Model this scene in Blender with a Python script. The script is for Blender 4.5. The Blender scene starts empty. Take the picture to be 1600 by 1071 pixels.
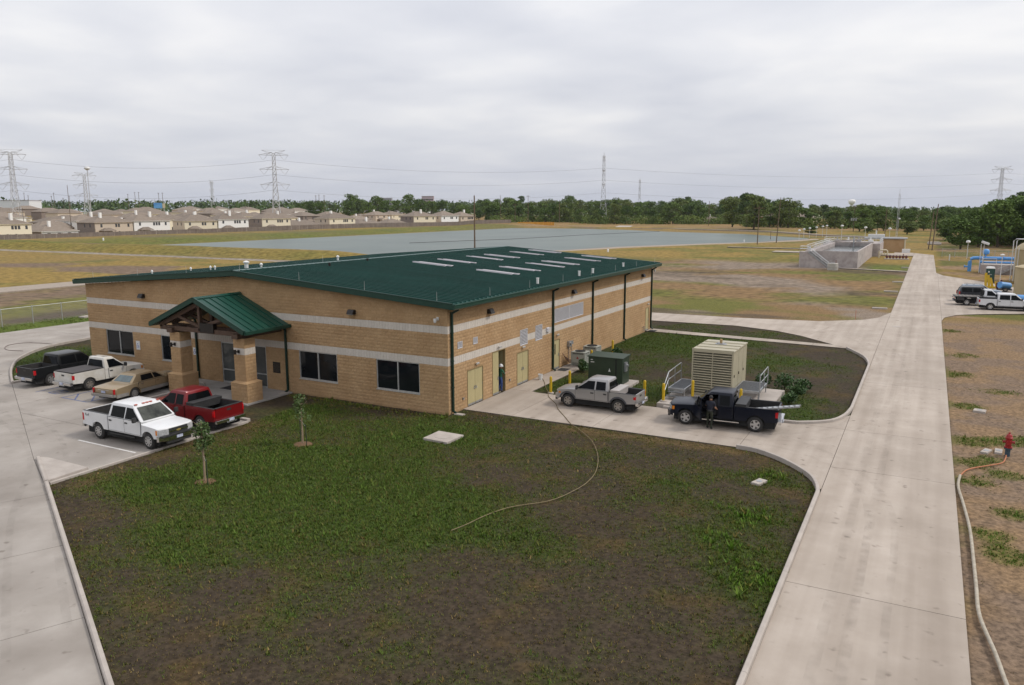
import bpy, bmesh, math, random
import numpy as np
from mathutils import Vector, Matrix

R = math.radians
random.seed(11)
SC = bpy.context.scene
COL = SC.collection

# ------------------------------------------------------------------ camera
cam = bpy.data.cameras.new('camera')
cam.sensor_width = 36.0
cam.lens = 27.13
cam.clip_start = 0.5
cam.clip_end = 9000
co = bpy.data.objects.new('camera', cam)
COL.objects.link(co)
co.location = (23.054, -35.413, 11.409)
_yaw, _pitch, _roll = 0.492736, 0.17125, -0.002285
_f = Vector((-math.sin(_yaw) * math.cos(_pitch), math.cos(_yaw) * math.cos(_pitch), -math.sin(_pitch)))
_r = _f.cross(Vector((0, 0, 1))).normalized()
_u = _r.cross(_f)
_r2 = _r * math.cos(_roll) + _u * math.sin(_roll)
_u2 = -_r * math.sin(_roll) + _u * math.cos(_roll)
co.rotation_euler = Matrix((_r2, _u2, -_f)).transposed().to_euler()
SC.camera = co

# ------------------------------------------------------------------ sky: a bright overcast deck with a little clear sky behind
SUN_AZ, SUN_EL = (0.80, 0.42), 48.0          # the sun stands to the right of and behind the building
W = bpy.data.worlds.new('World')
SC.world = W
W.use_nodes = True
nt = W.node_tree
nt.nodes.clear()
N, L = nt.nodes.new, nt.links.new
out = N('ShaderNodeOutputWorld')
sky = N('ShaderNodeTexSky')
sky.sky_type = 'NISHITA'
sky.sun_disc = False
sky.sun_elevation = R(SUN_EL)
sky.sun_rotation = math.atan2(SUN_AZ[0], SUN_AZ[1])
sky.air_density = 1.3
sky.dust_density = 3.0
bg1 = N('ShaderNodeBackground')
bg1.inputs[1].default_value = 0.1
L(sky.outputs[0], bg1.inputs[0])
tc = N('ShaderNodeTexCoord')
sep = N('ShaderNodeSeparateXYZ')
L(tc.outputs['Generated'], sep.inputs[0])


def wmath(op, a, b=None, clamp=False):
    n = N('ShaderNodeMath')
    n.operation = op
    n.use_clamp = clamp
    for i, v in enumerate((a, b)):
        if v is None:
            continue
        if isinstance(v, (int, float)):
            n.inputs[i].default_value = v
        else:
            L(v, n.inputs[i])
    return n.outputs[0]


zz = wmath('MAXIMUM', sep.outputs[2], 0.0)
den = wmath('ADD', zz, 0.10)
comb = N('ShaderNodeCombineXYZ')
L(wmath('DIVIDE', sep.outputs[0], den), comb.inputs[0])
L(wmath('DIVIDE', sep.outputs[1], den), comb.inputs[1])


def wnoise(scale, detail, rough, seed):
    m = N('ShaderNodeMapping')
    m.inputs['Location'].default_value = (seed, seed * 0.7, 0)
    L(comb.outputs[0], m.inputs[0])
    n = N('ShaderNodeTexNoise')
    n.inputs['Scale'].default_value = scale
    n.inputs['Detail'].default_value = detail
    n.inputs['Roughness'].default_value = rough
    n.inputs['Distortion'].default_value = 0.25
    L(m.outputs[0], n.inputs[0])
    return n.outputs[0]


big = wnoise(0.42, 3, 0.5, 3.1)
fine = wnoise(1.3, 5, 0.5, 9.4)
cl = wmath('ADD', wmath('MULTIPLY', big, 0.6), wmath('MULTIPLY', fine, 0.4))
ramp = N('ShaderNodeValToRGB')
cr = ramp.color_ramp
cr.elements[0].position = 0.36
cr.elements[0].color = (0.62, 0.635, 0.70, 1)
cr.elements[1].position = 0.64
cr.elements[1].color = (0.92, 0.905, 0.90, 1)
e = cr.elements.new(0.50)
e.color = (0.75, 0.755, 0.795, 1)
L(cl, ramp.inputs[0])
# an overcast deck is brighter overhead than at the horizon
elev = N('ShaderNodeMapRange')
elev.inputs[1].default_value = 0.0
elev.inputs[2].default_value = 0.9
elev.inputs[3].default_value = 0.70
elev.inputs[4].default_value = 1.10
L(zz, elev.inputs[0])
hz = N('ShaderNodeMix')
hz.data_type = 'RGBA'
hzf = N('ShaderNodeMapRange')
hzf.inputs[1].default_value = 0.0
hzf.inputs[2].default_value = 0.13
hzf.inputs[3].default_value = 0.85
hzf.inputs[4].default_value = 0.0
L(zz, hzf.inputs[0])
L(hzf.outputs[0], hz.inputs[0])
L(ramp.outputs[0], hz.inputs[6])
hz.inputs[7].default_value = (0.545, 0.575, 0.665, 1)
bg2 = N('ShaderNodeBackground')
L(hz.outputs[2], bg2.inputs[0])
L(elev.outputs[0], bg2.inputs[1])
mixs = N('ShaderNodeMixShader')
mixs.inputs[0].default_value = 0.93
L(bg1.outputs[0], mixs.inputs[1])
L(bg2.outputs[0], mixs.inputs[2])
L(mixs.outputs[0], out.inputs[0])

# ------------------------------------------------------------------ sun behind thin cloud
sl = bpy.data.lights.new('sun', 'SUN')
sl.energy = 1.5
sl.angle = R(11)
sl.color = (1.0, 0.94, 0.86)
so = bpy.data.objects.new('sun', sl)
COL.objects.link(so)
_d = Vector((SUN_AZ[0], SUN_AZ[1], 0)).normalized() * math.cos(R(SUN_EL)) + Vector((0, 0, math.sin(R(SUN_EL))))
so.rotation_euler = _d.to_track_quat('Z', 'Y').to_euler()

vs = SC.view_settings
vs.view_transform = 'Standard'
vs.look = 'None'
vs.gamma = 1.0
vs.use_curve_mapping = False
vs.exposure = 0.5
SC.render.engine = 'CYCLES'
SC.cycles.max_bounces = 5
SC.cycles.diffuse_bounces = 3
SC.cycles.glossy_bounces = 2
SC.cycles.volume_bounces = 0
SC.cycles.transmission_bounces = 2
SC.cycles.caustics_reflective = False
SC.cycles.caustics_refractive = False

# ------------------------------------------------------------------ helpers
MATS = {}


def mat(name, c, rough=0.6, metal=0.0, c2=None, scale=3.0, detail=4, bump=0.0, bscale=30.0, world=False, coat=0.0,
        spec=0.5, rnd=0.0, c3=None, scale3=0.3, trans=0.0, lo=0.35, hi=0.65, attr=None, streak=None):
    """A procedural material: two-tone noise colour, optional third broad tone, optional bump, optional per-object brightness."""
    if name in MATS:
        return MATS[name]
    m = bpy.data.materials.new(name)
    m.use_nodes = True
    t = m.node_tree
    n, l = t.nodes.new, t.links.new
    b = t.nodes['Principled BSDF']
    b.inputs['Roughness'].default_value = rough
    b.inputs['Metallic'].default_value = metal
    b.inputs['Specular IOR Level'].default_value = spec
    b.inputs['Coat Weight'].default_value = coat
    b.inputs['Coat Roughness'].default_value = 0.08
    b.inputs['Transmission Weight'].default_value = trans
    if world:
        g = n('ShaderNodeNewGeometry')
        vec = g.outputs['Position']
    else:
        g = n('ShaderNodeTexCoord')
        vec = g.outputs['Object']

    def noise(s, d, r=0.6):
        q = n('ShaderNodeTexNoise')
        q.inputs['Scale'].default_value = s
        q.inputs['Detail'].default_value = d
        q.inputs['Roughness'].default_value = r
        l(vec, q.inputs['Vector'])
        return q.outputs[0]

    def mix(f, a, bb, mode='MIX'):
        q = n('ShaderNodeMix')
        q.data_type = 'RGBA'
        q.blend_type = mode
        for i, v in ((0, f), (6, a), (7, bb)):
            if isinstance(v, (int, float)):
                q.inputs[i].default_value = v
            elif isinstance(v, tuple):
                q.inputs[i].default_value = tuple(v) + (1,) if len(v) == 3 else v
            else:
                l(v, q.inputs[i])
        return q.outputs[2]

    def rng(src, a, bb, lo2=0.0, hi2=1.0):
        q = n('ShaderNodeMapRange')
        q.inputs[1].default_value = a
        q.inputs[2].default_value = bb
        q.inputs[3].default_value = lo2
        q.inputs[4].default_value = hi2
        l(src, q.inputs[0])
        return q.outputs[0]

    col = None
    if attr:
        at = n('ShaderNodeAttribute')
        at.attribute_name = attr
        col = at.outputs['Color']
        if c2 is not None:      # c2 is used as a modulation strength pair
            col = mix(1.0, col, mix(rng(noise(scale, detail), lo, hi), c, c2), 'MULTIPLY')
    elif c2 is not None:
        col = mix(rng(noise(scale, detail), lo, hi), tuple(c), tuple(c2))
    if c3 is not None:
        base = col if col is not None else tuple(c)
        col = mix(rng(noise(scale3, 5), 0.42, 0.68), base, tuple(c3))
    if streak is not None:      # long traffic streaks: noise drawn out along the road
        mp = n('ShaderNodeMapping')
        mp.inputs['Scale'].default_value = streak
        l(vec, mp.inputs[0])
        q = n('ShaderNodeTexNoise')
        q.inputs['Scale'].default_value = 1.0
        q.inputs['Detail'].default_value = 4
        l(mp.outputs[0], q.inputs['Vector'])
        col = mix(rng(q.outputs[0], .35, .7), col, mix(1.0, col, (.80, .785, .77), 'MULTIPLY'))
        v_ = n('ShaderNodeTexNoise')
        v_.inputs['Scale'].default_value = 1.9
        v_.inputs['Detail'].default_value = 2
        l(vec, v_.inputs['Vector'])
        col = mix(rng(v_.outputs[0], .66, .75, 0, .6), col, (.13, .105, .085))
    if rnd > 0:
        oi = n('ShaderNodeObjectInfo')
        ge = n('ShaderNodeNewGeometry')
        ad = n('ShaderNodeMath')
        ad.operation = 'ADD'
        l(oi.outputs['Random'], ad.inputs[0])
        l(ge.outputs['Random Per Island'], ad.inputs[1])
        fr = n('ShaderNodeMath')
        fr.operation = 'FRACT'
        l(ad.outputs[0], fr.inputs[0])
        hs = n('ShaderNodeHueSaturation')
        l(rng(fr.outputs[0], 0, 1, 1 - rnd, 1 + rnd), hs.inputs['Value'])
        hs.inputs['Saturation'].default_value = 1.0
        if col is None:
            hs.inputs['Color'].default_value = tuple(c) + (1,)
        else:
            l(col, hs.inputs['Color'])
        col = hs.outputs[0]
    if col is None:
        b.inputs['Base Color'].default_value = tuple(c) + (1,)
    else:
        l(col, b.inputs['Base Color'])
    if bump > 0:
        bp = n('ShaderNodeBump')
        bp.inputs['Strength'].default_value = bump
        bp.inputs['Distance'].default_value = 0.02
        l(noise(bscale, 5, 0.7), bp.inputs['Height'])
        l(bp.outputs[0], b.inputs['Normal'])
    MATS[name] = m
    return m


class MB:
    """Collects boxes, tubes, prisms and lathes into one mesh."""

    def __init__(s):
        s.v, s.f, s.m = [], [], []

    def add(s, vs_, fs, m=0):
        o = len(s.v)
        s.v += [tuple(p) for p in vs_]
        s.f += [tuple(i + o for i in f) for f in fs]
        s.m += [m] * len(fs)
        return s

    def box(s, x0, x1, y0, y1, z0, z1, m=0):
        return s.add([(x0, y0, z0), (x1, y0, z0), (x1, y1, z0), (x0, y1, z0), (x0, y0, z1), (x1, y0, z1), (x1, y1, z1), (x0, y1, z1)],
                     [(0, 3, 2, 1), (4, 5, 6, 7), (0, 1, 5, 4), (1, 2, 6, 5), (2, 3, 7, 6), (3, 0, 4, 7)], m)

    def obox(s, p0, p1, w, h, m=0, up=(0, 0, 1)):
        """A bar of w x h section between two points."""
        p0, p1 = Vector(p0), Vector(p1)
        d = (p1 - p0).normalized()
        u = Vector(up)
        if abs(d.dot(u)) > 0.98:
            u = Vector((1, 0, 0))
        a = d.cross(u).normalized()
        b = a.cross(d)
        q = []
        for p in (p0, p1):
            for i, j in ((-1, -1), (1, -1), (1, 1), (-1, 1)):
                q.append(p + a * (i * w / 2) + b * (j * h / 2))
        return s.add(q, [(0, 1, 2, 3), (7, 6, 5, 4), (0, 4, 5, 1), (1, 5, 6, 2), (2, 6, 7, 3), (3, 7, 4, 0)], m)

    def cyl(s, p0, p1, r0, r1=None, n=10, cap=True, m=0):
        r1 = r0 if r1 is None else r1
        p0, p1 = Vector(p0), Vector(p1)
        d = (p1 - p0).normalized()
        u = Vector((0, 0, 1)) if abs(d.z) < 0.95 else Vector((1, 0, 0))
        a = d.cross(u).normalized()
        b = a.cross(d)
        q = []
        for p, r in ((p0, r0), (p1, r1)):
            for i in range(n):
                t = 2 * math.pi * i / n
                q.append(p + a * (math.cos(t) * r) + b * (math.sin(t) * r))
        fs = [(i, i + n, (i + 1) % n + n, (i + 1) % n) for i in range(n)]
        if cap:
            fs += [tuple(range(n)), tuple(range(2 * n - 1, n - 1, -1))]
        return s.add(q, fs, m)

    def tube(s, pts, r, n=8, m=0):
        pts = [Vector(p) for p in pts]
        rr = r if isinstance(r, (list, tuple)) else [r] * len(pts)
        q = []
        for k, p in enumerate(pts):
            d = (pts[min(k + 1, len(pts) - 1)] - pts[max(k - 1, 0)]).normalized()
            u = Vector((0, 0, 1)) if abs(d.z) < 0.95 else Vector((1, 0, 0))
            a = d.cross(u).normalized()
            b = a.cross(d)
            for i in range(n):
                t = 2 * math.pi * i / n
                q.append(p + a * (math.cos(t) * rr[k]) + b * (math.sin(t) * rr[k]))
        fs = []
        for k in range(len(pts) - 1):
            for i in range(n):
                j = (i + 1) % n
                fs.append((k * n + i, (k + 1) * n + i, (k + 1) * n + j, k * n + j))
        fs += [tuple(range(n)), tuple(range(len(pts) * n - 1, (len(pts) - 1) * n - 1, -1))]
        return s.add(q, fs, m)

    def prism(s, poly, z0, z1, m=0):
        n = len(poly)
        q = [(x, y, z0) for x, y in poly] + [(x, y, z1) for x, y in poly]
        fs = [tuple(range(n - 1, -1, -1)), tuple(range(n, 2 * n))] + [(i, (i + 1) % n, (i + 1) % n + n, i + n) for i in range(n)]
        return s.add(q, fs, m)

    def xz(s, poly, y0, y1, m=0):
        n = len(poly)
        q = [(x, y0, z) for x, z in poly] + [(x, y1, z) for x, z in poly]
        fs = [tuple(range(n)), tuple(range(2 * n - 1, n - 1, -1))] + [(i, i + n, (i + 1) % n + n, (i + 1) % n) for i in range(n)]
        return s.add(q, fs, m)

    def lathe(s, prof, c=(0, 0, 0), n=16, axis='z', m=0):
        q = []
        for r, h in prof:
            for i in range(n):
                t = 2 * math.pi * i / n
                x, y = r * math.cos(t), r * math.sin(t)
                p = (x, y, h) if axis == 'z' else (x, h, y)
                q.append((p[0] + c[0], p[1] + c[1], p[2] + c[2]))
        fs = []
        for k in range(len(prof) - 1):
            for i in range(n):
                j = (i + 1) % n
                fs.append((k * n + i, k * n + j, (k + 1) * n + j, (k + 1) * n + i))
        if prof[0][0] > 1e-4:
            fs.append(tuple(range(n - 1, -1, -1)))
        if prof[-1][0] > 1e-4:
            fs.append(tuple(range((len(prof) - 1) * n, len(prof) * n)))
        return s.add(q, fs, m)

    def mesh(s, name, mats, smooth=None, bevel=0):
        me = bpy.data.meshes.new(name)
        me.from_pydata(s.v, [], s.f)
        for k in (mats if isinstance(mats, (list, tuple)) else [mats]):
            me.materials.append(k)
        if any(s.m):
            me.polygons.foreach_set('material_index', s.m)
        bm = bmesh.new()
        bm.from_mesh(me)
        if smooth is not None:
            bmesh.ops.remove_doubles(bm, verts=bm.verts, dist=1e-5)
        bmesh.ops.recalc_face_normals(bm, faces=bm.faces)
        if bevel > 0:
            es = [e_ for e_ in bm.edges if len(e_.link_faces) == 2 and e_.calc_face_angle(0) > R(35)]
            bmesh.ops.bevel(bm, geom=es, offset=bevel, segments=2, affect='EDGES', clamp_overlap=True)
        bm.to_mesh(me)
        bm.free()
        if smooth is not None:
            me.polygons.foreach_set('use_smooth', [True] * len(me.polygons))
            me.set_sharp_from_angle(angle=R(smooth))
        me.update()
        return me

    def build(s, name, mats, parent=None, smooth=None, bevel=0, loc=None, rz=0.0):
        return link(name, s.mesh(name, mats, smooth, bevel), parent, loc, rz)


def link(name, me, parent=None, loc=None, rz=0.0):
    o = bpy.data.objects.new(name, me)
    COL.objects.link(o)
    o.parent = parent
    if loc is not None:
        o.location = loc
    if rz:
        o.rotation_euler = (0, 0, rz)
    return o


def tag(o, label=None, cat=None, group=None, kind=None):
    for k, v in (('label', label), ('category', cat), ('group', group), ('kind', kind)):
        if v:
            o[k] = v
    return o


def empty(name, loc=(0, 0, 0), rz=0.0):
    o = bpy.data.objects.new(name, None)
    COL.objects.link(o)
    o.empty_display_size = 0.3
    o.location = loc
    o.rotation_euler = (0, 0, rz)
    return o


def copy_tree(o, parent=None):
    c = o.copy()
    COL.objects.link(c)
    c.parent = parent
    for ch in o.children:
        copy_tree(ch, c)
    return c


def npmesh(name, verts, faces, m, attr=None, smooth=False):
    """Fast mesh from numpy arrays; faces all of one size; attr = per-vertex RGB."""
    me = bpy.data.meshes.new(name)
    nv, nf, k = len(verts), len(faces), faces.shape[1]
    me.vertices.add(nv)
    me.vertices.foreach_set('co', np.asarray(verts, np.float32).ravel())
    me.loops.add(nf * k)
    me.loops.foreach_set('vertex_index', np.asarray(faces, np.int32).ravel())
    me.polygons.add(nf)
    me.polygons.foreach_set('loop_start', np.arange(0, nf * k, k, dtype=np.int32))
    me.polygons.foreach_set('loop_total', np.full(nf, k, np.int32))
    if smooth:
        me.polygons.foreach_set('use_smooth', np.ones(nf, bool))
    me.update(calc_edges=True)
    me.validate()
    if attr is not None:
        a = me.color_attributes.new('tint', 'FLOAT_COLOR', 'POINT')
        rgba = np.ones((nv, 4), np.float32)
        rgba[:, :3] = attr
        a.data.foreach_set('color', rgba.ravel())
    me.materials.append(m)
    return me


def vnoise(x, y, seed=0):
    """Smooth value noise in 0..1 on numpy arrays."""
    xi, yi = np.floor(x).astype(np.int64), np.floor(y).astype(np.int64)
    xf, yf = x - xi, y - yi
    u, v = xf * xf * (3 - 2 * xf), yf * yf * (3 - 2 * yf)

    def h(a, b):
        n = (a * 374761393 + b * 668265263 + seed * 1442695041) & 0x7fffffff
        n = ((n ^ (n >> 13)) * 1274126177) & 0x7fffffff
        return ((n ^ (n >> 16)) & 0xffff) / 65535.0
    return (h(xi, yi) * (1 - u) + h(xi + 1, yi) * u) * (1 - v) + (h(xi, yi + 1) * (1 - u) + h(xi + 1, yi + 1) * u) * v


def fbm(x, y, s, seed=0, oct_=4):
    t, a, tot = 0, 0.5, 0
    for k in range(oct_):
        t = t + a * vnoise(x / s * 2 ** k, y / s * 2 ** k, seed + k * 17)
        tot += a
        a *= 0.55
    return t / tot


def inpoly(px, py, poly):
    r = np.zeros(px.shape, bool)
    n = len(poly)
    for i in range(n):
        x1, y1 = poly[i]
        x2, y2 = poly[(i + 1) % n]
        if y1 == y2:
            continue
        c = ((y1 > py) != (y2 > py)) & (px < (x2 - x1) * (py - y1) / (y2 - y1) + x1)
        r ^= c
    return r
# ------------------------------------------------------------------ materials of the setting
M_field = mat('field_ground', (0.62, 0.62, 0.62), 0.95, c2=(1.36, 1.33, 1.28), scale=0.8, detail=7, world=True, attr='tint', bump=0.5, bscale=2.0, spec=0.1)
M_soil = mat('lawn_ground', (0.62, 0.62, 0.62), 0.95, c2=(1.4, 1.38, 1.34), scale=6.0, detail=6, world=True, attr='tint', bump=0.9, bscale=14.0, spec=0.1)
M_conc = mat('concrete', (0.375, 0.322, 0.272), 0.85, c2=(0.425, 0.37, 0.318), scale=0.7, detail=5, world=True, c3=(0.335, 0.287, 0.241), scale3=0.23, bump=0.12, bscale=25, rnd=0.05, spec=0.25, streak=(1.3, .05, 1))
M_conc2 = mat('grey_concrete', (0.315, 0.286, 0.255), 0.85, c2=(0.365, 0.333, 0.30), scale=0.7, detail=5, world=True, c3=(0.28, 0.253, 0.226), scale3=0.23, bump=0.12, bscale=25, rnd=0.05, spec=0.25, streak=(.5, .35, 1))
M_kerb = mat('kerb_concrete', (0.41, 0.368, 0.33), 0.85, c2=(0.335, 0.298, 0.266), scale=1.4, detail=5, world=True, bump=0.12, bscale=25, spec=0.25)
M_joint = mat('joint_filler', (0.10, 0.085, 0.07), 0.9, c2=(0.16, 0.13, 0.1), scale=3, world=True)
M_gravel = mat('gravel', (0.32, 0.265, 0.215), 0.95, c2=(0.25, 0.21, 0.17), scale=2.5, detail=5, world=True)
M_white = mat('white_paint', (0.72, 0.71, 0.69), 0.6, c2=(0.55, 0.53, 0.5), scale=6, detail=5, world=True)
M_bluepaint = mat('blue_paint', (0.06, 0.09, 0.22), 0.6, c2=(0.2, 0.2, 0.25), scale=5, detail=5, world=True, lo=0.45, hi=0.75)
M_water = mat('pond_water', (0.075, 0.10, 0.088), 0.34, spec=0.12, c2=(0.105, 0.13, 0.113), scale=0.03, detail=3, world=True, bump=0.9, bscale=1.4)

GOLD, OLIVE, GREEN = np.array([.222, .156, .048]), np.array([.122, .120, .032]), np.array([.085, .118, .022])
BROWN, TAN, SOIL = np.array([.155, .112, .08]), np.array([.215, .145, .086]), np.array([.046, .035, .0245])
GRASS, DRY = np.array([.034, .058, .011]), np.array([.095, .064, .028])


def lerp(a, b, t):
    return a + (b - a) * np.clip(t, 0, 1)[..., None]


def sm(x, a, b):
    t = np.clip((x - a) / (b - a), 0, 1)
    return t * t * (3 - 2 * t)


POND = [(-201, 113), (-120, 112), (-92, 122), (-72, 148), (-62, 186), (-43, 221), (-31, 238), (-17.5, 276), (-18, 284), (-24, 291), (-51, 326),
        (-88, 344), (-125, 372), (-161, 386), (-201, 384)]


def rise(X):
    """The estate lies on ground that climbs gently away from the pond."""
    return 0.017 * np.clip(-np.asarray(X) - 296, 0, 420)


def terrain_z(X, Y):
    z = np.full(X.shape, -0.10)
    # the dam between the field and the pond
    dam = sm(Y, 97, 106) * (1 - sm(Y, 108, 114)) * (1 - sm(X, -105, -75))
    z += 1.9 * dam
    z += 1.3 * sm(-X, 203, 225) * (1 - sm(-X, 262, 285)) * sm(Y, 100, 125)
    far = sm(Y, 386, 398) * (1 - sm(Y, 430, 470)) * (1 - sm(X, -60, -20))
    z += 0.7 * far
    z += 0.35 * (fbm(X, Y, 26, 5) - 0.5) * sm(np.maximum(np.abs(X + 9) - 53, np.abs(Y - 8) - 58), 3, 30)
    z += rise(X)
    ins = inpoly(X, Y, POND)
    return np.where(ins, -0.5, z)


def terrain_col(X, Y):
    n1, n2 = fbm(X * 0.8, Y * 1.2, 18, 1), fbm(X, Y, 6, 2)
    n3 = fbm(X, Y, 60, 3)
    c = lerp(GOLD[None, None] + 0 * X[..., None], OLIVE, sm(n1 * 0.55 + n2 * 0.45, 0.46, 0.66))
    # bare earth bands in the left field
    b = sm(n1 + 0.22 * np.exp(-((Y - 60 - 0.03 * (X + 130)) / 9) ** 2) * (X < -95), 0.62, 0.72)
    c = lerp(c, BROWN, b * (X < -60))
    # green strip on the dam's outer slope and on the pond's inner banks
    c = lerp(c, lerp(GREEN + 0 * c, GOLD, 0.35 + n2 * 0.6), sm(Y, 96.5, 98) * (1 - sm(Y, 104, 108)) * (X < -80) * 0.95)
    c = lerp(c, lerp(OLIVE + 0 * c, GREEN, n2), sm(-X, 201, 207) * (1 - sm(-X, 225, 255)) * 0.8 * (Y > 105))
    c = lerp(c, np.array([.25, .225, .2]), sm(Y, 92.6, 93.4) * (1 - sm(Y, 96.2, 96.8)) * (X < -84))
    # between the gravel track and the chain-link fence
    s = (X > -91) & (X < -50) & (Y < 80)
    c = np.where(s[..., None], lerp(lerp(OLIVE + 0 * c, BROWN, sm(n2, .38, .6)), GOLD, sm(n1, .5, .75) * .6), c)
    c = lerp(c, SOIL * 1.8, sm(X, -66, -63) * (1 - sm(X, -60, -58)) * (Y < 60) * sm(n2, .3, .5))
    c = lerp(c, GREEN, sm(X, -60, -57.5) * (X < -45) * (Y < 70) * sm(n2, .3, .55))
    # worn field behind the building
    s = sm(X, -62, -50) * (X < 20.2) * sm(Y, 38, 44) * (1 - sm(Y, 132, 150))
    m1, m2 = fbm(X * .6, Y * .8, 7, 8), fbm(X * .6, Y * .7, 13, 9)
    f = lerp(OLIVE * .95 + 0 * c, np.array([.185, .12, .06]), sm(m1, .35, .6))
    f = lerp(f, np.array([.20, .16, .125]), sm(m2, .52, .66))
    f = lerp(f, SOIL * 1.9, sm(fbm(X * .55, Y * .8, 8, 12), .56, .7) * .8)
    c = lerp(c, f, s)
    c = lerp(c, lerp(OLIVE + 0 * c, GREEN, n2), s * sm(X, 11.5, 13) * sm(Y, 124, 127))
    # beyond the pond
    c = lerp(c, lerp(GOLD * .9 + 0 * c, np.array([.26, .17, .085]), sm(n2, .4, .6)), sm(Y, 400, 415))
    # right side: dry earth with worn grass
    s = (X > 24.4)
    c = np.where(s[..., None], lerp(lerp(TAN + 0 * c, GOLD * .8, sm(n2, .42, .65)), OLIVE * .8, sm(fbm(X, Y, 14, 4), .5, .62)), c)
    c = lerp(c, BROWN, .25 * sm(n3, .4, .7))
    return c


def grid(name, xs, ys, zf, cf, m, keep=None):
    X, Y = np.meshgrid(xs, ys)
    Z, C = zf(X, Y), cf(X, Y)
    nx, ny = len(xs), len(ys)
    idx = np.arange(nx * ny).reshape(ny, nx)
    q = np.stack([idx[:-1, :-1], idx[:-1, 1:], idx[1:, 1:], idx[1:, :-1]], -1).reshape(-1, 4)
    if keep is not None:
        cx, cy = (X[:-1, :-1] + X[1:, 1:]) / 2, (Y[:-1, :-1] + Y[1:, 1:]) / 2
        q = q[keep(cx, cy).ravel()]
    me = npmesh(name, np.stack([X, Y, Z], -1).reshape(-1, 3), q, m, C.reshape(-1, 3), True)
    return tag(link(name, me), kind='structure')


NX0, NX1, NY0, NY1 = -62.0, 46.0, -56.0, 62.0
xs = np.concatenate([np.arange(-700, -300, 8.0), np.arange(-300, 122, 2.0), np.arange(122, 330, 8.0)])
ys = np.concatenate([np.arange(-200, -56, 8.0), np.arange(-56, 420, 2.0), np.arange(420, 900, 8.0)])
grid('terrain', xs, ys, terrain_z, terrain_col, M_field, lambda x, y: ~((x > NX0) & (x < NX1) & (y > NY0) & (y < NY1)))

far_me = MB()
far_me.box(-5200, 5200, -900, 7600, -1.2, -0.6)
tag(far_me.build('ground', mat('far_ground', (0.17, 0.155, 0.07), 0.95, c2=(0.09, 0.11, 0.04), scale=0.004, detail=5, world=True)), kind='structure')

wm = MB()
wm.add([(x, y, -0.02) for x, y in POND], [tuple(range(len(POND)))])
tag(wm.build('pond_water', M_water), kind='structure')
bank = MB()
bl = [Vector(p) for p in [(-120, 113), (-92, 121), (-71.5, 147), (-61, 186), (-42.5, 220.5), (-30, 237.5), (-16.5, 275)]]
q_ = []
for k, p in enumerate(bl):
    d = (bl[min(k + 1, len(bl) - 1)] - bl[max(k - 1, 0)]).normalized()
    n_ = Vector((d.y, -d.x))
    for o_, z_ in ((-3.0, -.2), (1.4, .14), (3.0, .16), (4.4, -.5)):
        c_ = p + n_ * o_
        q_.append((c_.x, c_.y, z_))
bank.add(q_, [(k * 4 + t, k * 4 + t + 1, k * 4 + t + 5, k * 4 + t + 4) for k in range(len(bl) - 1) for t in range(3)])
tag(bank.build('pond_edge_paving', M_gravel), kind='structure')
fw = MB()
fp = [(-190, 438), (-149, 432), (-115, 396), (-84, 382), (-47, 360), (-20, 318), (2.7, 299), (14, 300), (14, 303), (3, 302), (-18, 321), (-46, 363), (-83, 385), (-113, 400), (-146, 436), (-190, 441)]
fw.prism(fp, -0.3, 0.5)
tag(fw.build('shore_path', M_gravel), kind='structure')
tag(MB().box(-98, -91, -40, 84, -0.25, 0.08).build('gravel_track', M_gravel), kind='structure')

# ------------------------------------------------------------------ near lawns and bare earth: one sheet under all concrete
GREENS = [(-0.9, -11.5, 3.6, .75), (3.8, -10.8, 3.4, .8), (0.9, -17.6, 3.0, .6), (8.2, -12.6, 2.6, .55), (5.3, -15.8, 2.6, .6), (-3.0, -13.4, 3.2, .65), (1.4, -3.0, 2.4, .75),
          (-2.6, -6.0, 3.0, .6), (-6.8, -3.0, 2.2, .45), (17.6, -1.9, 1.4, .55), (17.9, -10.0, 1.5, .6), (19.2, -12.4, 1.2, .7), (18.4, -6.8, 1.6, .65), (15.2, -7.5, 2.2, .45), (-5.6, -15.0, 1.6, .5),
          (4, -1.2, 2.5, .3), (11, -12.5, 1.6, .35), (14.5, -4.8, 1.6, .35), (-9, -3.4, 2, .35),
          (2.1, 9.9, 2.2, .9), (4.0, 18.0, 4.0, .6), (2.5, 28.5, 4.5, .85), (8, 28.9, 3.6, .5), (17.3, 9.4, 1.7, .9), (13.7, 24, 3.0, .6), (8.2, 11, 2.2, .8), (16, 13, 1.8, .75), (5.5, 8.5, 2, .9), (7, 33, 3, .6),
          (25.5, 7.8, 1.0, 1.5), (26.6, 8.6, 1.0, 1.3), (28.4, 9.2, 1.0, 1.2), (26.9, 3.1, .8, 1.3), (25.6, 1.2, .8, 1.3), (26.9, -1.9, .8, 1.2), (28, -2.6, .7, 1.1), (25.8, -4.6, .6, 1.4), (26.2, -6.4, .8, 1.4), (25.4, 4.3, .8, 1.3), (26.4, 5.2, .6, 1.1), (25.8, 16, 1.0, 1.0), (25.4, 26, 1.3, .9), (26.2, 34, 1.5, .9), (28, 21, 1.4, .8), (25.5, 48, 1.5, .9),
          (-36, 0, 4, .9), (-36, 4, 4, .6), (-32, -4, 2.4, .9), (-16, -5, 2.4, .35), (-56, 6, 3, .9), (-56, 14, 3, .9), (-55.5, 22, 3, .9), (3, 39, 3, .5), (10, 37, 3, .3)]


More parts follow.
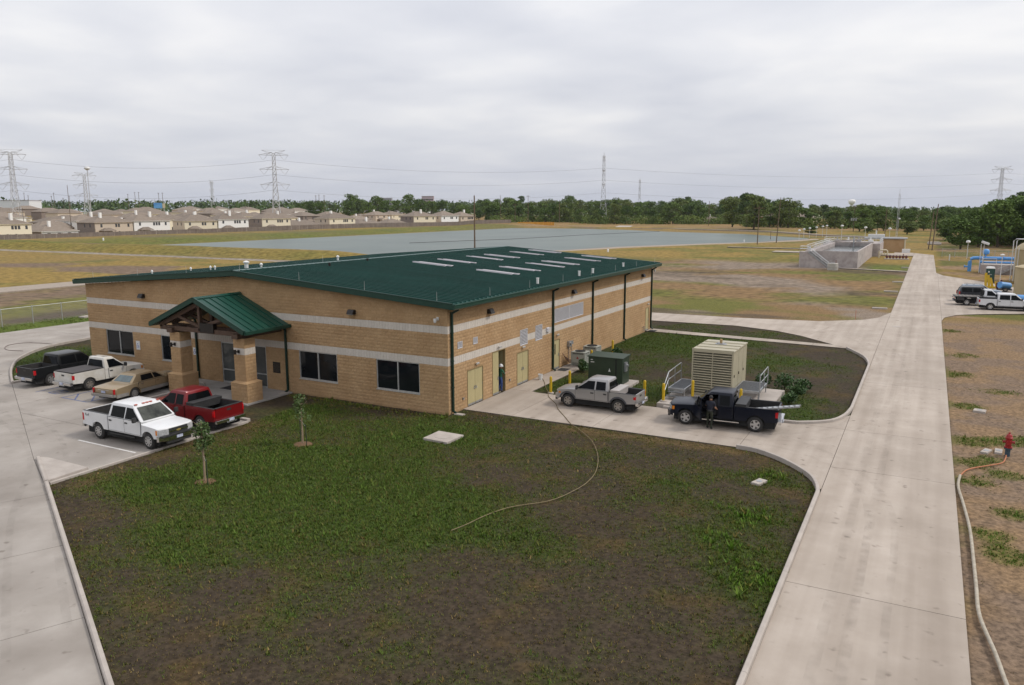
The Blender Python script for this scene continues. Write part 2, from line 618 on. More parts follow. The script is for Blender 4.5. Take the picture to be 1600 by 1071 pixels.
def lawn_green(X, Y):
    g = np.zeros(X.shape)
    for x, y, r, a in GREENS:
        g = g + a * np.exp(-((X - x) ** 2 + (Y - y) ** 2) / (2 * (r * .75) ** 2))
    n = fbm(X, Y, 2.6, 21)
    n2 = fbm(X, Y, 0.7, 31)
    g = 1.0 * g * (0.6 + 0.7 * n) + (n - 0.5) * .7 + (n2 - 0.5) * 0.7
    g = np.where(X > 24.9, g - 0.10, g + 0.30)
    return np.clip(g, 0, 1.2)


def lawn_z(X, Y):
    z = -0.055 + 0.05 * (fbm(X, Y, 1.1, 41) - .5) + 0.07 * (fbm(X, Y, 6, 43) - .5)
    return np.minimum(z, -0.012)


def lawn_col(X, Y):
    g = lawn_green(X, Y)
    n = fbm(X, Y, 3.4, 51)
    c = lerp(SOIL[None, None] + 0 * X[..., None], DRY * .72, sm(fbm(X, Y, 1.3, 61), .52, .78) * .8)
    c = lerp(c, GRASS, sm(g, .15, 1.05) * .8)
    c = lerp(c, SOIL * .8, sm(n, .5, .8) * .45)
    t = lerp(TAN * .92 + 0 * c, BROWN * 1.05, sm(fbm(X, Y, 2.2, 71), .4, .65))
    t = lerp(t, OLIVE * .8, sm(g, .3, .9) * .75)
    c = np.where((X > 24.6)[..., None], t, c)
    far = np.clip(sm(Y, 46.5, 48.5) * (X < 20.4) + (X < -53.2) + (X > 24.6) * sm(Y, 52, 60), 0, 1)
    c = lerp(c, terrain_col(X, Y), far)
    # dry trodden strip along the drive, and a paler lawn further left
    c = lerp(c, DRY * 1.15, np.exp(-((Y - .9) / .55) ** 2) * (X > 6) * (X < 16) * .75)
    c = lerp(c, DRY * .9, np.exp(-((X + 8.3) / 1.3) ** 2) * (Y < -3) * sm(fbm(X, Y, 1.5, 81), .35, .6) * .7)
    return c


grid('lawn', np.arange(NX0 - .1, NX1 + .2, 0.3), np.arange(NY0 - .1, NY1 + .2, 0.3), lawn_z, lawn_col, M_soil)

# ------------------------------------------------------------------ concrete paving in cast bays


def clip(poly, p, n, off):
    """Keep the side of the line through p with normal n where (q-p).n >= off."""
    res = []
    k = len(poly)
    for i in range(k):
        a, b = poly[i], poly[(i + 1) % k]
        da = (a[0] - p[0]) * n[0] + (a[1] - p[1]) * n[1] - off
        db = (b[0] - p[0]) * n[0] + (b[1] - p[1]) * n[1] - off
        if da >= 0:
            res.append(a)
        if (da >= 0) != (db >= 0):
            t = da / (da - db)
            res.append((a[0] + (b[0] - a[0]) * t, a[1] + (b[1] - a[1]) * t))
    return res


def area(poly):
    return 0.5 * abs(sum(poly[i][0] * poly[(i + 1) % len(poly)][1] - poly[(i + 1) % len(poly)][0] * poly[i][1] for i in range(len(poly))))


def paving(name, poly, lines, z=0.0, gap=0.013, m=None):
    """A road cast in bays: each bay a slab of its own, dark filler in the joints between them."""
    root = MB().prism(poly, z - .2, z - .014).build(name, M_joint)
    tag(root, kind='structure')
    pcs = [poly]
    for p, d in lines:
        l_ = math.hypot(*d)
        n = (-d[1] / l_, d[0] / l_)
        nx = []
        for q in pcs:
            for sgn in (1, -1):
                c = clip(q, p, (n[0] * sgn, n[1] * sgn), gap)
                if len(c) > 2 and area(c) > .05:
                    nx.append(c)
        pcs = nx
    for q in pcs:
        MB().prism(q, z - .18, z).build('slab', m or M_conc, root)
    return root


H, V = (1, 0), (0, 1)
paving('road', [(19.95, -62), (24.8, -62), (24.8, 54.5), (25.1, 57.5), (26.3, 60.4), (28.4, 62.2), (33, 65), (60, 80), (60, 110), (42, 92), (35.4, 95.5), (31, 106), (28, 111.7), (25.6, 116.5), (24.6, 122), (24.3, 182),
               (19.9, 190), (19.95, 130), (19.95, 59.5)],
       [((0, y), H) for y in (-48.3, -36.1, -23.9, -11.7, 0.5, 7.2, 19.9, 32.1, 44.3, 56.5, 68.7, 80.9, 93.1, 105.3, 117.5, 130, 142, 154, 166, 178)] + [((24.82, 0), V)])
paving('road_far_branch', [(-14, 181), (20.02, 178), (19.9, 186), (-14, 187)], [((4, 180), V)], -0.004)
paving('drive', [(0.02, 1.49), (15.6, 1.52), (16.6, 1.42), (18.1, 0.3), (19.3, -1.2), (19.8, -2.6), (19.93, -2.7), (19.93, 10.4), (19.7, 9.9), (19.2, 8.4), (18.0, 7.35), (16.6, 7.05), (2.2, 7.1), (1.55, 7.3), (1.5, 16.8), (0.02, 16.8)],
       [((8.05, 0), V), ((15.65, 0), V), ((3.2, 0), V), ((0, 7.2), H), ((0, 12), H)])
paving('service_road', [(-42.5, 41.2), (-1.5, 41.3), (6.8, 41.6), (11, 40), (13.4, 38.1), (16.4, 34.6), (17.85, 33.0), (19.4, 29.3), (19.93, 26.4), (19.93, 59.3), (19.0, 54.4), (17.7, 51.8), (13.8, 48.6), (6, 47.4), (-42.5, 46.6)],
       [((4.6, 40), (0.12, 1)), ((14.2, 40), (0.2, 1)), ((-8, 40), V), ((-20, 40), V), ((-32, 40), V)])
paving('walkway', [(0.02, 34.3), (17.2, 33.05), (17.75, 32.95), (16.6, 34.3), (0.02, 35.9)], [((x, 34), V) for x in (3, 6, 9, 12, 15)], 0.01)
paving('parking_lot', [(-9.05, -17.35), (-9.05, -6.25), (-18.35, -6.25), (-18.35, -1.25), (-30.1, -1.25), (-30.1, -6.9), (-12.9, -15.55)],
       [((-17.8, 0), V), ((-24, 0), V), ((0, -11.0), H)], 0.0, m=M_conc2)
paving('access_road', [(-30.11, -6.915), (-12.906, -15.562), (-9.05, -17.37), (6.2, -25.05), (21, -32.4), (19.9, -36), (-4, -36), (-60, -10), (-60, 3.5), (-53.4, 4.5), (-53.4, 70), (-42.9, 70), (-42.9, 7), (-42.0, 2.4), (-40.6, .2), (-39, -1.4),
                      (-35.7, -3.9), (-32.3, -5.85)],
       [((-8.1, -18.6), (.55, 1.1)), ((-2.9, -21.5), (.6, 1.3)), ((2.3, -24.2), (.6, 1.3)), ((8.5, -28), (.6, 1.3)), ((-20, -12), (.55, 1.1)), ((-31, -6.5), (.5, 1.1)), ((-42, 8), H), ((-42, 20), H), ((-42, 32), H)], -0.004, m=M_conc2)
paving('basin_walkway', [(8.2, 126.2), (20, 122.6), (20, 123.9), (8.2, 127.4)], [((11, 125), V), ((14, 125), V), ((17, 124), V)], 0.02)
paving('basin_walkway_rear', [(-30, 199.5), (0.6, 198), (0.6, 199.6), (-30, 201.2)], [((-14, 198), V)], 0.14)
paving('apron_slab', [(12.4, 176), (19.8, 176), (19.8, 191), (15.3, 191), (15.3, 186), (12.4, 186)], [((0, 183), H)], 0.0)
MBi = MB().prism([(-12.75, -15.5), (-12.2, -15.28), (-9.2, -15.3), (-9.1, -17.2), (-11.2, -16.25)], -.1, .11)
tag(MBi.build('parking_island', M_kerb, bevel=.02), kind='structure')

# tyre scuffs and spills are part of the slabs' own wear; painted bay lines
pl = MB()
for y in (-12.75, -9.6):
    pl.obox((-13.9, y, .004), (-9.5, y, .004), .10, .003)
tag(pl.build('bay_marking', M_white), kind='structure')
pb = MB()
for a, b in [((-26.3, -7.6), (-26.5, -2)), ((-23.4, -7.7), (-23.4, -2)), ((-23.4, -7.7), (-20.9, -7.7)), ((-20.9, -7.7), (-20.9, -2)), ((-23.4, -6.6), (-22.1, -7.7)), ((-23.4, -5.3), (-20.9, -7.4)), ((-23.4, -4.0), (-20.9, -6.1)),
             ((-25.4, -7.3), (-24.6, -7.3)), ((-25.4, -6.5), (-24.6, -6.5)), ((-25.4, -7.3), (-25.4, -6.5)), ((-24.6, -7.3), (-24.6, -6.5)), ((-25.0, -7.2), (-25.0, -6.6))]:
    pb.obox((a[0], a[1], .004), (b[0], b[1], .004), .09, .003)
tag(pb.build('accessible_bay_marking', M_bluepaint), kind='structure')

# rubber tracks left by turning vehicles: thin worn films on the slabs
mt_ = bpy.data.materials.new('tyre_track')
mt_.use_nodes = True
t_ = mt_.node_tree
b_ = t_.nodes['Principled BSDF']
b_.inputs['Base Color'].default_value = (.10, .085, .07, 1)
b_.inputs['Roughness'].default_value = .9
g_ = t_.nodes.new('ShaderNodeNewGeometry')
n_ = t_.nodes.new('ShaderNodeTexNoise')
n_.inputs['Scale'].default_value = 1.6
n_.inputs['Detail'].default_value = 6
t_.links.new(g_.outputs['Position'], n_.inputs['Vector'])
r_ = t_.nodes.new('ShaderNodeMapRange')
r_.inputs[1].default_value, r_.inputs[2].default_value, r_.inputs[3].default_value, r_.inputs[4].default_value = .40, .75, 0, .11
t_.links.new(n_.outputs[0], r_.inputs[0])
t_.links.new(r_.outputs[0], b_.inputs['Alpha'])


def track(pts, w=.24):
    c = [Vector(p) for p in pts]
    q, f = [], []
    cc = []
    for i in range(len(c) - 1):
        p0, p1, p2, p3 = c[max(i - 1, 0)], c[i], c[i + 1], c[min(i + 2, len(c) - 1)]
        for k in range(6):
            t = k / 6
            cc.append(0.5 * (2 * p1 + (p2 - p0) * t + (2 * p0 - 5 * p1 + 4 * p2 - p3) * t * t + (3 * p1 - 3 * p2 + p3 - p0) * t ** 3))
    for i, p in enumerate(cc):
        d = (cc[min(i + 1, len(cc) - 1)] - cc[max(i - 1, 0)]).normalized()
        nn = Vector((-d.y, d.x)) * w / 2
        q += [(p.x - nn.x, p.y - nn.y, .006), (p.x + nn.x, p.y + nn.y, .006)]
    f = [(2 * i, 2 * i + 1, 2 * i + 3, 2 * i + 2) for i in range(len(cc) - 1)]
    tag(MB().add(q, f).build('tyre_track', mt_), kind='structure')


for o_ in (0, 1.65):
    track([(21.3 + o_ * .4, -30), (21.3 + o_ * .4, -8), (21.2 + o_ * .5, 10), (21.3 + o_ * .5, 40), (21.2 + o_ * .5, 80), (21.3 + o_ * .5, 120)], .3)
    track([(4 , 2.6 + o_), (12, 2.6 + o_), (17, 3.4 + o_ * .8), (20.2 - o_ * .3, 6.6 + o_), (21.6 - o_, 14), (21.8 - o_, 26)])
    track([(6, 3.2 + o_), (14, 3.1 + o_), (19, 1.6 + o_), (21.6 + o_ * .5, -3.0), (22 + o_ * .5, -14), (22 + o_ * .5, -28)])
    track([(22.6 - o_, 12), (22.3 - o_, 26), (20.6 - o_, 36 - o_), (16, 42 - o_), (8, 44.2 - o_), (-6, 44 - o_)])
    track([(22.4 + o_ * .3, 30), (22.6 + o_ * .3, 52), (24 + o_ * .3, 64 - o_), (28, 70 - o_)])
    track([(-28, -9.5 - o_), (-20, -11.2 - o_), (-13, -14 - o_), (-6, -18.8 - o_), (4, -24.5 - o_)])
    track([(-12, -10.4 - o_), (-16, -10.6 - o_), (-20, -12 - o_ * .6), (-26, -10.6 - o_)])

# ------------------------------------------------------------------ kerbs


def kerb(path, w=.16, h=.15, side=1, joints=3.0):
    """Kerb following a path; cast in lengths with open joints. side=+1 puts the kerb to the left of the path's direction."""
    pts = [Vector(p) for p in path]
    res = []
    for a, b in zip(pts, pts[1:]):
        k = max(1, int((b - a).length / 1.0))
        res += [a + (b - a) * (i / k) for i in range(k)]
    res.append(pts[-1])
    nr = []
    for i in range(len(res)):
        d = (res[min(i + 1, len(res) - 1)] - res[max(i - 1, 0)]).normalized()
        nr.append(Vector((-d.y, d.x)) * side)
    root = None
    i = 0
    step = int(joints)
    while i < len(res) - 1:
        j = min(i + step, len(res) - 1)
        m = MB()
        q, f = [], []
        for k in range(i, j + 1):
            e = 0.006 if k == i else -0.006 if k == j else 0
            d = (res[min(k + 1, len(res) - 1)] - res[max(k - 1, 0)]).normalized()
            c = res[k] + d * e
            for o, z in ((0, -.1), (0.012, h * .8), (.05, h), (w - .02, h), (w, h - .02), (w, -.1)):
                pnt = c + nr[k] * o
                q.append((pnt.x, pnt.y, z))
        nn = j - i + 1
        for k in range(nn - 1):
            for t in range(5):
                f.append((k * 6 + t, k * 6 + t + 1, (k + 1) * 6 + t + 1, (k + 1) * 6 + t))
        f += [tuple(range(6)), tuple(range((nn - 1) * 6 + 5, (nn - 1) * 6 - 1, -1))]
        m.add(q, f)
        if root is None:
            root = m.build('kerb', M_kerb)
            tag(root, kind='structure')
        else:
            m.build('kerb_length', M_kerb, root)
        i = j
    return root


def arc(pts, n=4):
    """Catmull-Rom through points."""
    pts = [Vector(p) for p in pts]
    r = []
    for i in range(len(pts) - 1):
        p0, p1, p2, p3 = pts[max(i - 1, 0)], pts[i], pts[i + 1], pts[min(i + 2, len(pts) - 1)]
        for k in range(n):
            t = k / n
            r.append(0.5 * (2 * p1 + (p2 - p0) * t + (2 * p0 - 5 * p1 + 4 * p2 - p3) * t * t + (3 * p1 - 3 * p2 + p3 - p0) * t ** 3))
    return r + [pts[-1]]


kerb([(19.95, -60), (19.95, -3.2)] + [tuple(p) for p in arc([(19.95, -3.2), (19.75, -2.2), (19.3, -1.1), (18.1, .35), (16.7, 1.35), (15.6, 1.56)])[1:]], joints=6)
kerb([tuple(p) for p in arc([(10.2, 7.02), (16.6, 7.05), (18.0, 7.38), (19.2, 8.4), (19.75, 10.0), (19.95, 12)])] + [(19.95, 26)] + [tuple(p) for p in arc([(19.95, 26.2), (19.4, 29.3), (17.85, 32.9)])[1:]], joints=6)
kerb([(-9.05, -17.38), (6.2, -25.03), (20, -31.9)], side=1, joints=6)
kerb([(-12.7, -15.58), (-9.15, -17.33)], side=1, joints=6)
kerb([tuple(p) for p in arc([(-30.1, -6.95), (-32.3, -5.83), (-35.7, -3.88), (-39, -1.38), (-41.9, 2.4), (-42.88, 7)])] + [(-42.88, 68)], side=-1, joints=6)
kerb([(-30.1, -6.9), (-30.1, -1.25), (-18.4, -1.25)], side=1, joints=6)
kerb([(-18.35, -1.3), (-18.35, -6.25), (-9.05, -6.25)], w=.22, h=.12, side=1, joints=6)
kerb([(-9.05, -6.3), (-9.05, -17.2)], w=.14, h=.06, side=1, joints=6)
# ------------------------------------------------------------------ the block building
BW, BL = 31.92, 35.84
M_block = mat('tan_split_block', (0.375, 0.242, 0.128), 0.92, c2=(0.44, 0.298, 0.168), scale=9, detail=4, bump=0.5, bscale=22, rnd=0.06, world=True, spec=.15, c3=(0.34, 0.216, 0.113), scale3=.5)
M_band = mat('pale_block', (0.50, 0.455, 0.40), 0.9, c2=(0.57, 0.52, 0.465), scale=8, detail=6, bump=0.3, bscale=25, rnd=0.04, world=True, spec=.15)
M_mortar = mat('tan_mortar', (0.38, 0.25, 0.13), 0.95, c2=(0.32, 0.205, 0.105), scale=5, world=True)
M_mortar2 = mat('grey_mortar', (0.34, 0.32, 0.30), 0.95)
M_roof = mat('green_roof_metal', (0.007, 0.052, 0.040), 0.42, c2=(0.010, 0.064, 0.050), scale=.5, detail=4, world=True, rnd=.10, spec=.28)
M_trim = mat('green_trim', (0.005, 0.036, 0.024), 0.38, c2=(0.008, 0.045, 0.031), scale=2, world=True, spec=.45)
M_pipe = mat('dark_green_pipe', (0.006, 0.026, 0.016), 0.4, spec=.4)
M_alu = mat('aluminium', (0.52, 0.52, 0.50), 0.45, 0.5, c2=(0.42, 0.42, 0.41), scale=5)
M_glass = mat('dark_glass', (0.006, 0.008, 0.010), 0.04, spec=.25, c2=(0.012, 0.014, 0.016), scale=.8, world=True)
M_door = mat('khaki_door', (0.42, 0.36, 0.19), 0.5, c2=(0.38, 0.325, 0.17), scale=2, world=True)
M_dframe = mat('brown_door_frame', (0.24, 0.175, 0.08), 0.5)
M_bronze = mat('dark_bronze', (0.018, 0.014, 0.012), 0.4, 0.3)
M_wht = mat('white_enamel', (0.68, 0.68, 0.67), 0.4, c2=(0.6, 0.6, 0.59), scale=5)
M_louv = mat('louver_grey', (0.56, 0.55, 0.57), 0.5, 0.1)
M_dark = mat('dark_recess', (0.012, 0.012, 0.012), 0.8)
M_galv = mat('galvanised', (0.42, 0.43, 0.44), 0.42, 0.7, c2=(0.33, 0.34, 0.35), scale=6)
M_wood = mat('dark_timber', (0.055, 0.030, 0.018), 0.7, c2=(0.09, 0.05, 0.03), scale=6, detail=8)
M_sky = mat('skylight_panel', (0.66, 0.62, 0.65), 0.35, c2=(0.60, 0.57, 0.60), scale=2)

B = empty('block_building', (0, 0, 0))
tag(B, 'large tan block building with dark green metal roof and two white bands', 'building')

C1 = 2.77 / 14
COURSES = [(i * C1, (i + 1) * C1, 0) for i in range(14)] + [(2.77, 3.215, 1)]
c2_ = (4.589 - 3.215) / 7
COURSES += [(3.215 + i * c2_, 3.215 + (i + 1) * c2_, 0) for i in range(7)] + [(4.589, 5.022, 1)]
COURSES += [(5.022 + i * .199, 5.022 + (i + 1) * .199, 0) for i in range(12)]


def roof_under(x):
    return 7.18 - .073 * abs(x + BW / 2)


def block_geo(w, h, seed, flat=False):
    """Split-faced block: front at local -y, u along +x; a rough bulging face inside a thin arris."""
    rs = random.Random(seed)
    nx, nz = (4, 2) if w > .25 else (2, 2)
    if flat:
        nx, nz = 1, 2
    v, f = [], []
    for j in range(nz + 1):
        for i in range(nx + 1):
            edge = i in (0, nx) or j in (0, nz)
            d = 0.0 if edge else -rs.uniform(.004, .02) * (.4 if flat else 1)
            v.append((w * i / nx + (0 if edge else rs.uniform(-.02, .02)), d - (.0 if edge else 0), h * j / nz + (0 if edge else rs.uniform(-.02, .02))))
    for j in range(nz):
        for i in range(nx):
            a = j * (nx + 1) + i
            f.append((a, a + 1, a + nx + 2, a + nx + 1))
    o = len(v)
    v += [(0, .02, 0), (w, .02, 0), (w, .02, h), (0, .02, h)]
    c = (0, nx, (nz + 1) * (nx + 1) - 1, nz * (nx + 1))
    bot = list(range(0, nx + 1))
    top = list(range(nz * (nx + 1), (nz + 1) * (nx + 1)))
    lf = [j * (nx + 1) for j in range(nz + 1)]
    rt = [j * (nx + 1) + nx for j in range(nz + 1)]
    f += [tuple([o] + [o + 1] + bot[::-1]), tuple(top + [o + 2, o + 3]), tuple(lf[::-1] + [o, o + 3][:0] + [o][:0] + [o, o + 3]), tuple(rt + [o + 2, o + 1])]
    return v, f


def lay_blocks(width, ztop, opens):
    """Running bond list of (u0, u1, z0, z1, band) with openings (u0, u1, z0, z1) left free."""
    res = []
    for ci, (z0, z1, band) in enumerate(COURSES):
        iv = [(0.0, width)]
        for a, b, c, d in opens:
            ov = min(z1, d) - max(z0, c)
            if ov > .3 * (z1 - z0):
                nv = []
                for p, q in iv:
                    if b <= p or a >= q:
                        nv.append((p, q))
                    else:
                        if a > p:
                            nv.append((p, a))
                        if b < q:
                            nv.append((b, q))
                iv = nv
        mod = .203 if band else .406
        mod = width / round(width / mod) if band else width / (round(width / mod * 2) / 2)
        for p, q in iv:
            k = math.floor(p / mod) * mod + (0 if band or ci % 2 == 0 else mod / 2) - mod
            while k < q:
                a, b = max(k, p), min(k + mod, q)
                if b - a > .06 and z0 < ztop((a + b) / 2):
                    res.append((a + .005, b - .005, z0 + .005, min(z1, ztop((a + b) / 2)) - .005, band))
                k += mod
    return res


# wall of the front (u runs from the left end to the corner) and of the long side (u runs from the corner to the rear)
F_OPEN = [(BW - 29.97, BW - 26.95, .99, 2.77), (BW - 23.94, BW - 20.93, .99, 2.77), (BW - 11.06, BW - 8.0, .99, 2.77), (BW - 5.02, BW - 1.95, .99, 2.77), (BW - 17.96, BW - 13.88, 0, 2.77)]
S_OPEN = [(2.0, 3.82, 0, 2.177), (4.95, 6.62, 0, 2.77), (8.18, 9.84, 0, 2.177), (13.84, 14.82, 0, 2.177), (34.15, 35.1, 0, 2.177),
          (1.0, 1.5, 3.607, 4.0), (2.7, 3.2, 3.607, 4.0), (8.63, 9.68, 2.573, 3.607), (10.87, 11.9, 2.573, 3.607), (13.9, 19.08, 3.411, 4.392)]
fb = [(0,) + t for t in lay_blocks(BW, lambda u: roof_under(u - BW) + .02, F_OPEN)]
sb = [(1,) + t for t in lay_blocks(BL, lambda u: 5.95, S_OPEN)]


def wpos(s, u, d, z):
    return (u - BW, d, z) if s == 0 else (-d, u, z)


CAMP = Vector((23.05, -35.41, 11.41))


def size_in_view(t):
    s, a, b, z0, z1, band = t
    c = Vector(wpos(s, (a + b) / 2, 0, (z0 + z1) / 2))
    n = Vector((0, -1, 0)) if s == 0 else Vector((1, 0, 0))
    d = CAMP - c
    return (b - a) * (z1 - z0) * d.normalized().dot(n) / d.length_squared


allb = sorted(fb + sb, key=size_in_view, reverse=True)
near_t = [t for t in allb if t[5] == 0][:300]
near_b = [t for t in allb if t[5] == 1][:300]
near = set(near_t) | set(near_b)
wall_front = MB().box(-BW, -.012, .012, .3, -.3, 5.9)
wf = empty('wall')     # replaced below by the real backing meshes
bpy.data.objects.remove(wf)


def backing(name, opens, side):
    """Mortar plane behind the blocks, cut around the openings."""
    m = MB()
    w = BW if side == 0 else BL
    us = sorted({0.0, w - .03, BW / 2} | {o[0] for o in opens} | {o[1] for o in opens}) if side == 0 else sorted({.03, w} | {o[0] for o in opens} | {o[1] for o in opens})
    zs = sorted({-.3, 5.9} | {o[2] for o in opens if o[2] > 0} | {o[3] for o in opens})
    for a, b in zip(us, us[1:]):
        for c, d in zip(zs, zs[1:]):
            if any(o[0] - 1e-6 <= a and b <= o[1] + 1e-6 and o[2] - .31 <= c and d <= o[3] + 1e-6 for o in opens):
                continue
            p = [wpos(side, u, dd, z) for dd in (.012, .2) for u, z in ((a, c), (b, c), (b, d), (a, d))]
            m.add(p, [(0, 1, 2, 3), (7, 6, 5, 4), (0, 4, 5, 1), (1, 5, 6, 2), (2, 6, 7, 3), (3, 7, 4, 0)])
        if side == 0:
            p = [wpos(0, u, dd, z) for dd in (.012, .2) for u, z in ((a, 5.9), (b, 5.9), (b, roof_under(b - BW)), (a, roof_under(a - BW)))]
            m.add(p, [(0, 1, 2, 3), (7, 6, 5, 4), (0, 4, 5, 1), (1, 5, 6, 2), (2, 6, 7, 3), (3, 7, 4, 0)])
    return m.build(name, M_mortar, B)


front_wall = backing('front_wall', F_OPEN, 0)
side_wall = backing('side_wall', S_OPEN, 1)
rest = {(0, 0): MB(), (0, 1): MB(), (1, 0): MB(), (1, 1): MB()}
shared = {}
for t in allb:
    s, a, b, z0, z1, band = t
    w, h = b - a, z1 - z0
    key = (round(w, 2), round(h, 2), band, random.randint(0, 3))
    if t in near:
        if key not in shared:
            v, f = block_geo(w, h, hash(key) & 0xffff, bool(band))
            mb = MB()
            mb.add(v, f)
            shared[key] = mb.mesh('block', M_band if band else M_block)
        o = link('pale_block' if band else 'block', shared[key], front_wall if s == 0 else side_wall, wpos(s, a, 0, z0), 0 if s == 0 else R(90))
    else:
        v, f = block_geo(w, h, random.randint(0, 9999), bool(band))
        rest[(s, band)].add([wpos(s, a + p[0], p[1], z0 + p[2]) for p in v], f)
for (s, band), mb in rest.items():
    o = mb.build('pale_blockwork' if band else 'blockwork', M_band if band else M_block, front_wall if s == 0 else side_wall)
    tag(o, kind='stuff')
MB().box(-BW, -BW + .2, .21, BL - .2, -.3, 5.9).build('left_wall', M_block, B)
MB().box(-BW, -.21, BL - .2, BL, -.3, 5.9).build('rear_wall', M_block, B)
# inside floor and a dim back partition so open doors and glass look into a room
MB().box(-BW + .21, -.21, .21, BL - .21, -.1, .02).build('floor_slab', M_conc, B)
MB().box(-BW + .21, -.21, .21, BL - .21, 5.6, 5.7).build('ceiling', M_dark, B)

# ------------------------------------------------------------------ roof
OV, OF = .62, .40      # eave and gable overhang
XR = -BW / 2


def rz_(x):
    return 7.53 - .073 * abs(x - XR)


roof = MB()
x0, x1, y0, y1 = -BW - OV, OV, -OF, BL + OF
for xa, xb in ((x0, XR), (XR, x1)):
    q = [(xa, y0, rz_(xa) - .30), (xb, y0, rz_(xb) - .30), (xb, y1, rz_(xb) - .30), (xa, y1, rz_(xa) - .30), (xa, y0, rz_(xa) - .03), (xb, y0, rz_(xb) - .03), (xb, y1, rz_(xb) - .03), (xa, y1, rz_(xa) - .03)]
    roof.add(q, [(0, 3, 2, 1), (4, 5, 6, 7), (0, 1, 5, 4), (1, 2, 6, 5), (2, 3, 7, 6), (3, 0, 4, 7)])
roof_o = roof.build('roof', M_trim, B)
pitch_w = .46
npan = int((y1 - y0) / pitch_w)
pw = (y1 - y0) / npan
L_ = math.hypot(XR - x1, rz_(XR) - rz_(x1))
pm = MB()
pm.box(.02, L_ - .02, .003, pw - .003, -.025, 0)
pm.add([(.02, .0, 0), (L_ - .02, 0, 0), (L_ - .02, .05, 0), (.02, .05, 0), (.02, .008, .075), (L_ - .02, .008, .075), (L_ - .02, .042, .075), (.02, .042, .075)],
       [(4, 5, 6, 7), (0, 1, 5, 4), (1, 2, 6, 5), (2, 3, 7, 6), (3, 0, 4, 7)])
pmesh = pm.mesh('roof_panel', M_roof)
ang = math.atan(.073)
for k in range(npan):
    o = link('roof_panel', pmesh, roof_o, (XR, y0 + k * pw, rz_(XR)))
    o.rotation_euler = (0, ang, 0)
    o = link('roof_panel', pmesh, roof_o, (x0, y0 + k * pw, rz_(x0)))
    o.rotation_euler = (0, -ang, 0)
ridge = MB()
ridge.add([(XR - .22, y0 - .01, rz_(XR - .22) + .06), (XR, y0 - .01, rz_(XR) + .085), (XR + .22, y0 - .01, rz_(XR + .22) + .06), (XR - .22, y1 + .01, rz_(XR - .22) + .06), (XR, y1 + .01, rz_(XR) + .085), (XR + .22, y1 + .01, rz_(XR + .22) + .06)],
          [(0, 1, 4, 3), (1, 2, 5, 4)])
ridge.build('ridge_cap', mat('worn_green_metal', (0.06, 0.12, 0.105), 0.4, c2=(0.04, 0.09, 0.08), scale=3, world=True), roof_o)
# rake trim: sloping boxes along the two gable edges, gutters along the eaves
for y, n_ in ((y0, 'front'), (y1, 'rear')):
    for xa, xb in ((x0, XR), (XR, x1)):
        t = MB()
        t.obox((xa, y, rz_(xa) - .135), (xb, y, rz_(xb) - .135), .12, .33)
        t.obox((xa, y, rz_(xa) + .045), (xb, y, rz_(xb) + .045), .20, .03)
        t.build('rake_trim', M_trim, roof_o, bevel=.015)
for xe, sg in ((x1, 1), (x0, -1)):
    g = MB()
    p = [(0, -.30), (.10, -.30), (.16, -.24), (.17, -.1), (.19, -.02), (.17, .015), (.14, 0), (.02, -.02), (0, -.02)]
    ze = rz_(xe)
    q = [(xe + sg * a, y, ze + b) for y in (y0 - .06, y1 + .06) for a, b in p]
    n_ = len(p)
    g.add(q, [tuple(range(n_)), tuple(range(2 * n_ - 1, n_ - 1, -1))] + [(i, i + n_, (i + 1) % n_ + n_, (i + 1) % n_) for i in range(n_)])
    g.build('gutter', M_trim, roof_o)
# pale roof-light strips: pairs of narrow panels standing a little above the seams
for xa in (-12.5, -6.7):
    for y in (14.5, 18.0, 22.5, 25.6, 30.5, 34.5):
        s = MB()
        for dy, dx in ((0, 0.), (.33, .35)):
            a, b = xa + dx, xa + dx + 3.05
            s.obox((a, y + dy, rz_(a) + .095), (b, y + dy, rz_(b) + .095), .26, .04)
            s.obox((a, y + dy - .12, rz_(a) + .085), (b, y + dy - .12, rz_(b) + .085), .03, .10)
        s.build('roof_light', M_sky, roof_o)
for x, y, h in ((-.05, 11.3, .42), (-.1, 18.5, .38), (-.1, 21.2, .38), (-.25, 28.5, .36)):
    v = MB().cyl((x, y, rz_(x) - .05), (x, y, rz_(x) + h), .085, n=12).cyl((x, y, rz_(x) + h), (x, y, rz_(x) + h + .04), .11, n=12)
    v.build('vent_pipe', M_wht, roof_o, smooth=40)
for x, y, h in ((-14.2, 6.7, .3), (-14.9, 11.8, .25)):
    MB().cyl((x, y, rz_(x) - .05), (x, y, rz_(x) + h), .09, n=10).build('vent_pipe', M_bronze, roof_o, smooth=40)
for x, y, h, r in ((-18.6, 3.2, .42, .14), (-17.6, 3.6, .2, .07), (-22.9, 4.2, .2, .05), (-23.6, 4.4, .2, .05), (-27.5, 2.4, .18, .05), (-26.1, 4.7, .18, .05), (-18, 12, .3, .08)):
    v = MB().cyl((x, y, rz_(x) - .05), (x, y, rz_(x) + h), r, n=12).lathe([(r * 1.5, 0), (r * 1.6, .08), (r * .5, .16), (0.0001, .17)], (x, y, rz_(x) + h), 12)
    v.build('roof_vent', M_wht, roof_o, smooth=40)
for k in range(7):
    x = -30.5 + k * 5.0
    MB().cyl((x, y0 + .15, rz_(x)), (x, y0 + .15, rz_(x) + .55), .012, .006, n=5).build('lightning_rod', M_alu, roof_o)
for k in range(7):
    y = 4 + k * 5.2
    MB().cyl((x1 - .2, y, rz_(x1)), (x1 - .2, y, rz_(x1) + .55), .012, .006, n=5).build('lightning_rod', M_alu, roof_o)
MB().cyl((-15.96, 8, 7.55), (-15.96, 8, 8.1), .012, .006, n=5).build('lightning_rod', M_alu, roof_o)

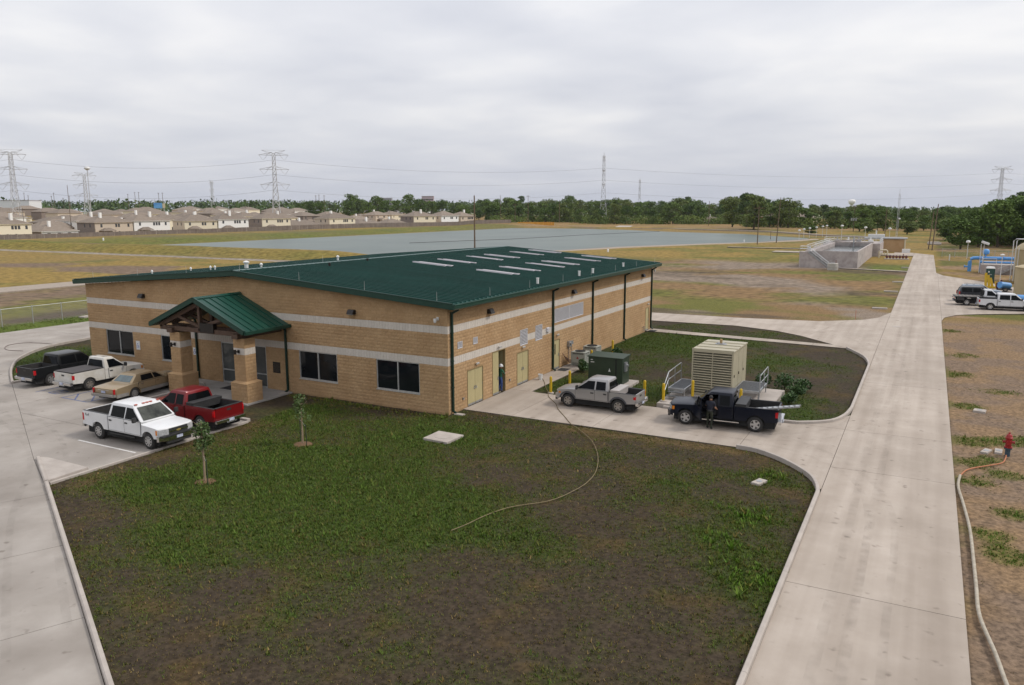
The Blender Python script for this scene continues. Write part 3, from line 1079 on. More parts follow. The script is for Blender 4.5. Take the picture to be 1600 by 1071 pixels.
# ------------------------------------------------------------------ rainwater pipes
for y in (.33, 13.55, 20.9, 28.2, 35.6):
    d = MB().box(.02, .14, y - .07, y + .07, .12, 5.78).obox((.08, y, 5.72), (.5, y + .02, 5.95), .14, .12).obox((.08, y, .16), (.3, y, .05), .12, .1)
    for z in (1.5, 3.0, 4.6):
        d.box(.015, .155, y - .10, y + .10, z, z + .05)
    d.build('downpipe', M_pipe, B, bevel=.01)
for x in (-20.22, -12.05):
    d = MB().box(x - .065, x + .065, -.14, -.02, .1, 4.15).obox((x, -.08, 4.1), (x, -.35, 4.3), .12, .1).obox((x, -.08, .15), (x, -.32, .05), .12, .1)
    d.build('downpipe', M_pipe, B, bevel=.01)
for x, y, r_ in ((.45, .33, 0), (-12.05, -.55, 1.57)):
    MB().box(-.25, .35, -.15, .15, -.02, .05).build('splash_block', M_kerb, B, bevel=.015, loc=(x, y, 0), rz=-r_)

# ------------------------------------------------------------------ front windows: frame, two panes, sill


def win(xa, xb, z0=.99, z1=2.77, mull=True):
    w = empty('window')
    w.parent = B
    f = MB()
    t = .055
    f.box(xa, xa + t, .03, .16, z0, z1).box(xb - t, xb, .03, .16, z0, z1).box(xa + t, xb - t, .03, .16, z1 - t, z1).box(xa + t, xb - t, .03, .16, z0, z0 + t)
    xm = (xa + xb) / 2
    if mull:
        f.box(xm - .035, xm + .035, .025, .15, z0 + t, z1 - t)
    f.build('frame', M_alu, w)
    for a, b in (((xa + t, xm - .036), (xm + .036, xb - t)) if mull else ((xa + t, xb - t),)):
        MB().box(a, b, .085, .1, z0 + t, z1 - t).build('pane', M_glass, w)
    MB().box(xa - .03, xb + .03, -.035, .05, z0 - .055, z0 - .002).build('sill', M_alu, w, bevel=.008)


for a, b in ((-29.97, -26.95), (-23.94, -20.93), (-11.06, -8.0), (-5.02, -1.95)):
    win(a, b)

# glazed entrance: door leaf pair with sidelights
ent = empty('entrance')
ent.parent = B
f = MB()
for x in (-17.96, -16.72, -15.85, -15.08, -13.94):
    f.box(x, x + .06, .03, .17, 0, 2.77)
for a, b in ((-17.9, -16.72), (-16.66, -15.85), (-15.79, -15.08), (-15.02, -13.94)):
    f.box(a, b, .035, .165, 2.70, 2.77).box(a, b, .035, .165, 0, .12).box(a, b, .035, .165, .88, .95)
f.build('frame', M_alu, ent)
M_glass2 = mat('entrance_glass', (0.07, 0.075, 0.075), 0.05, spec=.3, c2=(0.12, 0.125, 0.12), scale=.7, world=True)
for a, b in ((-17.9, -16.72), (-16.66, -15.85), (-15.79, -15.08), (-15.02, -13.94)):
    MB().box(a, b, .09, .10, .12, .88).build('pane', M_glass2, ent)
    MB().box(a, b, .09, .10, .95, 2.70).build('pane', M_glass2, ent)
MB().cyl((-15.9, -.02, .9), (-15.9, -.02, 1.3), .015, n=8).build('handle', M_bronze, ent)
# bronze plaque with raised lines
pq = MB().box(-13.3, -12.68, -.035, 0, 1.13, 1.84).build('plaque', M_bronze, B, bevel=.008)
tx = MB()
for i in range(8):
    w = .2 + .06 * ((i * 7) % 3)
    tx.box(-12.99 - w, -12.99 + w, -.041, -.034, 1.22 + i * .07, 1.24 + i * .07)
tx.build('plaque_lettering', mat('brass', (0.10, 0.075, 0.05), 0.4, 0.6), pq)

# accessible parking signs on the wall
M_signblue = mat('sign_blue', (0.02, 0.06, 0.35), 0.4)
for x, z, w, h in ((-26.42, 1.83, .40, .64), (-20.5, 1.9, .32, .5)):
    s = MB().box(x - w / 2, x + w / 2, -.03, -.006, z - h / 2, z + h / 2).build('parking_sign', M_wht, B)
    p = MB()
    p.lathe([(.04, -.036), (.04, -.031)], (x - .01, 0, z + .13), 10, 'y')
    p.obox((x - .01, -.034, z + .1), (x - .01, -.034, z - .03), .035, .004, up=(0, 1, 0)).obox((x - .01, -.034, z - .02), (x + .08, -.034, z - .03), .035, .004, up=(0, 1, 0)).obox((x + .07, -.034, z - .02), (x + .1, -.034, z - .15), .035, .004, up=(0, 1, 0))
    pts = [(x - .03 + .09 * math.cos(t), -.034, z - .07 + .09 * math.sin(t)) for t in np.linspace(R(130), R(350), 10)]
    p.tube(pts, .014, 5)
    p.build('wheelchair_symbol', M_signblue, s)

# ------------------------------------------------------------------ doors, louvers and fittings of the long side


def side_door(ya, yb, h, leaves, frame=True, open_first=None):
    d = empty('door')
    d.parent = B
    f = MB()
    t = .05
    f.box(-.16, .02, ya, ya + t, 0, h).box(-.16, .02, yb - t, yb, 0, h).box(-.16, .02, ya + t, yb - t, h - t, h)
    f.build('frame', M_door if not frame else M_dframe, d)
    w = (yb - ya - 2 * t) / leaves
    for k in range(leaves):
        a = ya + t + k * w
        if open_first is not None and k == open_first:
            continue
        lf = MB().box(-.06, -.015, a + .008, a + w - .008, .02, h - t - .01).build('door_leaf', M_door, d, bevel=.006)
        hs = a + w - .09 if k == 0 else a + .09
        MB().box(-.015, .02, hs - .025, hs + .025, .92, 1.12).cyl((.03, hs, 1.0), (.03, hs + (-.12 if k == 0 else .12), 1.0), .012, n=6).build('handle', M_galv, lf)
        for z in (.25, 1.05, 1.85):
            MB().box(-.014, -.004, (a + .01 if k == 0 else a + w - .03), (a + .03 if k == 0 else a + w - .01), z, z + .11).build('hinge', M_galv, lf)
        MB().box(-.012, -.006, a + .03, a + w - .03, .03, .14).build('kick_plate', M_galv, lf)
    return d


side_door(2.0, 3.82, 2.177, 2)
big_door = side_door(4.95, 6.62, 2.77, 2, open_first=1)
lf = MB().box(0, .045, 0, .77, .02, 2.7).build('door_leaf', M_door, big_door, bevel=.006, loc=(-.03, 6.57, 0), rz=R(84))
side_door(8.18, 9.84, 2.177, 2)
d4 = side_door(13.84, 14.82, 2.177, 1)
MB().box(-.012, -.004, 14.02, 14.14, 1.1, 1.85).build('vision_panel', M_glass, d4)
side_door(34.15, 35.1, 2.177, 1)
# dim room behind the open door
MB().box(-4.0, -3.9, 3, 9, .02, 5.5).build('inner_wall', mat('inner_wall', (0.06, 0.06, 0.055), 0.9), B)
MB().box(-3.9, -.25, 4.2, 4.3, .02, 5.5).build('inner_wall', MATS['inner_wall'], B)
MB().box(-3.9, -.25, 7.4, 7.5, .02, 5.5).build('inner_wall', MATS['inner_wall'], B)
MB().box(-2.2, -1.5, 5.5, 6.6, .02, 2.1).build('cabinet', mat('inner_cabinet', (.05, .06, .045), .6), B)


def louver(ya, yb, z0, z1, n, split=False, proud=.03):
    l_ = empty('louver')
    l_.parent = B
    f = MB()
    t = .035
    f.box(-.1, proud, ya, ya + t, z0, z1).box(-.1, proud, yb - t, yb, z0, z1).box(-.1, proud, ya + t, yb - t, z0, z0 + t).box(-.1, proud, ya + t, yb - t, z1 - t, z1)
    if split:
        ym = (ya + yb) / 2
        f.box(-.1, proud, ym - .03, ym + .03, z0 + t, z1 - t)
    f.build('frame', M_louv, l_)
    MB().box(-.14, -.12, ya, yb, z0, z1).build('screen', M_dark, l_)
    h = (z1 - z0 - 2 * t) / n
    spans = [(ya + t, yb - t)] if not split else [(ya + t, (ya + yb) / 2 - .03), ((ya + yb) / 2 + .03, yb - t)]
    for a, b in spans:
        sm_ = MB()
        sm_.add([(.02, a, 0), (.02, b, 0), (-.1, b, h * .35), (-.1, a, h * .35), (.02, a, h * .42), (.02, b, h * .42), (-.1, b, h * .35 + .012), (-.1, a, h * .35 + .012)],
                [(0, 3, 2, 1), (4, 5, 6, 7), (0, 1, 5, 4), (1, 2, 6, 5), (2, 3, 7, 6), (3, 0, 4, 7)])
        me = sm_.mesh('slat', M_louv)
        for k in range(n):
            link('slat', me, l_, (0, 0, z0 + t + k * h))


louver(1.0, 1.5, 3.607, 4.0, 5)
louver(2.7, 3.2, 3.607, 4.0, 5)
louver(8.63, 9.68, 2.573, 3.607, 10)
louver(10.87, 11.9, 2.573, 3.607, 10)
louver(13.9, 19.08, 3.411, 4.392, 11, True)
lv = MB().box(.003, .07, 12.53, 12.94, 2.95, 3.26)
for k in range(4):
    lv.obox((.09, 12.55, 2.98 + k * .07), (.09, 12.92, 2.98 + k * .07), .05, .02)
lv.build('wall_vent', M_louv, B)


def wallpack(p, n):
    """Dark bronze wall light with a sloping hood."""
    o = MB()
    o.add([(-.27, 0, -.14), (.27, 0, -.14), (.27, 0, .14), (-.27, 0, .14), (-.24, -.30, -.12), (.24, -.30, -.12), (.24, -.16, .14), (-.24, -.16, .14)],
          [(0, 3, 2, 1), (4, 5, 6, 7), (0, 1, 5, 4), (1, 2, 6, 5), (2, 3, 7, 6), (3, 0, 4, 7)])
    r = o.build('wall_light', M_bronze, B, bevel=.02, loc=p, rz=0 if n == 0 else R(90))
    MB().box(-.2, .2, -.26, -.04, -.155, -.13).build('lens', mat('lamp_lens', (.35, .34, .31), .2), r)


for x in (-25.5, -6.65):
    wallpack((x, -.02, 5.45), 0)
for y in (4.6, 17.1, 32.9):
    wallpack((.02, y, 5.36), 1)


def cam_dome(p, d):
    o = MB().obox((0, 0, 0), (0, -.28, .02), .05, .05).cyl((0, -.28, .04), (0, -.28, -.1), .085, n=12).lathe([(.08, -.1), (.07, -.16), (.035, -.2), (.0001, -.205)], (0, -.28, 0), 12).box(-.07, .07, -.03, 0, -.08, .1)
    o.build('security_camera', M_wht, B, smooth=40, loc=p, rz=d)


cam_dome((-.62, -.02, 5.42), 0)
cam_dome((.1, 35.7, 5.7), R(60))
for y, z in ((3.0, 2.42), (5.75, 2.98), (8.95, 2.46), (14.3, 2.5), (34.6, 2.52)):
    d = MB()
    d.cyl((.0, y, z), (.12, y, z + .04), .025, n=6).lathe([(.02, 0), (.06, .05), (.065, .12)], (.12, y - .07, z - .06), 10).lathe([(.02, 0), (.06, .05), (.065, .12)], (.12, y + .1, z - .06), 10)
    d.build('door_light', M_wht, B, smooth=40)
# meter boxes and conduits near the condensers, hose bibbs
mt = MB().box(0.002, .2, 16.15, 16.55, 1.35, 1.75).cyl((.2, 16.35, 1.58), (.27, 16.35, 1.58), .1, n=14).box(0.002, .14, 16.7, 17.0, 1.45, 1.7)
mt.cyl((.07, 16.35, .1), (.07, 16.35, 1.35), .03, n=8).cyl((.07, 16.85, .9), (.07, 16.85, 1.45), .025, n=8)
mt.build('meter_box', M_galv, B)
rf = MB()
for k in range(4):
    rf.tube([(.05, 15.3 + k * .12, 1.0 - k * .12), (.18, 15.3 + k * .1, .8 - k * .1), (.45, 15.5, .55 - k * .08), (.9, 15.75, .4 - k * .06)], .028, 6)
rf.build('refrigerant_line', mat('pipe_wrap', (.2, .12, .08), .8), B, smooth=60)
for y, z in ((1.45, .55), (7.1, .55)):
    MB().box(.002, .08, y, y + .1, z, z + .13).build('wall_socket', M_galv, B)
MB().tube([(.02, 33.2, .5), (.2, 33.2, .5), (.2, 33.2, .12)], .03, 6).tube([(.02, 33.55, .5), (.2, 33.55, .5), (.2, 33.55, .12)], .03, 6).build('standpipe', M_galv, B)

# ------------------------------------------------------------------ entrance porch
P = empty('porch')
P.parent = B
PX0, PX1, PYF = -19.95, -11.68, -3.72
PXM = (PX0 + PX1) / 2
ZE, ZR = 4.36, 6.12


def pz(x):
    return ZR - (ZR - ZE) * abs(x - PXM) / (PX1 - PXM)


rf = MB()
for xa, xb in ((PX0, PXM), (PXM, PX1)):
    q = [(xa, PYF, pz(xa) - .16), (xb, PYF, pz(xb) - .16), (xb, -.04, pz(xb) - .16), (xa, -.04, pz(xa) - .16), (xa, PYF, pz(xa) - .02), (xb, PYF, pz(xb) - .02), (xb, -.04, pz(xb) - .02), (xa, -.04, pz(xa) - .02)]
    rf.add(q, [(0, 3, 2, 1), (4, 5, 6, 7), (0, 1, 5, 4), (1, 2, 6, 5), (2, 3, 7, 6), (3, 0, 4, 7)])
rf.build('porch_roof', M_trim, P)
M_proof = mat('porch_roof_metal', (0.006, 0.044, 0.030), 0.36, c2=(0.008, 0.052, 0.036), scale=1.5, world=True, rnd=.05, spec=.28)
sl_ = math.atan((ZR - ZE) / (PX1 - PXM))
Lp = math.hypot(PX1 - PXM, ZR - ZE)
npp = 7
pw2 = (-.06 - PYF - .1) / npp
pmb = MB().box(.06, Lp + .02, .004, pw2 - .004, -.018, .002).box(.06, Lp + .02, -.015, .015, 0, .05)
pme = pmb.mesh('porch_roof_panel', M_proof)
for k in range(npp):
    o = link('porch_roof_panel', pme, P, (PXM, PYF + .1 + k * pw2, ZR))
    o.rotation_euler = (0, sl_, 0)
    o = link('porch_roof_panel', pme, P, (PXM, PYF + .1 + (k + 1) * pw2, ZR))
    o.rotation_euler = (0, sl_, R(180))
tr = MB()
for xa, xb in ((PX0, PXM), (PXM, PX1)):
    tr.obox((xa, PYF, pz(xa) - .05), (xb, PYF, pz(xb) - .05), .10, .30)
    tr.obox((xa, PYF + .04, pz(xa) + .055), (xb, PYF + .04, pz(xb) + .055), .20, .03)
tr.build('porch_rake_trim', M_trim, P, bevel=.012)
MB().add([(PXM - .16, PYF - .02, pz(PXM - .16) + .055), (PXM, PYF - .02, ZR + .09), (PXM + .16, PYF - .02, pz(PXM + .16) + .055), (PXM - .16, -.03, pz(PXM - .16) + .055), (PXM, -.03, ZR + .09), (PXM + .16, -.03, pz(PXM + .16) + .055)],
         [(0, 1, 4, 3), (1, 2, 5, 4)]).build('porch_ridge_cap', M_proof, P)
for xe, s_ in ((PX0, -1), (PX1, 1)):
    MB().box(min(xe, xe + s_ * .14), max(xe, xe + s_ * .14), PYF, -.03, ZE - .19, ZE + .02).build('porch_gutter', M_trim, P, bevel=.02)
# timber truss in the gable and the beams on the columns
tb = MB()
yt = -3.3
for dy in (0, .9):
    y = yt + dy
    tb.obox((PX0 + .55, y, 4.13), (PX1 - .55, y, 4.13), .2, .28)
    tb.obox((PX0 + .5, y, pz(PX0 + .5) - .33), (PXM, y, ZR - .33), .2, .26)
    tb.obox((PX1 - .5, y, pz(PX1 - .5) - .33), (PXM, y, ZR - .33), .2, .26)
    tb.obox((PXM, y, 4.1), (PXM, y, ZR - .4), .2, .2, up=(1, 0, 0))
    for s_ in (-1, 1):
        tb.obox((PXM, y, 4.35), (PXM + s_ * 1.9, y, pz(PXM + 1.9) - .4), .16, .18)
tb.build('truss', M_wood, P, bevel=.01)
MB().box(PXM + .1, PXM + 1.3, yt - .16, yt + .12, 4.05, 4.62).build('truss_plate', M_bronze, P, bevel=.01)
for x in (-18.3, -12.6):
    MB().obox((x, -3.62, 4.02), (x, -.05, 4.02), .5, .30).build('porch_beam', M_wood, P, bevel=.015)


def column(cx, cy):
    """Block pier: wide base with sloped cap, narrower shaft with one white band; each visible block is a piece."""
    c = empty('column')
    c.parent = P
    core = MB().box(cx - .66, cx + .66, cy - .60, cy + .60, -.1, 1.18).box(cx - .45, cx + .45, cy - .42, cy + .42, 1.18, 3.88)
    core.build('pier_core', M_mortar, c)
    capm = MB()
    capm.add([(cx - .70, cy - .64, 1.18), (cx + .70, cy - .64, 1.18), (cx + .70, cy + .64, 1.18), (cx - .70, cy + .64, 1.18), (cx - .48, cy - .45, 1.30), (cx + .48, cy - .45, 1.30), (cx + .48, cy + .45, 1.30), (cx - .48, cy + .45, 1.30)],
             [(0, 3, 2, 1), (4, 5, 6, 7), (0, 1, 5, 4), (1, 2, 6, 5), (2, 3, 7, 6), (3, 0, 4, 7)])
    capm.build('cap', M_block, c)
    cache = {}
    def course(hx, hy, z, h, off, band):
        for face in range(4):
            half = hx if face % 2 == 0 else hy
            dist = hy if face % 2 == 0 else hx
            u = -half
            cuts = [-half]
            k = -half + (.203 if off else .406)
            while k < half - .08:
                cuts.append(k)
                k += .406 if not band else .203
            cuts.append(half)
            for a, b in zip(cuts, cuts[1:]):
                key = (round(b - a, 3), round(h, 3), band, random.randint(0, 2))
                if key not in cache:
                    v, f = block_geo(b - a - .01, h - .01, len(cache), band)
                    cache[key] = MB().add(v, f).mesh('block', M_band if band else M_block)
                an = face * math.pi / 2
                lx, ly = a + .005, -dist - .012
                px_ = cx + lx * math.cos(an) - ly * math.sin(an)
                py_ = cy + lx * math.sin(an) + ly * math.cos(an)
                link('block', cache[key], c, (px_, py_, z + .005), an)
    for i in range(6):
        course(.66, .60, i * .197, .197, i % 2, False)
    z = 1.30
    i = 0
    while z < 3.85:
        if abs(z - 2.9) < .1:
            course(.45, .42, z, .40, 0, True)
            z += .40
            continue
        h = .2
        course(.45, .42, z, min(h, 3.88 - z), i % 2, False)
        z += h
        i += 1
    s = MB().box(cx - .07, cx + .07, cy - .50, cy - .44, 3.0, 3.2).obox((cx, cy - .5, 3.1), (cx, cy - .78, 3.12), .07, .07).cyl((cx, cy - .74, 2.98), (cx, cy - .74, 3.24), .09, n=12)
    s.build('sconce', M_bronze, c, smooth=40)


column(-18.2, -2.9)
column(-12.6, -2.9)
tag(MB().prism([(-20.4, -3.75), (-11.75, -3.75), (-11.75, -.02), (-20.4, -.02)], -.15, .035).build('porch_slab', mat('porch_concrete', (.27, .255, .24), .8, c2=(.32, .30, .28), scale=1.2, detail=7, world=True)), kind='structure')
# ------------------------------------------------------------------ yard equipment beside the long wall
M_khaki = mat('khaki_enamel', (0.38, 0.345, 0.245), 0.45, c2=(0.34, 0.31, 0.22), scale=1.5, detail=5)
M_yellow = mat('safety_yellow', (0.55, 0.36, 0.01), 0.45, c2=(0.48, 0.31, 0.01), scale=4)
M_tgreen = mat('transformer_green', (0.016, 0.032, 0.016), 0.5, c2=(0.024, 0.042, 0.022), scale=2)
M_grate = mat('steel_grating', (0.10, 0.105, 0.11), 0.6, .4, c2=(.14, .145, .15), scale=9)
M_leaf = mat('shrub_leaf', (0.022, 0.062, 0.012), 0.6, c2=(0.05, 0.10, 0.02), scale=3, rnd=.25)
M_bark = mat('bark', (0.10, 0.075, 0.05), 0.9, c2=(0.06, 0.045, 0.03), scale=8, bump=.6)

pad = MB().prism([(9.75, 7.2), (15.85, 7.2), (15.85, 13.95), (9.75, 13.95)], -.15, .24).build('generator_pad', M_kerb, bevel=.02)
tag(pad, kind='structure')
G0 = empty('generator_cabinet', (0, 0, .24))
tag(G0, 'tall khaki generator cabinet with louvered end standing on concrete pad', 'generator')
ga, gb, gc, gd, gh = 10.95, 13.42, 10.15, 14.1, 2.80
sh = MB().box(ga + .05, gb - .05, gc + .25, gd - .03, 0, gh - .05)
sh.build('housing', M_khaki, G0)
fr = MB().box(ga, ga + .09, gc, gc + .3, 0, gh).box(gb - .09, gb, gc, gc + .3, 0, gh).box(ga + .09, gb - .09, gc, gc + .3, gh - .14, gh).box(ga + .09, gb - .09, gc, gc + .3, 0, .1)
xm_ = (ga + gb) / 2
fr.box(xm_ - .03, xm_ + .03, gc + .01, gc + .28, .1, gh - .14)
fr.build('louver_frame', M_khaki, G0, bevel=.01)
MB().box(ga + .09, gb - .09, gc + .22, gc + .245, .1, gh - .14).build('louver_back', M_dark, G0)
ns = 17
hh = (gh - .24) / ns
for a, b in ((ga + .09, xm_ - .03), (xm_ + .03, gb - .09)):
    s = MB().add([(a, .0, 0), (b, .0, 0), (b, .16, hh * .42), (a, .16, hh * .42), (a, .0, hh * .38), (b, .0, hh * .38), (b, .16, hh * .42 + .02), (a, .16, hh * .42 + .02)],
                 [(0, 3, 2, 1), (4, 5, 6, 7), (0, 1, 5, 4), (1, 2, 6, 5), (2, 3, 7, 6), (3, 0, 4, 7)]).mesh('louver_slat', M_khaki)
    for k in range(ns):
        link('louver_slat', s, G0, (0, gc, .1 + k * hh))
for k in range(4):
    a = gc + .05 + k * (gd - gc - .1) / 4
    MB().box(ga - .02, gb + .02, a + .012, a + (gd - gc - .1) / 4 - .012, gh - .05, gh + .03).box(ga - .02, gb + .02, a - .012, a + .008, gh - .05, gh + .07).build('roof_panel', M_khaki, G0)
for k, (a, b) in enumerate(((gc + .32, gc + 1.55), (gc + 1.58, gc + 2.8), (gc + 2.83, gd - .05))):
    dd = MB().box(gb - .05, gb - .02, a, b, .12, gh - .14).build('access_door', M_khaki, G0, bevel=.008)
    MB().box(gb - .02, gb + .02, a + .1, a + .14, 1.2, 1.36).build('handle', M_bronze, dd)
    dd = MB().box(ga + .02, ga + .05, a, b, .12, gh - .14).build('access_door', M_khaki, G0, bevel=.008)
MB().cyl((12.1, 12.6, gh), (12.1, 12.6, gh + .05), .36, n=20).cyl((12.1, 12.6, gh + .05), (12.1, 12.6, gh + .1), .24, n=16).build('exhaust_flange', M_galv, G0, smooth=40)
MB().cyl((12.1, 12.6, gh + .1), (12.1, 12.6, gh + .34), .085, n=12).build('exhaust_stub', mat('rusty_pipe', (.32, .22, .10), .7), G0, smooth=40)


def landing(label, x0, x1, y0, y1, railx, steps):
    p = empty('access_platform', (0, 0, .24))
    tag(p, label, 'platform')
    z = .58
    f = MB().box(x0, x1, y0, y0 + .06, z - .14, z).box(x0, x1, y1 - .06, y1, z - .14, z).box(x0, x0 + .06, y0 + .06, y1 - .06, z - .14, z).box(x1 - .06, x1, y0 + .06, y1 - .06, z - .14, z)
    f.build('frame', M_galv, p)
    n = int((y1 - y0 - .12) / .06)
    g = MB()
    for k in range(n):
        g.box(x0 + .06, x1 - .06, y0 + .065 + k * .06, y0 + .10 + k * .06, z - .03, z - .002)
    for k in range(3):
        xx = x0 + .1 + k * (x1 - x0 - .25) / 2
        g.box(xx, xx + .02, y0 + .06, y1 - .06, z - .05, z - .031)
    tag(g.build('grating', M_grate, p), kind='stuff')
    for x in (x0 + .05, x1 - .05):
        for y in (y0 + .1, y1 - .1):
            MB().cyl((x, y, 0), (x, y, z - .14), .035, n=8).build('leg', M_galv, p)
    if steps:
        for k in range(2):
            MB().box(x0 + .05, x1 - .05, y0 - .3 * (k + 1), y0 - .3 * (k + 1) + .27, .38 - .19 * k, .42 - .19 * k).build('step', M_grate, p)
    t = .032
    yb = y0 - (.62 if steps else 0)
    r_ = MB().tube([(railx, yb, 0), (railx, yb, .95), (railx, y0 + .1, 1.52), (railx, y1 - .15, 1.62), (railx, y1 - .05, 1.55), (railx, y1 - .05, z)], t, 8)
    r_.build('top_rail', M_galv, p, smooth=50)
    MB().tube([(railx, yb, .5), (railx, y0 + .1, 1.06), (railx, y1 - .08, 1.12)], t * .8, 8).build('mid_rail', M_galv, p, smooth=50)
    for y in (y0 + .1, (y0 + y1) / 2):
        MB().cyl((railx, y, z - .1), (railx, y, 1.55), t * .9, n=8).build('rail_post', M_galv, p)
    return p


landing('grey steel platform with handrail on the left side of the generator', 9.92, 10.93, 8.85, 11.75, 9.90, True)
landing('grey steel platform with handrail on the right side of the generator', 13.48, 14.95, 10.3, 12.9, 14.97, False)

BOL = [((2.76, 7.54), 'yellow bollard nearest the block wall at the edge of the drive'), ((3.1, 9.7), 'yellow bollard behind the hood of the silver pickup'), ((10.0, 7.7), 'yellow bollard at the front left corner of the generator pad'),
       ((11.3, 9.3), 'yellow bollard against the louvered end of the generator'), ((1.3, 22.2), 'yellow bollard by the small shrub past the condensers'), ((1.5, 17.3), 'yellow bollard between the condensers and the green transformer'),
       ((8.35, 9.2), 'yellow bollard behind the tailgate of the silver pickup'), ((14.3, 8.4), 'yellow bollard behind the bed of the navy pickup')]
bb = None
for (x, y), lab in BOL:
    zb = .24 if 9.7 < x < 15.9 else -.05
    if bb is None:
        bb = empty('bollard', (x, y, zb))
        MB().lathe([(.085, -.05), (.085, 1.0), (.078, 1.05), (.05, 1.085), (.0001, 1.095)], (0, 0, 0), 16).build('post', M_yellow, bb, smooth=40)
        MB().lathe([(.2, -.06), (.2, .05), (.17, .07), (.0001, .071)], (0, 0, 0), 16).build('footing', M_kerb, bb, smooth=40)
        o = bb
    else:
        o = copy_tree(bb)
        o.location = (x, y, zb)
    tag(o, lab, 'bollard', 'yellow safety bollards')

T0 = empty('transformer', (0, 0, 0))
tag(T0, 'dark green pad-mounted transformer box behind the silver pickup', 'transformer')
MB().prism([(3.5, 10.9), (6.7, 10.9), (6.7, 13.0), (3.5, 13.0)], -.1, .1).build('pad', M_kerb, T0, bevel=.015)
tb_ = MB().box(3.8, 6.18, 11.12, 12.45, .1, 1.80)
tb_.build('tank', M_tgreen, T0, bevel=.02)
MB().add([(3.74, 11.06, 1.80), (6.24, 11.06, 1.80), (6.24, 12.52, 1.80), (3.74, 12.52, 1.80), (3.74, 11.06, 1.86), (6.24, 11.06, 1.86), (6.24, 12.52, 1.94), (3.74, 12.52, 1.94)],
         [(0, 3, 2, 1), (4, 5, 6, 7), (0, 1, 5, 4), (1, 2, 6, 5), (2, 3, 7, 6), (3, 0, 4, 7)]).build('lid', M_tgreen, T0, bevel=.01)
MB().box(5.7, 5.78, 11.1, 11.118, .2, 1.75).build('door_seam', M_dark, T0)
for x, z, w, h in ((3.98, 1.60, .14, .04), (3.98, 1.44, .14, .05), (4.12, 1.44, .1, .05)):
    MB().box(x, x + w, 11.098, 11.119, z, z + h).build('label_plate', M_wht, T0)
MB().add([(5.22, 11.1, .92), (5.38, 11.1, .92), (5.33, 11.1, 1.05), (5.30, 11.1, 1.16), (5.27, 11.1, 1.05)], [(0, 1, 2, 3, 4)]).build('warning_label', M_wht, T0)
MB().box(6.18, 6.32, 11.4, 11.75, .95, 1.55).cyl((6.32, 11.58, 1.36), (6.42, 11.58, 1.36), .09, n=14).build('meter_box', M_galv, T0, bevel=.01)


def condenser(loc, label):
    c = empty('condenser_unit', loc)
    tag(c, label, 'air conditioner', 'outdoor condensers')
    m = mat('condenser_grey', (.33, .34, .30), .55, c2=(.29, .30, .265), scale=3)
    MB().box(-.58, .58, -.5, .5, -.06, .08).build('base', M_kerb, c)
    MB().box(-.5, .5, -.42, .42, .08, 1.02).build('coil', M_dark, c)
    for x in (-.5, .5):
        for y in (-.42, .42):
            MB().box(x - .06, x + .06, y - .06, y + .06, .08, 1.03).build('corner_post', m, c)
    for k in range(16):
        z = .13 + k * .054
        MB().box(-.45, .45, -.455, -.43, z, z + .03).box(.51, .54, -.36, .36, z, z + .03).box(-.54, -.51, -.36, .36, z, z + .03).build('grille_bar', m, c)
    MB().box(-.44, .44, -.475, -.456, .3, .9).build('front_panel', m, c)
    MB().add([(-.02, -.48, .78), (-.12, -.48, .60), (.08, -.48, .60)], [(0, 2, 1)]).build('badge', mat('badge_red', (.3, .01, .01), .5), c)
    MB().box(-.56, .56, -.48, .48, 1.02, 1.10).build('top_cover', m, c, bevel=.02)
    g = MB()
    for r_ in (.12, .2, .28, .36):
        g.tube([(r_ * math.cos(t), r_ * math.sin(t), 1.13) for t in np.linspace(0, 2 * math.pi, 21)], .012, 5)
    g.lathe([(.39, 1.10), (.39, 1.135), (.36, 1.135)], (0, 0, 0), 20)
    g.build('fan_guard', M_dark, c)
    return c


condenser((1.12, 16.05, .02), 'grey condenser unit nearest the door with red triangle badge')
condenser((1.0, 18.6, .02), 'grey condenser unit standing behind the other against the block wall')
tag(MB().prism([(.1, 15.0), (1.9, 15.0), (1.9, 19.6), (.1, 19.6)], -.1, .02).build('condenser_pad', M_kerb), kind='structure')


def leaf_cloud(centers, n, size, seed, squash=1.0):
    """Leaf faces spread through a set of ellipsoids (cx, cy, cz, rx, ry, rz)."""
    rs = np.random.RandomState(seed)
    w = np.array([c[3] * c[4] * c[5] for c in centers]) ** .7
    pick = rs.choice(len(centers), n, p=w / w.sum())
    C = np.array(centers)[pick]
    d = rs.normal(size=(n, 3))
    d /= np.linalg.norm(d, axis=1)[:, None]
    rad = rs.uniform(.35, 1.0, n) ** .55
    P = C[:, :3] + d * C[:, 3:6] * rad[:, None]
    a = rs.normal(size=(n, 3))
    a /= np.linalg.norm(a, axis=1)[:, None]
    b = np.cross(a, rs.normal(size=(n, 3)))
    b /= np.linalg.norm(b, axis=1)[:, None]
    s = (size * rs.uniform(.55, 1.3, n))[:, None]
    V = np.stack([P - a * s, P + b * s * .6, P + a * s, P - b * s * .6], 1).reshape(-1, 3)
    return V, np.arange(4 * n).reshape(-1, 4)


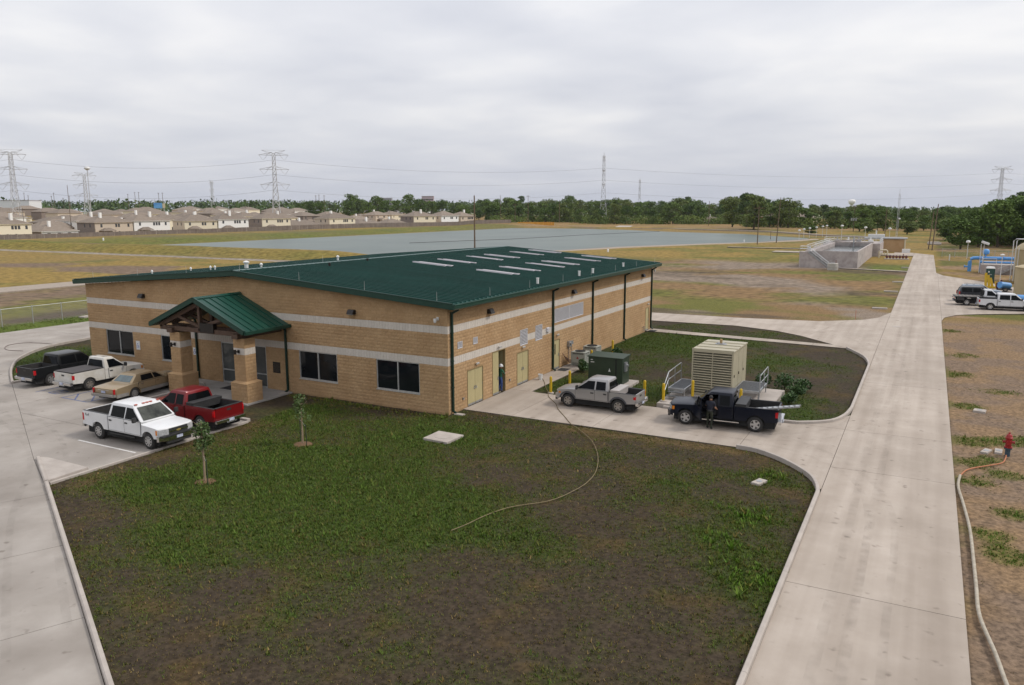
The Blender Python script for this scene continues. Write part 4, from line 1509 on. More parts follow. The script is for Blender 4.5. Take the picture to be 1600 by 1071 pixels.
def shrub(loc, label, r, h, seed, n=520, m=None):
    s = empty('shrub', loc)
    tag(s, label, 'shrub', 'low shrubs in the yard')
    rr = random.Random(seed)
    cs = [(rr.uniform(-.45, .45) * r, rr.uniform(-.45, .45) * r, h * rr.uniform(.35, .75), r * rr.uniform(.4, .65), r * rr.uniform(.4, .65), h * rr.uniform(.22, .36)) for _ in range(6)]
    V, F = leaf_cloud(cs, n, .085, seed)
    link('foliage', npmesh('foliage', V, F, m or M_leaf), s)
    t = MB()
    for k in range(4):
        t.cyl((0, 0, -.1), (rr.uniform(-.3, .3) * r, rr.uniform(-.3, .3) * r, h * .6), .02, .008, n=5)
    t.build('stem', M_bark, s)


shrub((2.0, 14.6, -.05), 'small round shrub in front of the nearer condenser', .55, .95, 1)
shrub((1.95, 21.4, -.05), 'small shrub at the foot of the bollard past the condensers', .5, .7, 2)
shrub((14.35, 15.2, -.05), 'dark shrub just behind the right rear corner of the generator', .65, 1.1, 3)
shrub((15.6, 15.3, -.05), 'upright shrub behind the concrete end of the generator pad', .7, 1.2, 4)
shrub((16.7, 15.2, -.05), 'outermost leafy shrub right of the generator pad', .6, .85, 5)
shrub((16.6, 13.3, -.05), 'low shrub along the right edge of the generator pad', .7, .9, 6)
shrub((16.6, 11.7, -.05), 'low shrub behind the navy pickup tailgate', .65, .8, 7)
shrub((10.2, 14.9, -.05), 'shrub behind the left handrail of the generator', .6, 1.0, 8)

bk = empty('bucket', (.55, 10.55, 0.0))
tag(bk, 'white plastic bucket standing by the block wall', 'bucket')
MB().lathe([(.0001, .005), (.13, .0), (.16, .36), (.17, .36), (.17, .39), (.155, .39), (.15, .36), (.12, .03), (.0001, .03)], (0, 0, 0), 20).build('pail', M_wht, bk, smooth=40)
MB().tube([(.17 * math.cos(t), .03 + .05 * math.sin(t), .34 - .22 * math.sin(t)) for t in np.linspace(0, math.pi, 12)], .005, 5).build('handle', M_galv, bk)


def hose(name, label, pts, r, m, n=6):
    P3 = [Vector((p.x, p.y, r + .005)) for p in arc(pts, n)]
    o = MB().tube(P3, r, 8).build(name, m, None, smooth=70)
    return tag(o, label, 'hose')


M_hose = mat('tan_hose', (.13, .095, .045), .6, c2=(.20, .155, .075), scale=3, world=True)
gh_pts = [(.3, 11.2), (1.0, 10.2), (1.9, 8.6), (2.6, 7.5), (3.1, 6.5), (3.6, 5.85), (4.3, 5.0), (4.93, 3.96), (5.9, 2.7), (6.84, 1.46), (7.67, .66), (9.04, -.92), (10.13, -2.86), (10.86, -4.82), (11.1, -6.26), (11.04, -7.5), (10.63, -9.08), (9.59, -10.38), (9.13, -11.55), (8.93, -12.61), (8.72, -13.37)]
hose('garden_hose', 'thin tan garden hose curving across the lawn from the block wall', gh_pts, .017, M_hose)
fh_pts = [(25.75, -16.5), (25.54, -14.76), (25.4, -13.41), (25.14, -11.4), (25.14, -9.49), (25.15, -7.54), (25.15, -4.67), (25.03, -1.98), (24.91, .17), (25.02, 1.72)]
hose('fire_hose', 'pale canvas fire hose lying along the right edge of the road', fh_pts, .055, mat('canvas_hose', (.40, .36, .29), .85, c2=(.30, .26, .2), scale=6, world=True))
hose('rubber_hose', 'thin orange hose joining the fire hose to the red hydrant', [(25.02, 1.72), (25.25, 2.6), (25.6, 3.2), (26.2, 3.9), (26.75, 4.6), (26.95, 5.5), (27.0, 5.95)], .028, mat('orange_hose', (.38, .13, .05), .6))
hose('coiled_hose', 'dark hose loop lying on the concrete left of the parked trucks', [(-40.8, 2.6), (-43, 3.6), (-45.6, 2.9), (-45.6, 1.4), (-43.6, .2), (-41.8, .5)], .02, mat('brown_hose', (.10, .06, .05), .6))

hy = empty('fire_hydrant', (27.06, 6.1, -.05))
tag(hy, 'red fire hydrant with blue base right of the road', 'hydrant')
M_hred = mat('hydrant_red', (.30, .012, .01), .45, c2=(.24, .01, .01), scale=4)
MB().cyl((0, 0, -.1), (0, 0, .42), .11, n=14).lathe([(.17, .36), (.17, .42), (.12, .43)], (0, 0, 0), 14).build('standpipe', mat('hydrant_base', (.03, .06, .085), .6), hy, smooth=40)
MB().lathe([(.17, .43), (.17, .49), (.125, .50), (.125, .84), (.16, .86), (.16, .92), (.13, .94), (.11, 1.04), (.05, 1.09), (.04, 1.16), (.0001, 1.165)], (0, 0, 0), 16).build('barrel', M_hred, hy, smooth=40)
for d, r_ in (((1, 0, 0), .06), ((-1, 0, 0), .06), ((0, -1, 0), .085)):
    MB().cyl((d[0] * .08, d[1] * .08, .70), (d[0] * .2, d[1] * .2, .70), r_, n=12).cyl((d[0] * .2, d[1] * .2, .70), (d[0] * .24, d[1] * .24, .70), r_ * 1.25, n=8).build('nozzle', M_hred, hy, smooth=40)

# concrete covers let into the lawn and verge
for poly, z, lab, nm in (([(1.35, -4.5), (1.35, -3.05), (2.9, -3.1), (2.85, -4.6)], .06, 'square pale concrete access cover in the lawn near the building corner', 'access_cover'),
                         ([(17.22, -3.3), (17.45, -2.62), (17.82, -2.75), (17.58, -3.42)], .05, 'small rectangular valve cover in the lawn near the curved kerb', 'valve_cover'),
                         ([(25.95, 6.0), (26.2, 6.75), (26.5, 6.6), (26.25, 5.95)], .05, 'small concrete cover left of the hydrant, nearer the road', 'valve_cover'),
                         ([(26.55, 6.2), (26.62, 6.95), (26.93, 6.9), (26.86, 6.15)], .06, 'small concrete cover right beside the hydrant', 'valve_cover'),
                         ([(26.0, 14.6), (26.1, 15.2), (26.7, 15.1), (26.6, 14.5)], .05, 'flat concrete cover in the bare earth farther up the road', 'valve_cover'),
                         ([(-57.3, 15.2), (-56.3, 15.2), (-56.3, 16.2), (-57.3, 16.2)], .1, 'pale concrete cover in the grass by the chain-link fence', 'access_cover')):
    o = MB().prism(poly, -.1, z).build(nm, M_kerb, bevel=.012)
    tag(o, lab, 'cover')
    cx, cy = sum(p[0] for p in poly) / 4, sum(p[1] for p in poly) / 4
    ln = .12 if nm == 'valve_cover' else .4
    MB().cyl((cx, cy, z - .02), (cx, cy, z + .012), ln, n=16).build('lid', M_galv if nm == 'valve_cover' else M_kerb, o)
mh = MB().cyl((20.9, 48.0, -.1), (20.9, 48.0, .012), .42, n=24).build('manhole_cover', M_kerb)
tag(mh, 'round manhole cover in the concrete where the service road joins', 'manhole cover')
sk = MB().cyl((16.9, 51.9, -.1), (16.9, 51.9, .95), .022, n=6).build('survey_stake', mat('stake_orange', (.45, .14, .08), .7))
tag(sk, 'thin orange survey stake at the edge of the brown field', 'stake')
for (x, y, w), lab in zip(((18.6, 63, 1.6), (18.9, 84, 1.8), (19.2, 100, 1.6), (19.3, 134, 1.3)), ('nearest', 'second', 'third', 'farthest')):
    o = MB().box(x - w / 2, x + w / 2, y - .3, y + .3, -.2, .06).build('wheel_stop', M_kerb, bevel=.03)
    tag(o, lab + ' of the pale concrete strips in the field left of the far road', 'concrete strip', 'concrete strips along the field')


def sapling(loc, label, h, seed, n):
    s = empty('sapling', loc)
    tag(s, label, 'tree', 'staked saplings on the front lawn')
    rr = random.Random(seed)
    t = MB().tube([(0, 0, -.1), (.02, .01, h * .3), (-.02, .03, h * .65), (.03, 0, h * .95)], [.05, .042, .03, .012], 8)
    for k in range(9):
        z = h * rr.uniform(.42, .9)
        a = rr.uniform(0, 6.28)
        l_ = rr.uniform(.2, .45)
        t.cyl((0, .02, z), (l_ * math.cos(a), l_ * math.sin(a), z + l_ * .9), .012, .005, n=5)
    t.build('trunk', mat('pale_bark', (.30, .22, .15), .85, c2=(.22, .16, .1), scale=9), s, smooth=60)
    cs = [(rr.uniform(-.22, .22), rr.uniform(-.22, .22), h * rr.uniform(.52, 1.0), .26, .26, .26) for _ in range(10)]
    V, F = leaf_cloud(cs, n, .065, seed)
    link('crown', npmesh('crown', V, F, mat('sapling_leaf', (.045, .085, .016), .6, c2=(.075, .12, .024), scale=4)), s)
    for dx, dy in ((-.55, .45), (.55, -.3)):
        st = MB().cyl((dx, dy, -.1), (dx * .98, dy * .98, 1.15), .022, n=6)
        st.build('stake', mat('stake_green', (.03, .04, .025), .6), s)
        MB().cyl((dx * .98, dy * .98, 1.02), (0, 0.02, 1.15), .006, n=4).build('tie_wire', M_galv, s)
    mu = MB().lathe([(.5, -.02), (.42, .03), (.2, .06), (.0001, .07)], (0, 0, -.02), 14)
    mu.build('mulch', mat('mulch', (.15, .075, .035), .95, c2=(.1, .06, .03), scale=9), s)


sapling((-3.4, -13.9, -.03), 'taller staked sapling on the lawn beside the white crew cab pickup', 2.75, 5, 760)
sapling((-3.5, -7.9, -.03), 'smaller staked sapling on the lawn below the front window', 2.45, 6, 330)

# flower pot and mat at the entrance
fl = empty('flower_pot', (-14.55, -.55, .035))
tag(fl, 'dark urn with purple and white flowers beside the entrance glass', 'plant pot')
MB().lathe([(.0001, 0), (.16, 0), (.12, .06), (.2, .45), (.24, .55), (.22, .56), (.0001, .5)], (0, 0, 0), 16).build('urn', M_bronze, fl, smooth=40)
V, F = leaf_cloud([(0, 0, .78, .28, .28, .25), (.1, 0, .95, .2, .2, .2)], 260, .05, 8)
link('flowers', npmesh('flowers', V, F, mat('petals', (.32, .25, .42), .6, c2=(.55, .5, .58), scale=7)), fl)
dm = MB().box(-16.6, -15.2, -1.5, -.6, .036, .052).build('door_mat', mat('rubber_mat', (.02, .02, .022), .9))
tag(dm, 'black rubber mat on the porch slab before the entrance', 'mat')
for (x, y, lab) in ((.55, 14.3, 'dark mat before the single door beside the condensers'), (.6, 34.6, 'dark mat before the far door at the rear corner')):
    o = MB().box(x - .35, x + .35, y - .45, y + .45, .004, .02).build('door_mat', MATS['rubber_mat'])
    tag(o, lab, 'mat')

# chain-link fence left of the access road
CF = empty('chain_link_fence', (0, 0, 0))
tag(CF, 'grey chain-link fence along the grass left of the access road', 'fence')
M_fence = mat('fence_steel', (.40, .41, .41), .5, .5)
pm_ = MB().cyl((0, 0, -.2), (0, 0, 1.75), .04, n=8).lathe([(.05, 1.74), (.045, 1.78), (.0001, 1.8)], (0, 0, 0), 8).mesh('post', M_fence)
ys_ = [-20 + 3.05 * k for k in range(27)]
for y in ys_:
    link('post', pm_, CF, (-57.4, y, 0))
MB().cyl((-57.4, ys_[0], 1.72), (-57.4, ys_[-1], 1.72), .025, n=6).build('top_rail', M_fence, CF)
msh = MB()
yy = ys_[0]
while yy < ys_[-1]:
    msh.obox((-57.4, yy, .02), (-57.4, yy + 1.7, 1.72), .006, .006)
    msh.obox((-57.4, yy + 1.7, .02), (-57.4, yy, 1.72), .006, .006)
    yy += .16
tag(msh.build('wire_mesh', M_fence, CF), kind='stuff')
# ------------------------------------------------------------------ vehicles (local frame: +x forward, +y left, origin on the ground midway between the axles)
M_tyre = mat('tyre_rubber', (0.018, 0.018, 0.018), 0.85, c2=(0.03, 0.028, 0.026), scale=8)
M_rim = mat('alloy_rim', (0.50, 0.50, 0.50), 0.32, 0.8)
M_rimd = mat('dull_rim', (0.33, 0.31, 0.28), 0.45, 0.6, c2=(.25, .22, .19), scale=6)
M_chrome = mat('chrome', (0.62, 0.62, 0.62), 0.15, 1.0)
M_blackp = mat('black_plastic', (0.02, 0.02, 0.021), 0.55, c2=(.03, .03, .03), scale=5)
M_vglass = mat('vehicle_glass', (0.004, 0.005, 0.006), 0.03, spec=.10)
M_vglass2 = mat('clear_vehicle_glass', (0.075, 0.08, 0.07), 0.03, spec=.2, c2=(.02, .022, .02), scale=1.6)
M_lamp = mat('headlamp', (0.30, 0.31, 0.31), 0.1, spec=.8, c2=(.55, .55, .55), scale=9)
M_amber = mat('amber_lens', (0.6, 0.2, 0.02), 0.2)
M_red = mat('red_lens', (0.42, 0.008, 0.012), 0.18)
M_plate = mat('licence_plate', (0.62, 0.64, 0.68), 0.5, c2=(.25, .3, .5), scale=14)
M_under = mat('underbody', (0.012, 0.012, 0.012), 0.9)
M_liner = mat('bed_liner', (0.016, 0.016, 0.017), 0.8, c2=(.03, .028, .026), scale=5)


def paint(name, c, metal=0.0, rough=.3, c2=None):
    return mat(name, c, rough, metal, c2=c2 or tuple(v * .93 for v in c), scale=1.3, coat=.35 if c[0] > .05 else .12, spec=.3 if c[0] > .05 else .2)


def ring_arch(cx, r, z0, n=12, rev=False):
    """Points of a wheel arch from rear foot to front foot at height z0 (relative to the wheel centre at height hub)."""
    hub = r - .09
    a0 = math.asin(max(-1, min(1, (z0 - hub) / r)))
    p = [(cx - r * math.cos(a0 + (math.pi - 2 * a0) * k / n), hub + r * math.sin(a0 + (math.pi - 2 * a0) * k / n)) for k in range(n + 1)]
    return p[::-1] if rev else p


def station_body(name, outline, hw, m, parent, nose=None, tail=None, nr=.22, tr_=.10, drop=.05, ztop=.8, flare=.03):
    """Side outline swept across the car: rounded in plan at nose and tail, crowned on top, slightly barrelled sides."""
    st = [-1, -.975, -.9, -.6, 0, .6, .9, .975, 1]
    n = len(outline)
    q = []
    zmn, zmx = min(z for _, z in outline), max(z for _, z in outline)
    for t in st:
        k = abs(t) ** 5
        for x, z in outline:
            xx, zz_ = x, z
            if nose is not None and x > nose - .75:
                xx -= nr * k * ((x - nose + .75) / .75) ** 1.5
            if tail is not None and x < tail + .5:
                xx += tr_ * k * ((tail + .5 - x) / .5) ** 1.5
            if z > ztop:
                zz_ -= drop * k * min(1, (z - ztop) / .12)
            s = (z - zmn) / (zmx - zmn)
            y = t * hw * (1 - flare * (2 * s - .9) ** 2 * .8)
            q.append((xx, y, zz_))
    f = []
    for i in range(len(st) - 1):
        for j in range(n):
            k = (j + 1) % n
            f.append((i * n + j, i * n + k, (i + 1) * n + k, (i + 1) * n + j))
    f += [tuple(range(n - 1, -1, -1)), tuple(range((len(st) - 1) * n, len(st) * n))]
    return MB().add(q, f).build(name, m, parent, smooth=32)


class Cab:
    """Glasshouse: loft from the belt to the roof; gives points on its faces for the windows."""

    def __init__(s, xf0, xr0, xf1, xr1, hw0, hw1, z0, z1):
        s.a = (xf0, xr0, xf1, xr1, hw0, hw1, z0, z1)

    def side(s, x, v, sg, off=.006):
        xf0, xr0, xf1, xr1, hw0, hw1, z0, z1 = s.a
        zz_ = z0 + (z1 - .07 - z0) * v
        return (x, sg * (hw0 + (hw1 - hw0) * v + off), zz_)

    def xs(s, v):
        xf0, xr0, xf1, xr1 = s.a[:4]
        return xf0 + (xf1 - xf0) * v, xr0 + (xr1 - xr0) * v

    def build(s, m, parent):
        xf0, xr0, xf1, xr1, hw0, hw1, z0, z1 = s.a

        def ring(xf, xr, hy, z, b=.10):
            return [(xr + .02, -hy, z), (xf - b, -hy, z), (xf - b * .35, -hy * .9, z), (xf, -hy * .5, z), (xf + .01, 0, z), (xf, hy * .5, z), (xf - b * .35, hy * .9, z), (xf - b, hy, z), (xr + .02, hy, z), (xr - .02, hy * .8, z), (xr - .04, 0, z), (xr - .02, -hy * .8, z)]
        rg = [ring(xf0, xr0, hw0, z0 - .05), ring(xf0, xr0, hw0, z0), ring(xf1, xr1, hw1, z1 - .07), ring(xf1 - .05, xr1 + .03, hw1 - .035, z1 - .022), ring(xf1 - .16, xr1 + .1, hw1 - .14, z1), ring(xf1 - .5, xr1 + .35, hw1 - .45, z1 + .015)]
        n = len(rg[0])
        q = [p for r in rg for p in r]
        f = []
        for i in range(len(rg) - 1):
            for j in range(n):
                k = (j + 1) % n
                f.append((i * n + j, i * n + k, (i + 1) * n + k, (i + 1) * n + j))
        f.append(tuple(range((len(rg) - 1) * n, len(rg) * n)))
        return MB().add(q, f).build('cab', m, parent, smooth=35)

    def glass_side(s, pts, sg, m, parent, name='side_window'):
        o = [s.side(x, v, sg, .010) for x, v in pts]
        i = [s.side(x, v, sg, -.02) for x, v in pts]
        n = len(pts)
        return MB().add(o + i, [tuple(range(n)), tuple(range(2 * n - 1, n - 1, -1))] + [(k, (k + 1) % n, (k + 1) % n + n, k + n) for k in range(n)]).build(name, m, parent)

    def glass_end(s, front, m, parent, v0=.06, v1=.93, w=.86, b=.10):
        xf0, xr0, xf1, xr1, hw0, hw1, z0, z1 = s.a
        q, f = [], []
        us = (-1, -.9, -.5, 0, .5, .9, 1)
        for v in (v0, v1):
            hy = hw0 + (hw1 - hw0) * v
            xf = xf0 + (xf1 - xf0) * v
            xr = xr0 + (xr1 - xr0) * v
            z = z0 + (z1 - .07 - z0) * v
            for u in us:
                y = u * w * hy
                if front:
                    a = abs(u * w)
                    x = xf + .02 - (.0 if a < .5 else (a - .5) / .4 * b * .35 if a < .9 else b * .35 + (a - .9) / .1 * b * .65) + .006
                else:
                    x = xr - .046 + .02 * abs(u * w)
                q.append((x, y, z))
        n = len(us)
        for k in range(n - 1):
            f.append((k, k + 1, n + k + 1, n + k))
        return MB().add(q, f).build('windshield' if front else 'rear_window', m, parent, smooth=60)


def wheel(parent, x, y, r, w, rim=None, spokes=6, sg=1):
    """Tyre with a rim child; sg=+1 when the outer face looks to +y."""
    o = w / 2
    t = MB().lathe([(r * .58, -o), (r * .86, -o - .005), (r * .97, -o * .75), (r, -o * .4), (r, o * .4), (r * .97, o * .75), (r * .86, o + .005), (r * .60, o)], (0, 0, 0), 28, 'y')
    ty = t.build('wheel', M_tyre, parent, smooth=50, loc=(x, y, r))
    if sg < 0:
        ty.rotation_euler = (0, 0, math.pi)
    rm = MB()
    rm.lathe([(r * .60, -o * .2), (r * .61, o * .99), (r * .55, o * 1.0), (r * .52, o * .55), (r * .5, o * .4), (r * .12, o * .4), (.0001, o * .4)], (0, 0, 0), 28, 'y', m=1)
    for k in range(spokes):
        a = 2 * math.pi * k / spokes
        p0 = (math.cos(a) * r * .08, o * .86, math.sin(a) * r * .08)
        p1 = (math.cos(a) * r * .55, o * .92, math.sin(a) * r * .55)
        rm.obox(p0, p1, r * (.26 if spokes < 7 else .17), .04, m=0, up=(0, 1, 0))
    rm.lathe([(r * .61, o * .99), (r * .60, o * 1.04), (r * .54, o * 1.02), (r * .53, o * .6)], (0, 0, 0), 28, 'y', m=0)
    rm.lathe([(r * .15, o * .3), (r * .15, o * 1.0), (r * .1, o * 1.06), (.0001, o * 1.07)], (0, 0, 0), 12, 'y', m=0)
    rm.build('rim', [rim or M_rim, M_blackp], ty, smooth=40)
    return ty


def common(v, x, z, hw, sg, m):
    """Door mirror."""
    o = MB().obox((x, sg * hw, z), (x - .02, sg * (hw + .12), z + .05), .06, .05)
    o.box(x - .07, x + .05, min(sg * (hw + .1), sg * (hw + .32)), max(sg * (hw + .1), sg * (hw + .32)), z - .02, z + .22)
    o.build('mirror', m, v, bevel=.025)


def door_panel(v, pts, hw, sg, m, hx, hz, handle):
    """A door skin standing a few millimetres proud of the body side, with its handle."""
    n = len(pts)
    y0, y1 = sg * (hw - .02), sg * (hw + .007)
    q = [(x, y0, z) for x, z in pts] + [(x, y1, z) for x, z in pts]
    f = [tuple(range(n)), tuple(range(2 * n - 1, n - 1, -1))] + [(i, i + n, (i + 1) % n + n, (i + 1) % n) for i in range(n)]
    cx_, cz_ = sum(x for x, z in pts) / n, sum(z for x, z in pts) / n
    gq = [(x + (.014 if x > cx_ else -.014), z + (.012 if z > cz_ else -.012)) for x, z in pts]
    d = MB().add(q, f).build('door', m, v, bevel=.004)
    MB().xz(gq, sg * (hw - .03), sg * (hw + .0015)).build('door_gap', M_under, d)
    MB().box(hx - .10, hx + .10, min(y1, y1 + sg * .025), max(y1, y1 + sg * .025), hz - .035, hz + .035).build('handle', handle, d, bevel=.008)
    return d


def pickup(name, label, loc, rz, body, WB=3.6, hw=1.0, r=.39, hood=1.12, belt=1.18, roof=1.88, rail=1.25, fo=.95, ro=1.2, cab='crew', sill=.50, glassf=None, flare=None, rim=None, spokes=6,
           chrome=True, tonneau=None, toolbox=None, liner=True, handle=None, grille='bar', fbump=None, rbump=None, bed=True, open_door=False, slope=.10, group=None):
    v = empty(name, loc, rz)
    tag(v, label, 'pickup truck', group)
    xf, xr = WB / 2, -WB / 2
    nose, tail = xf + fo, xr - ro
    cowl = xf - .42
    cl = {'reg': 1.45, 'ext': 1.95, 'crew': 2.42}[cab]
    ra = r + .085
    crear = max(cowl - .12 - cl, xr + ra + .10)
    handle = handle or body
    # front clip and cab sides in one skin
    ol = [(crear, sill)] + [(xf - ra - .02, sill)] + ring_arch(xf, ra, sill) + [(nose - .12, sill + .02), (nose - .02, sill + .12), (nose, .78), (nose - .02, hood - slope - .05), (nose - .07, hood - slope), (nose - .45, hood - slope * .35), (xf - .05, hood), (cowl + .02, hood + .015), (cowl - .1, belt), (crear, belt)]
    b = station_body('body', ol, hw, body, v, nose=nose, nr=.24, drop=.07, ztop=hood - .16)
    MB().box(tail + .2, nose - .3, -hw + .18, hw - .18, r * .55, sill + .14).build('chassis', M_under, v)
    c = Cab(cowl + .02, crear, cowl - .72, crear + .10, hw - .035, hw - .24, belt, roof)
    cb = c.build(body, v)
    gl = glassf or M_vglass
    c.glass_end(True, M_vglass2, v)
    c.glass_end(False, gl, v, .10, .86, .84)
    # side windows between the pillars
    def quad(xa, xb, a0=.06, a1=.88):
        return [(xa, a0), (xb[0], a0), (xb[1], a1), (xa, a1)]
    xm = cowl - .12 - ((1.12 if cab != 'crew' else min(1.12, .5 * (cowl - .12 - crear) + .1)) if cab != 'reg' else 1.15)
    for sg in (-1, 1):
        c.glass_side([(xm, .05), (cowl - .16, .05), (cowl - .66, .66), (cowl - .78, .86), (xm, .88)], sg, gl, v)
        if cab != 'reg':
            c.glass_side([(crear + .20, .06), (xm - .09, .05), (xm - .09, .88), (crear + .24, .86)], sg, gl, v)
        # door skins
        zb, zt = sill + .06, belt - .005
        if not (open_door and sg > 0):
            door_panel(v, [(xm - .04, zb), (xf - ra - .02, zb), (cowl - .06, sill + .45), (cowl - .06, zt), (xm - .04, zt)], hw, sg, body, xm + .12, belt - .17, handle)
        if cab != 'reg':
            xr_ = crear + .06
            door_panel(v, [(xr_, zb), (xm - .055, zb), (xm - .055, zt), (xr_, zt)], hw, sg, body, xr_ + .16, belt - .17, handle)
        common(v, cowl - .22, belt + .02, hw - .02, sg, M_blackp)
    # bed
    x0, x1 = tail + .06, crear - .035
    ol = [(x0, sill + .08), (x0 + .02, rail)] + [(x1, rail), (x1, sill)] + [(xr + ra + .02, sill)] + ring_arch(xr, ra, sill, rev=True) + [(xr - ra - .05, sill + .03)]
    if bed:
        for sg in (-1, 1):
            n = len(ol)
            yo, yi = sg * hw, sg * (hw - .13)
            q = [(x, yo, z) for x, z in ol] + [(x, yi, z) for x, z in ol]
            m_ = MB().add(q, [tuple(range(n)), tuple(range(2 * n - 1, n - 1, -1))] + [(i, i + n, (i + 1) % n + n, (i + 1) % n) for i in range(n)])
            s = m_.build('bed_side', body, v, bevel=.012)
            MB().box(x0 + .02, x1, min(yo - sg * .02, yi), max(yo - sg * .02, yi), rail + .002, rail + .018).build('rail_cap', M_blackp if liner else body, s)
            MB().xz([(xr - ra, .72)] + ring_arch(xr, ra - .01, .72)[0:] + [(xr + ra, .72)], yi - sg * .25, yi).build('wheel_well', M_liner if liner else body, s)
            # lamp cluster on the corner
            MB().box(x0 - .015, x0 + .13, min(yo + sg * .004, yo - sg * .10), max(yo + sg * .004, yo - sg * .10), .86, rail - .1).build('tail_light', M_red, v, bevel=.012)
        inner = M_liner if liner else body
        MB().box(x0 + .02, x1, -hw + .131, hw - .131, .70, .76).build('bed_floor', inner, v)
        MB().box(x1 - .05, x1, -hw + .131, hw - .131, .76, rail).build('bed_front', inner, v)
        tg = MB().box(x0 - .012, x0 + .06, -hw + .12, hw - .12, sill + .10, rail).build('tailgate', body, v, bevel=.012)
        MB().box(x0 - .022, x0 - .01, -.14, .14, rail - .22, rail - .12).build('handle', M_blackp if handle is body else handle, tg)
        if liner:
            MB().box(x0 + .061, x0 + .075, -hw + .14, hw - .14, .76, rail - .012).build('tailgate_liner', M_liner, tg)
            for sg in (-1, 1):
                MB().box(x0 + .06, x1 - .05, min(sg * (hw - .131), sg * (hw - .145)), max(sg * (hw - .131), sg * (hw - .145)), .76, rail - .01).build('liner_side', M_liner, v)
        if tonneau:
            MB().box(x0 + .03, x1 - .03, -hw + .05, hw - .05, rail + .02, rail + .06).build('tonneau_cover', tonneau, v, bevel=.02)
        if toolbox:
            tm, xx = toolbox
            t_ = MB().box(x1 - xx - .52, x1 - xx, -hw + .03, hw - .03, rail - .25, rail + .12).build('tool_box', tm, v, bevel=.02)
            MB().box(x1 - xx - .54, x1 - xx + .01, -hw + .01, hw - .01, rail + .10, rail + .15).build('lid', tm, t_, bevel=.015)
    # bumpers, grille, lamps, plates
    fb_ = fbump or (M_chrome if chrome else body)
    q = MB()
    for i, (ya, yb) in enumerate(((-hw, -.62), (-.62, .62), (.62, hw))):
        xa = nose + .08
        pa = (xa - (.22 if i == 0 else 0), ya)
        pb_ = (xa - (.22 if i == 2 else 0), yb)
        q.add([(pa[0] - .16, pa[1], .46), (pb_[0] - .16, pb_[1], .46), (pb_[0], pb_[1], .48), (pa[0], pa[1], .48), (pa[0] - .16, pa[1], .74), (pb_[0] - .16, pb_[1], .74), (pb_[0], pb_[1], .71), (pa[0], pa[1], .71)],
              [(0, 3, 2, 1), (4, 5, 6, 7), (0, 1, 5, 4), (1, 2, 6, 5), (2, 3, 7, 6), (3, 0, 4, 7)])
    bp = q.build('front_bumper', fb_, v, smooth=40)
    MB().box(nose - .05, nose + .05, -.68, .68, .34, .47).build('air_dam', M_blackp, bp)
    MB().box(nose + .082, nose + .095, -.17, .17, .53, .67).build('licence_plate', M_plate, v)
    gz0, gz1 = .76, hood - slope - .07
    g = MB().box(nose - .05, nose + .018, -.52, .52, gz0, gz1).build('grille', M_blackp, v, bevel=.01)
    if grille == 'bar':
        MB().box(nose + .01, nose + .03, -.54, .54, (gz0 + gz1) / 2 - .035, (gz0 + gz1) / 2 + .035).build('grille_bar', M_chrome if chrome else body, g)
        MB().add([(nose + .036, y, (gz0 + gz1) / 2 + z) for y, z in ((-.13, .035), (-.05, .035), (-.04, .055), (.04, .055), (.05, .035), (.13, .035), (.11, -.035), (.05, -.035), (.04, -.055), (-.04, -.055), (-.05, -.035), (-.11, -.035))], [tuple(range(12))]).build('badge', mat('gold_badge', (.5, .38, .12), .3, .5), g)
    elif grille == 'cross':
        MB().box(nose + .01, nose + .03, -.54, .54, (gz0 + gz1) / 2 - .03, (gz0 + gz1) / 2 + .03).box(nose + .01, nose + .03, -.04, .04, gz0, gz1).build('grille_cross', body, g)
    for sg in (-1, 1):
        ya, yb = sorted((sg * .55, sg * (hw - .05)))
        MB().add([(nose - (.03 if abs(y) < .7 else .20), y, z) for x, y, z in [(0, sg * .54, gz0 + .02), (0, sg * (hw - .03), gz0 + .02), (0, sg * (hw - .03), gz1 - .02), (0, sg * .54, gz1)]] + [(nose + (.012 if abs(y) < .7 else -.165), y, z) for y, z in [(sg * .54, gz0 + .02), (sg * (hw - .03), gz0 + .02), (sg * (hw - .03), gz1 - .02), (sg * .54, gz1)]],
                 [(0, 1, 2, 3), (7, 6, 5, 4), (0, 4, 5, 1), (1, 5, 6, 2), (2, 6, 7, 3), (3, 7, 4, 0)]).build('headlight', M_lamp, v)
        y_ = sg * (hw + .002)
        MB().box(nose - .36, nose - .24, min(y_, y_ - sg * .05), max(y_, y_ - sg * .05), gz0 + .03, gz1 - .03).build('turn_light', M_amber, v)
    rb = MB().box(tail - .12, tail + .06, -hw + .04, hw - .04, .50, .68).box(tail - .16, tail - .1, -.35, .35, .46, .5)
    rb.build('rear_bumper', rbump or (M_chrome if chrome else M_blackp), v, bevel=.02)
    MB().box(tail - .135, tail - .121, -.16, .16, .53, .66).build('licence_plate', M_plate, v)
    for x in (xf, xr):
        for sg in (-1, 1):
            wheel(v, x, sg * (hw - .15), r, .26, rim, spokes, sg)
            if flare:
                a = ring_arch(x, ra, sill)
                q = [(px_, sg * (hw + .035), pz_) for px_, pz_ in a] + [(x + (px_ - x) * 1.17, sg * (hw + .012), (r - .09) + (pz_ - r + .09) * 1.17) for px_, pz_ in a]
                n = len(a)
                MB().add(q, [(k, k + 1, n + k + 1, n + k) for k in range(n - 1)]).add([(px_, sg * (hw + .035), pz_) for px_, pz_ in a] + [(px_, sg * (hw - .08), pz_) for px_, pz_ in a], [(k, k + 1, n + k + 1, n + k) for k in range(n - 1)]).build('fender_flare', flare, v, smooth=50)
    v['cowl'], v['crear'], v['xm'], v['tail'], v['nose'], v['bedfront'] = cowl, crear, xm, tail, nose, x1
    return v


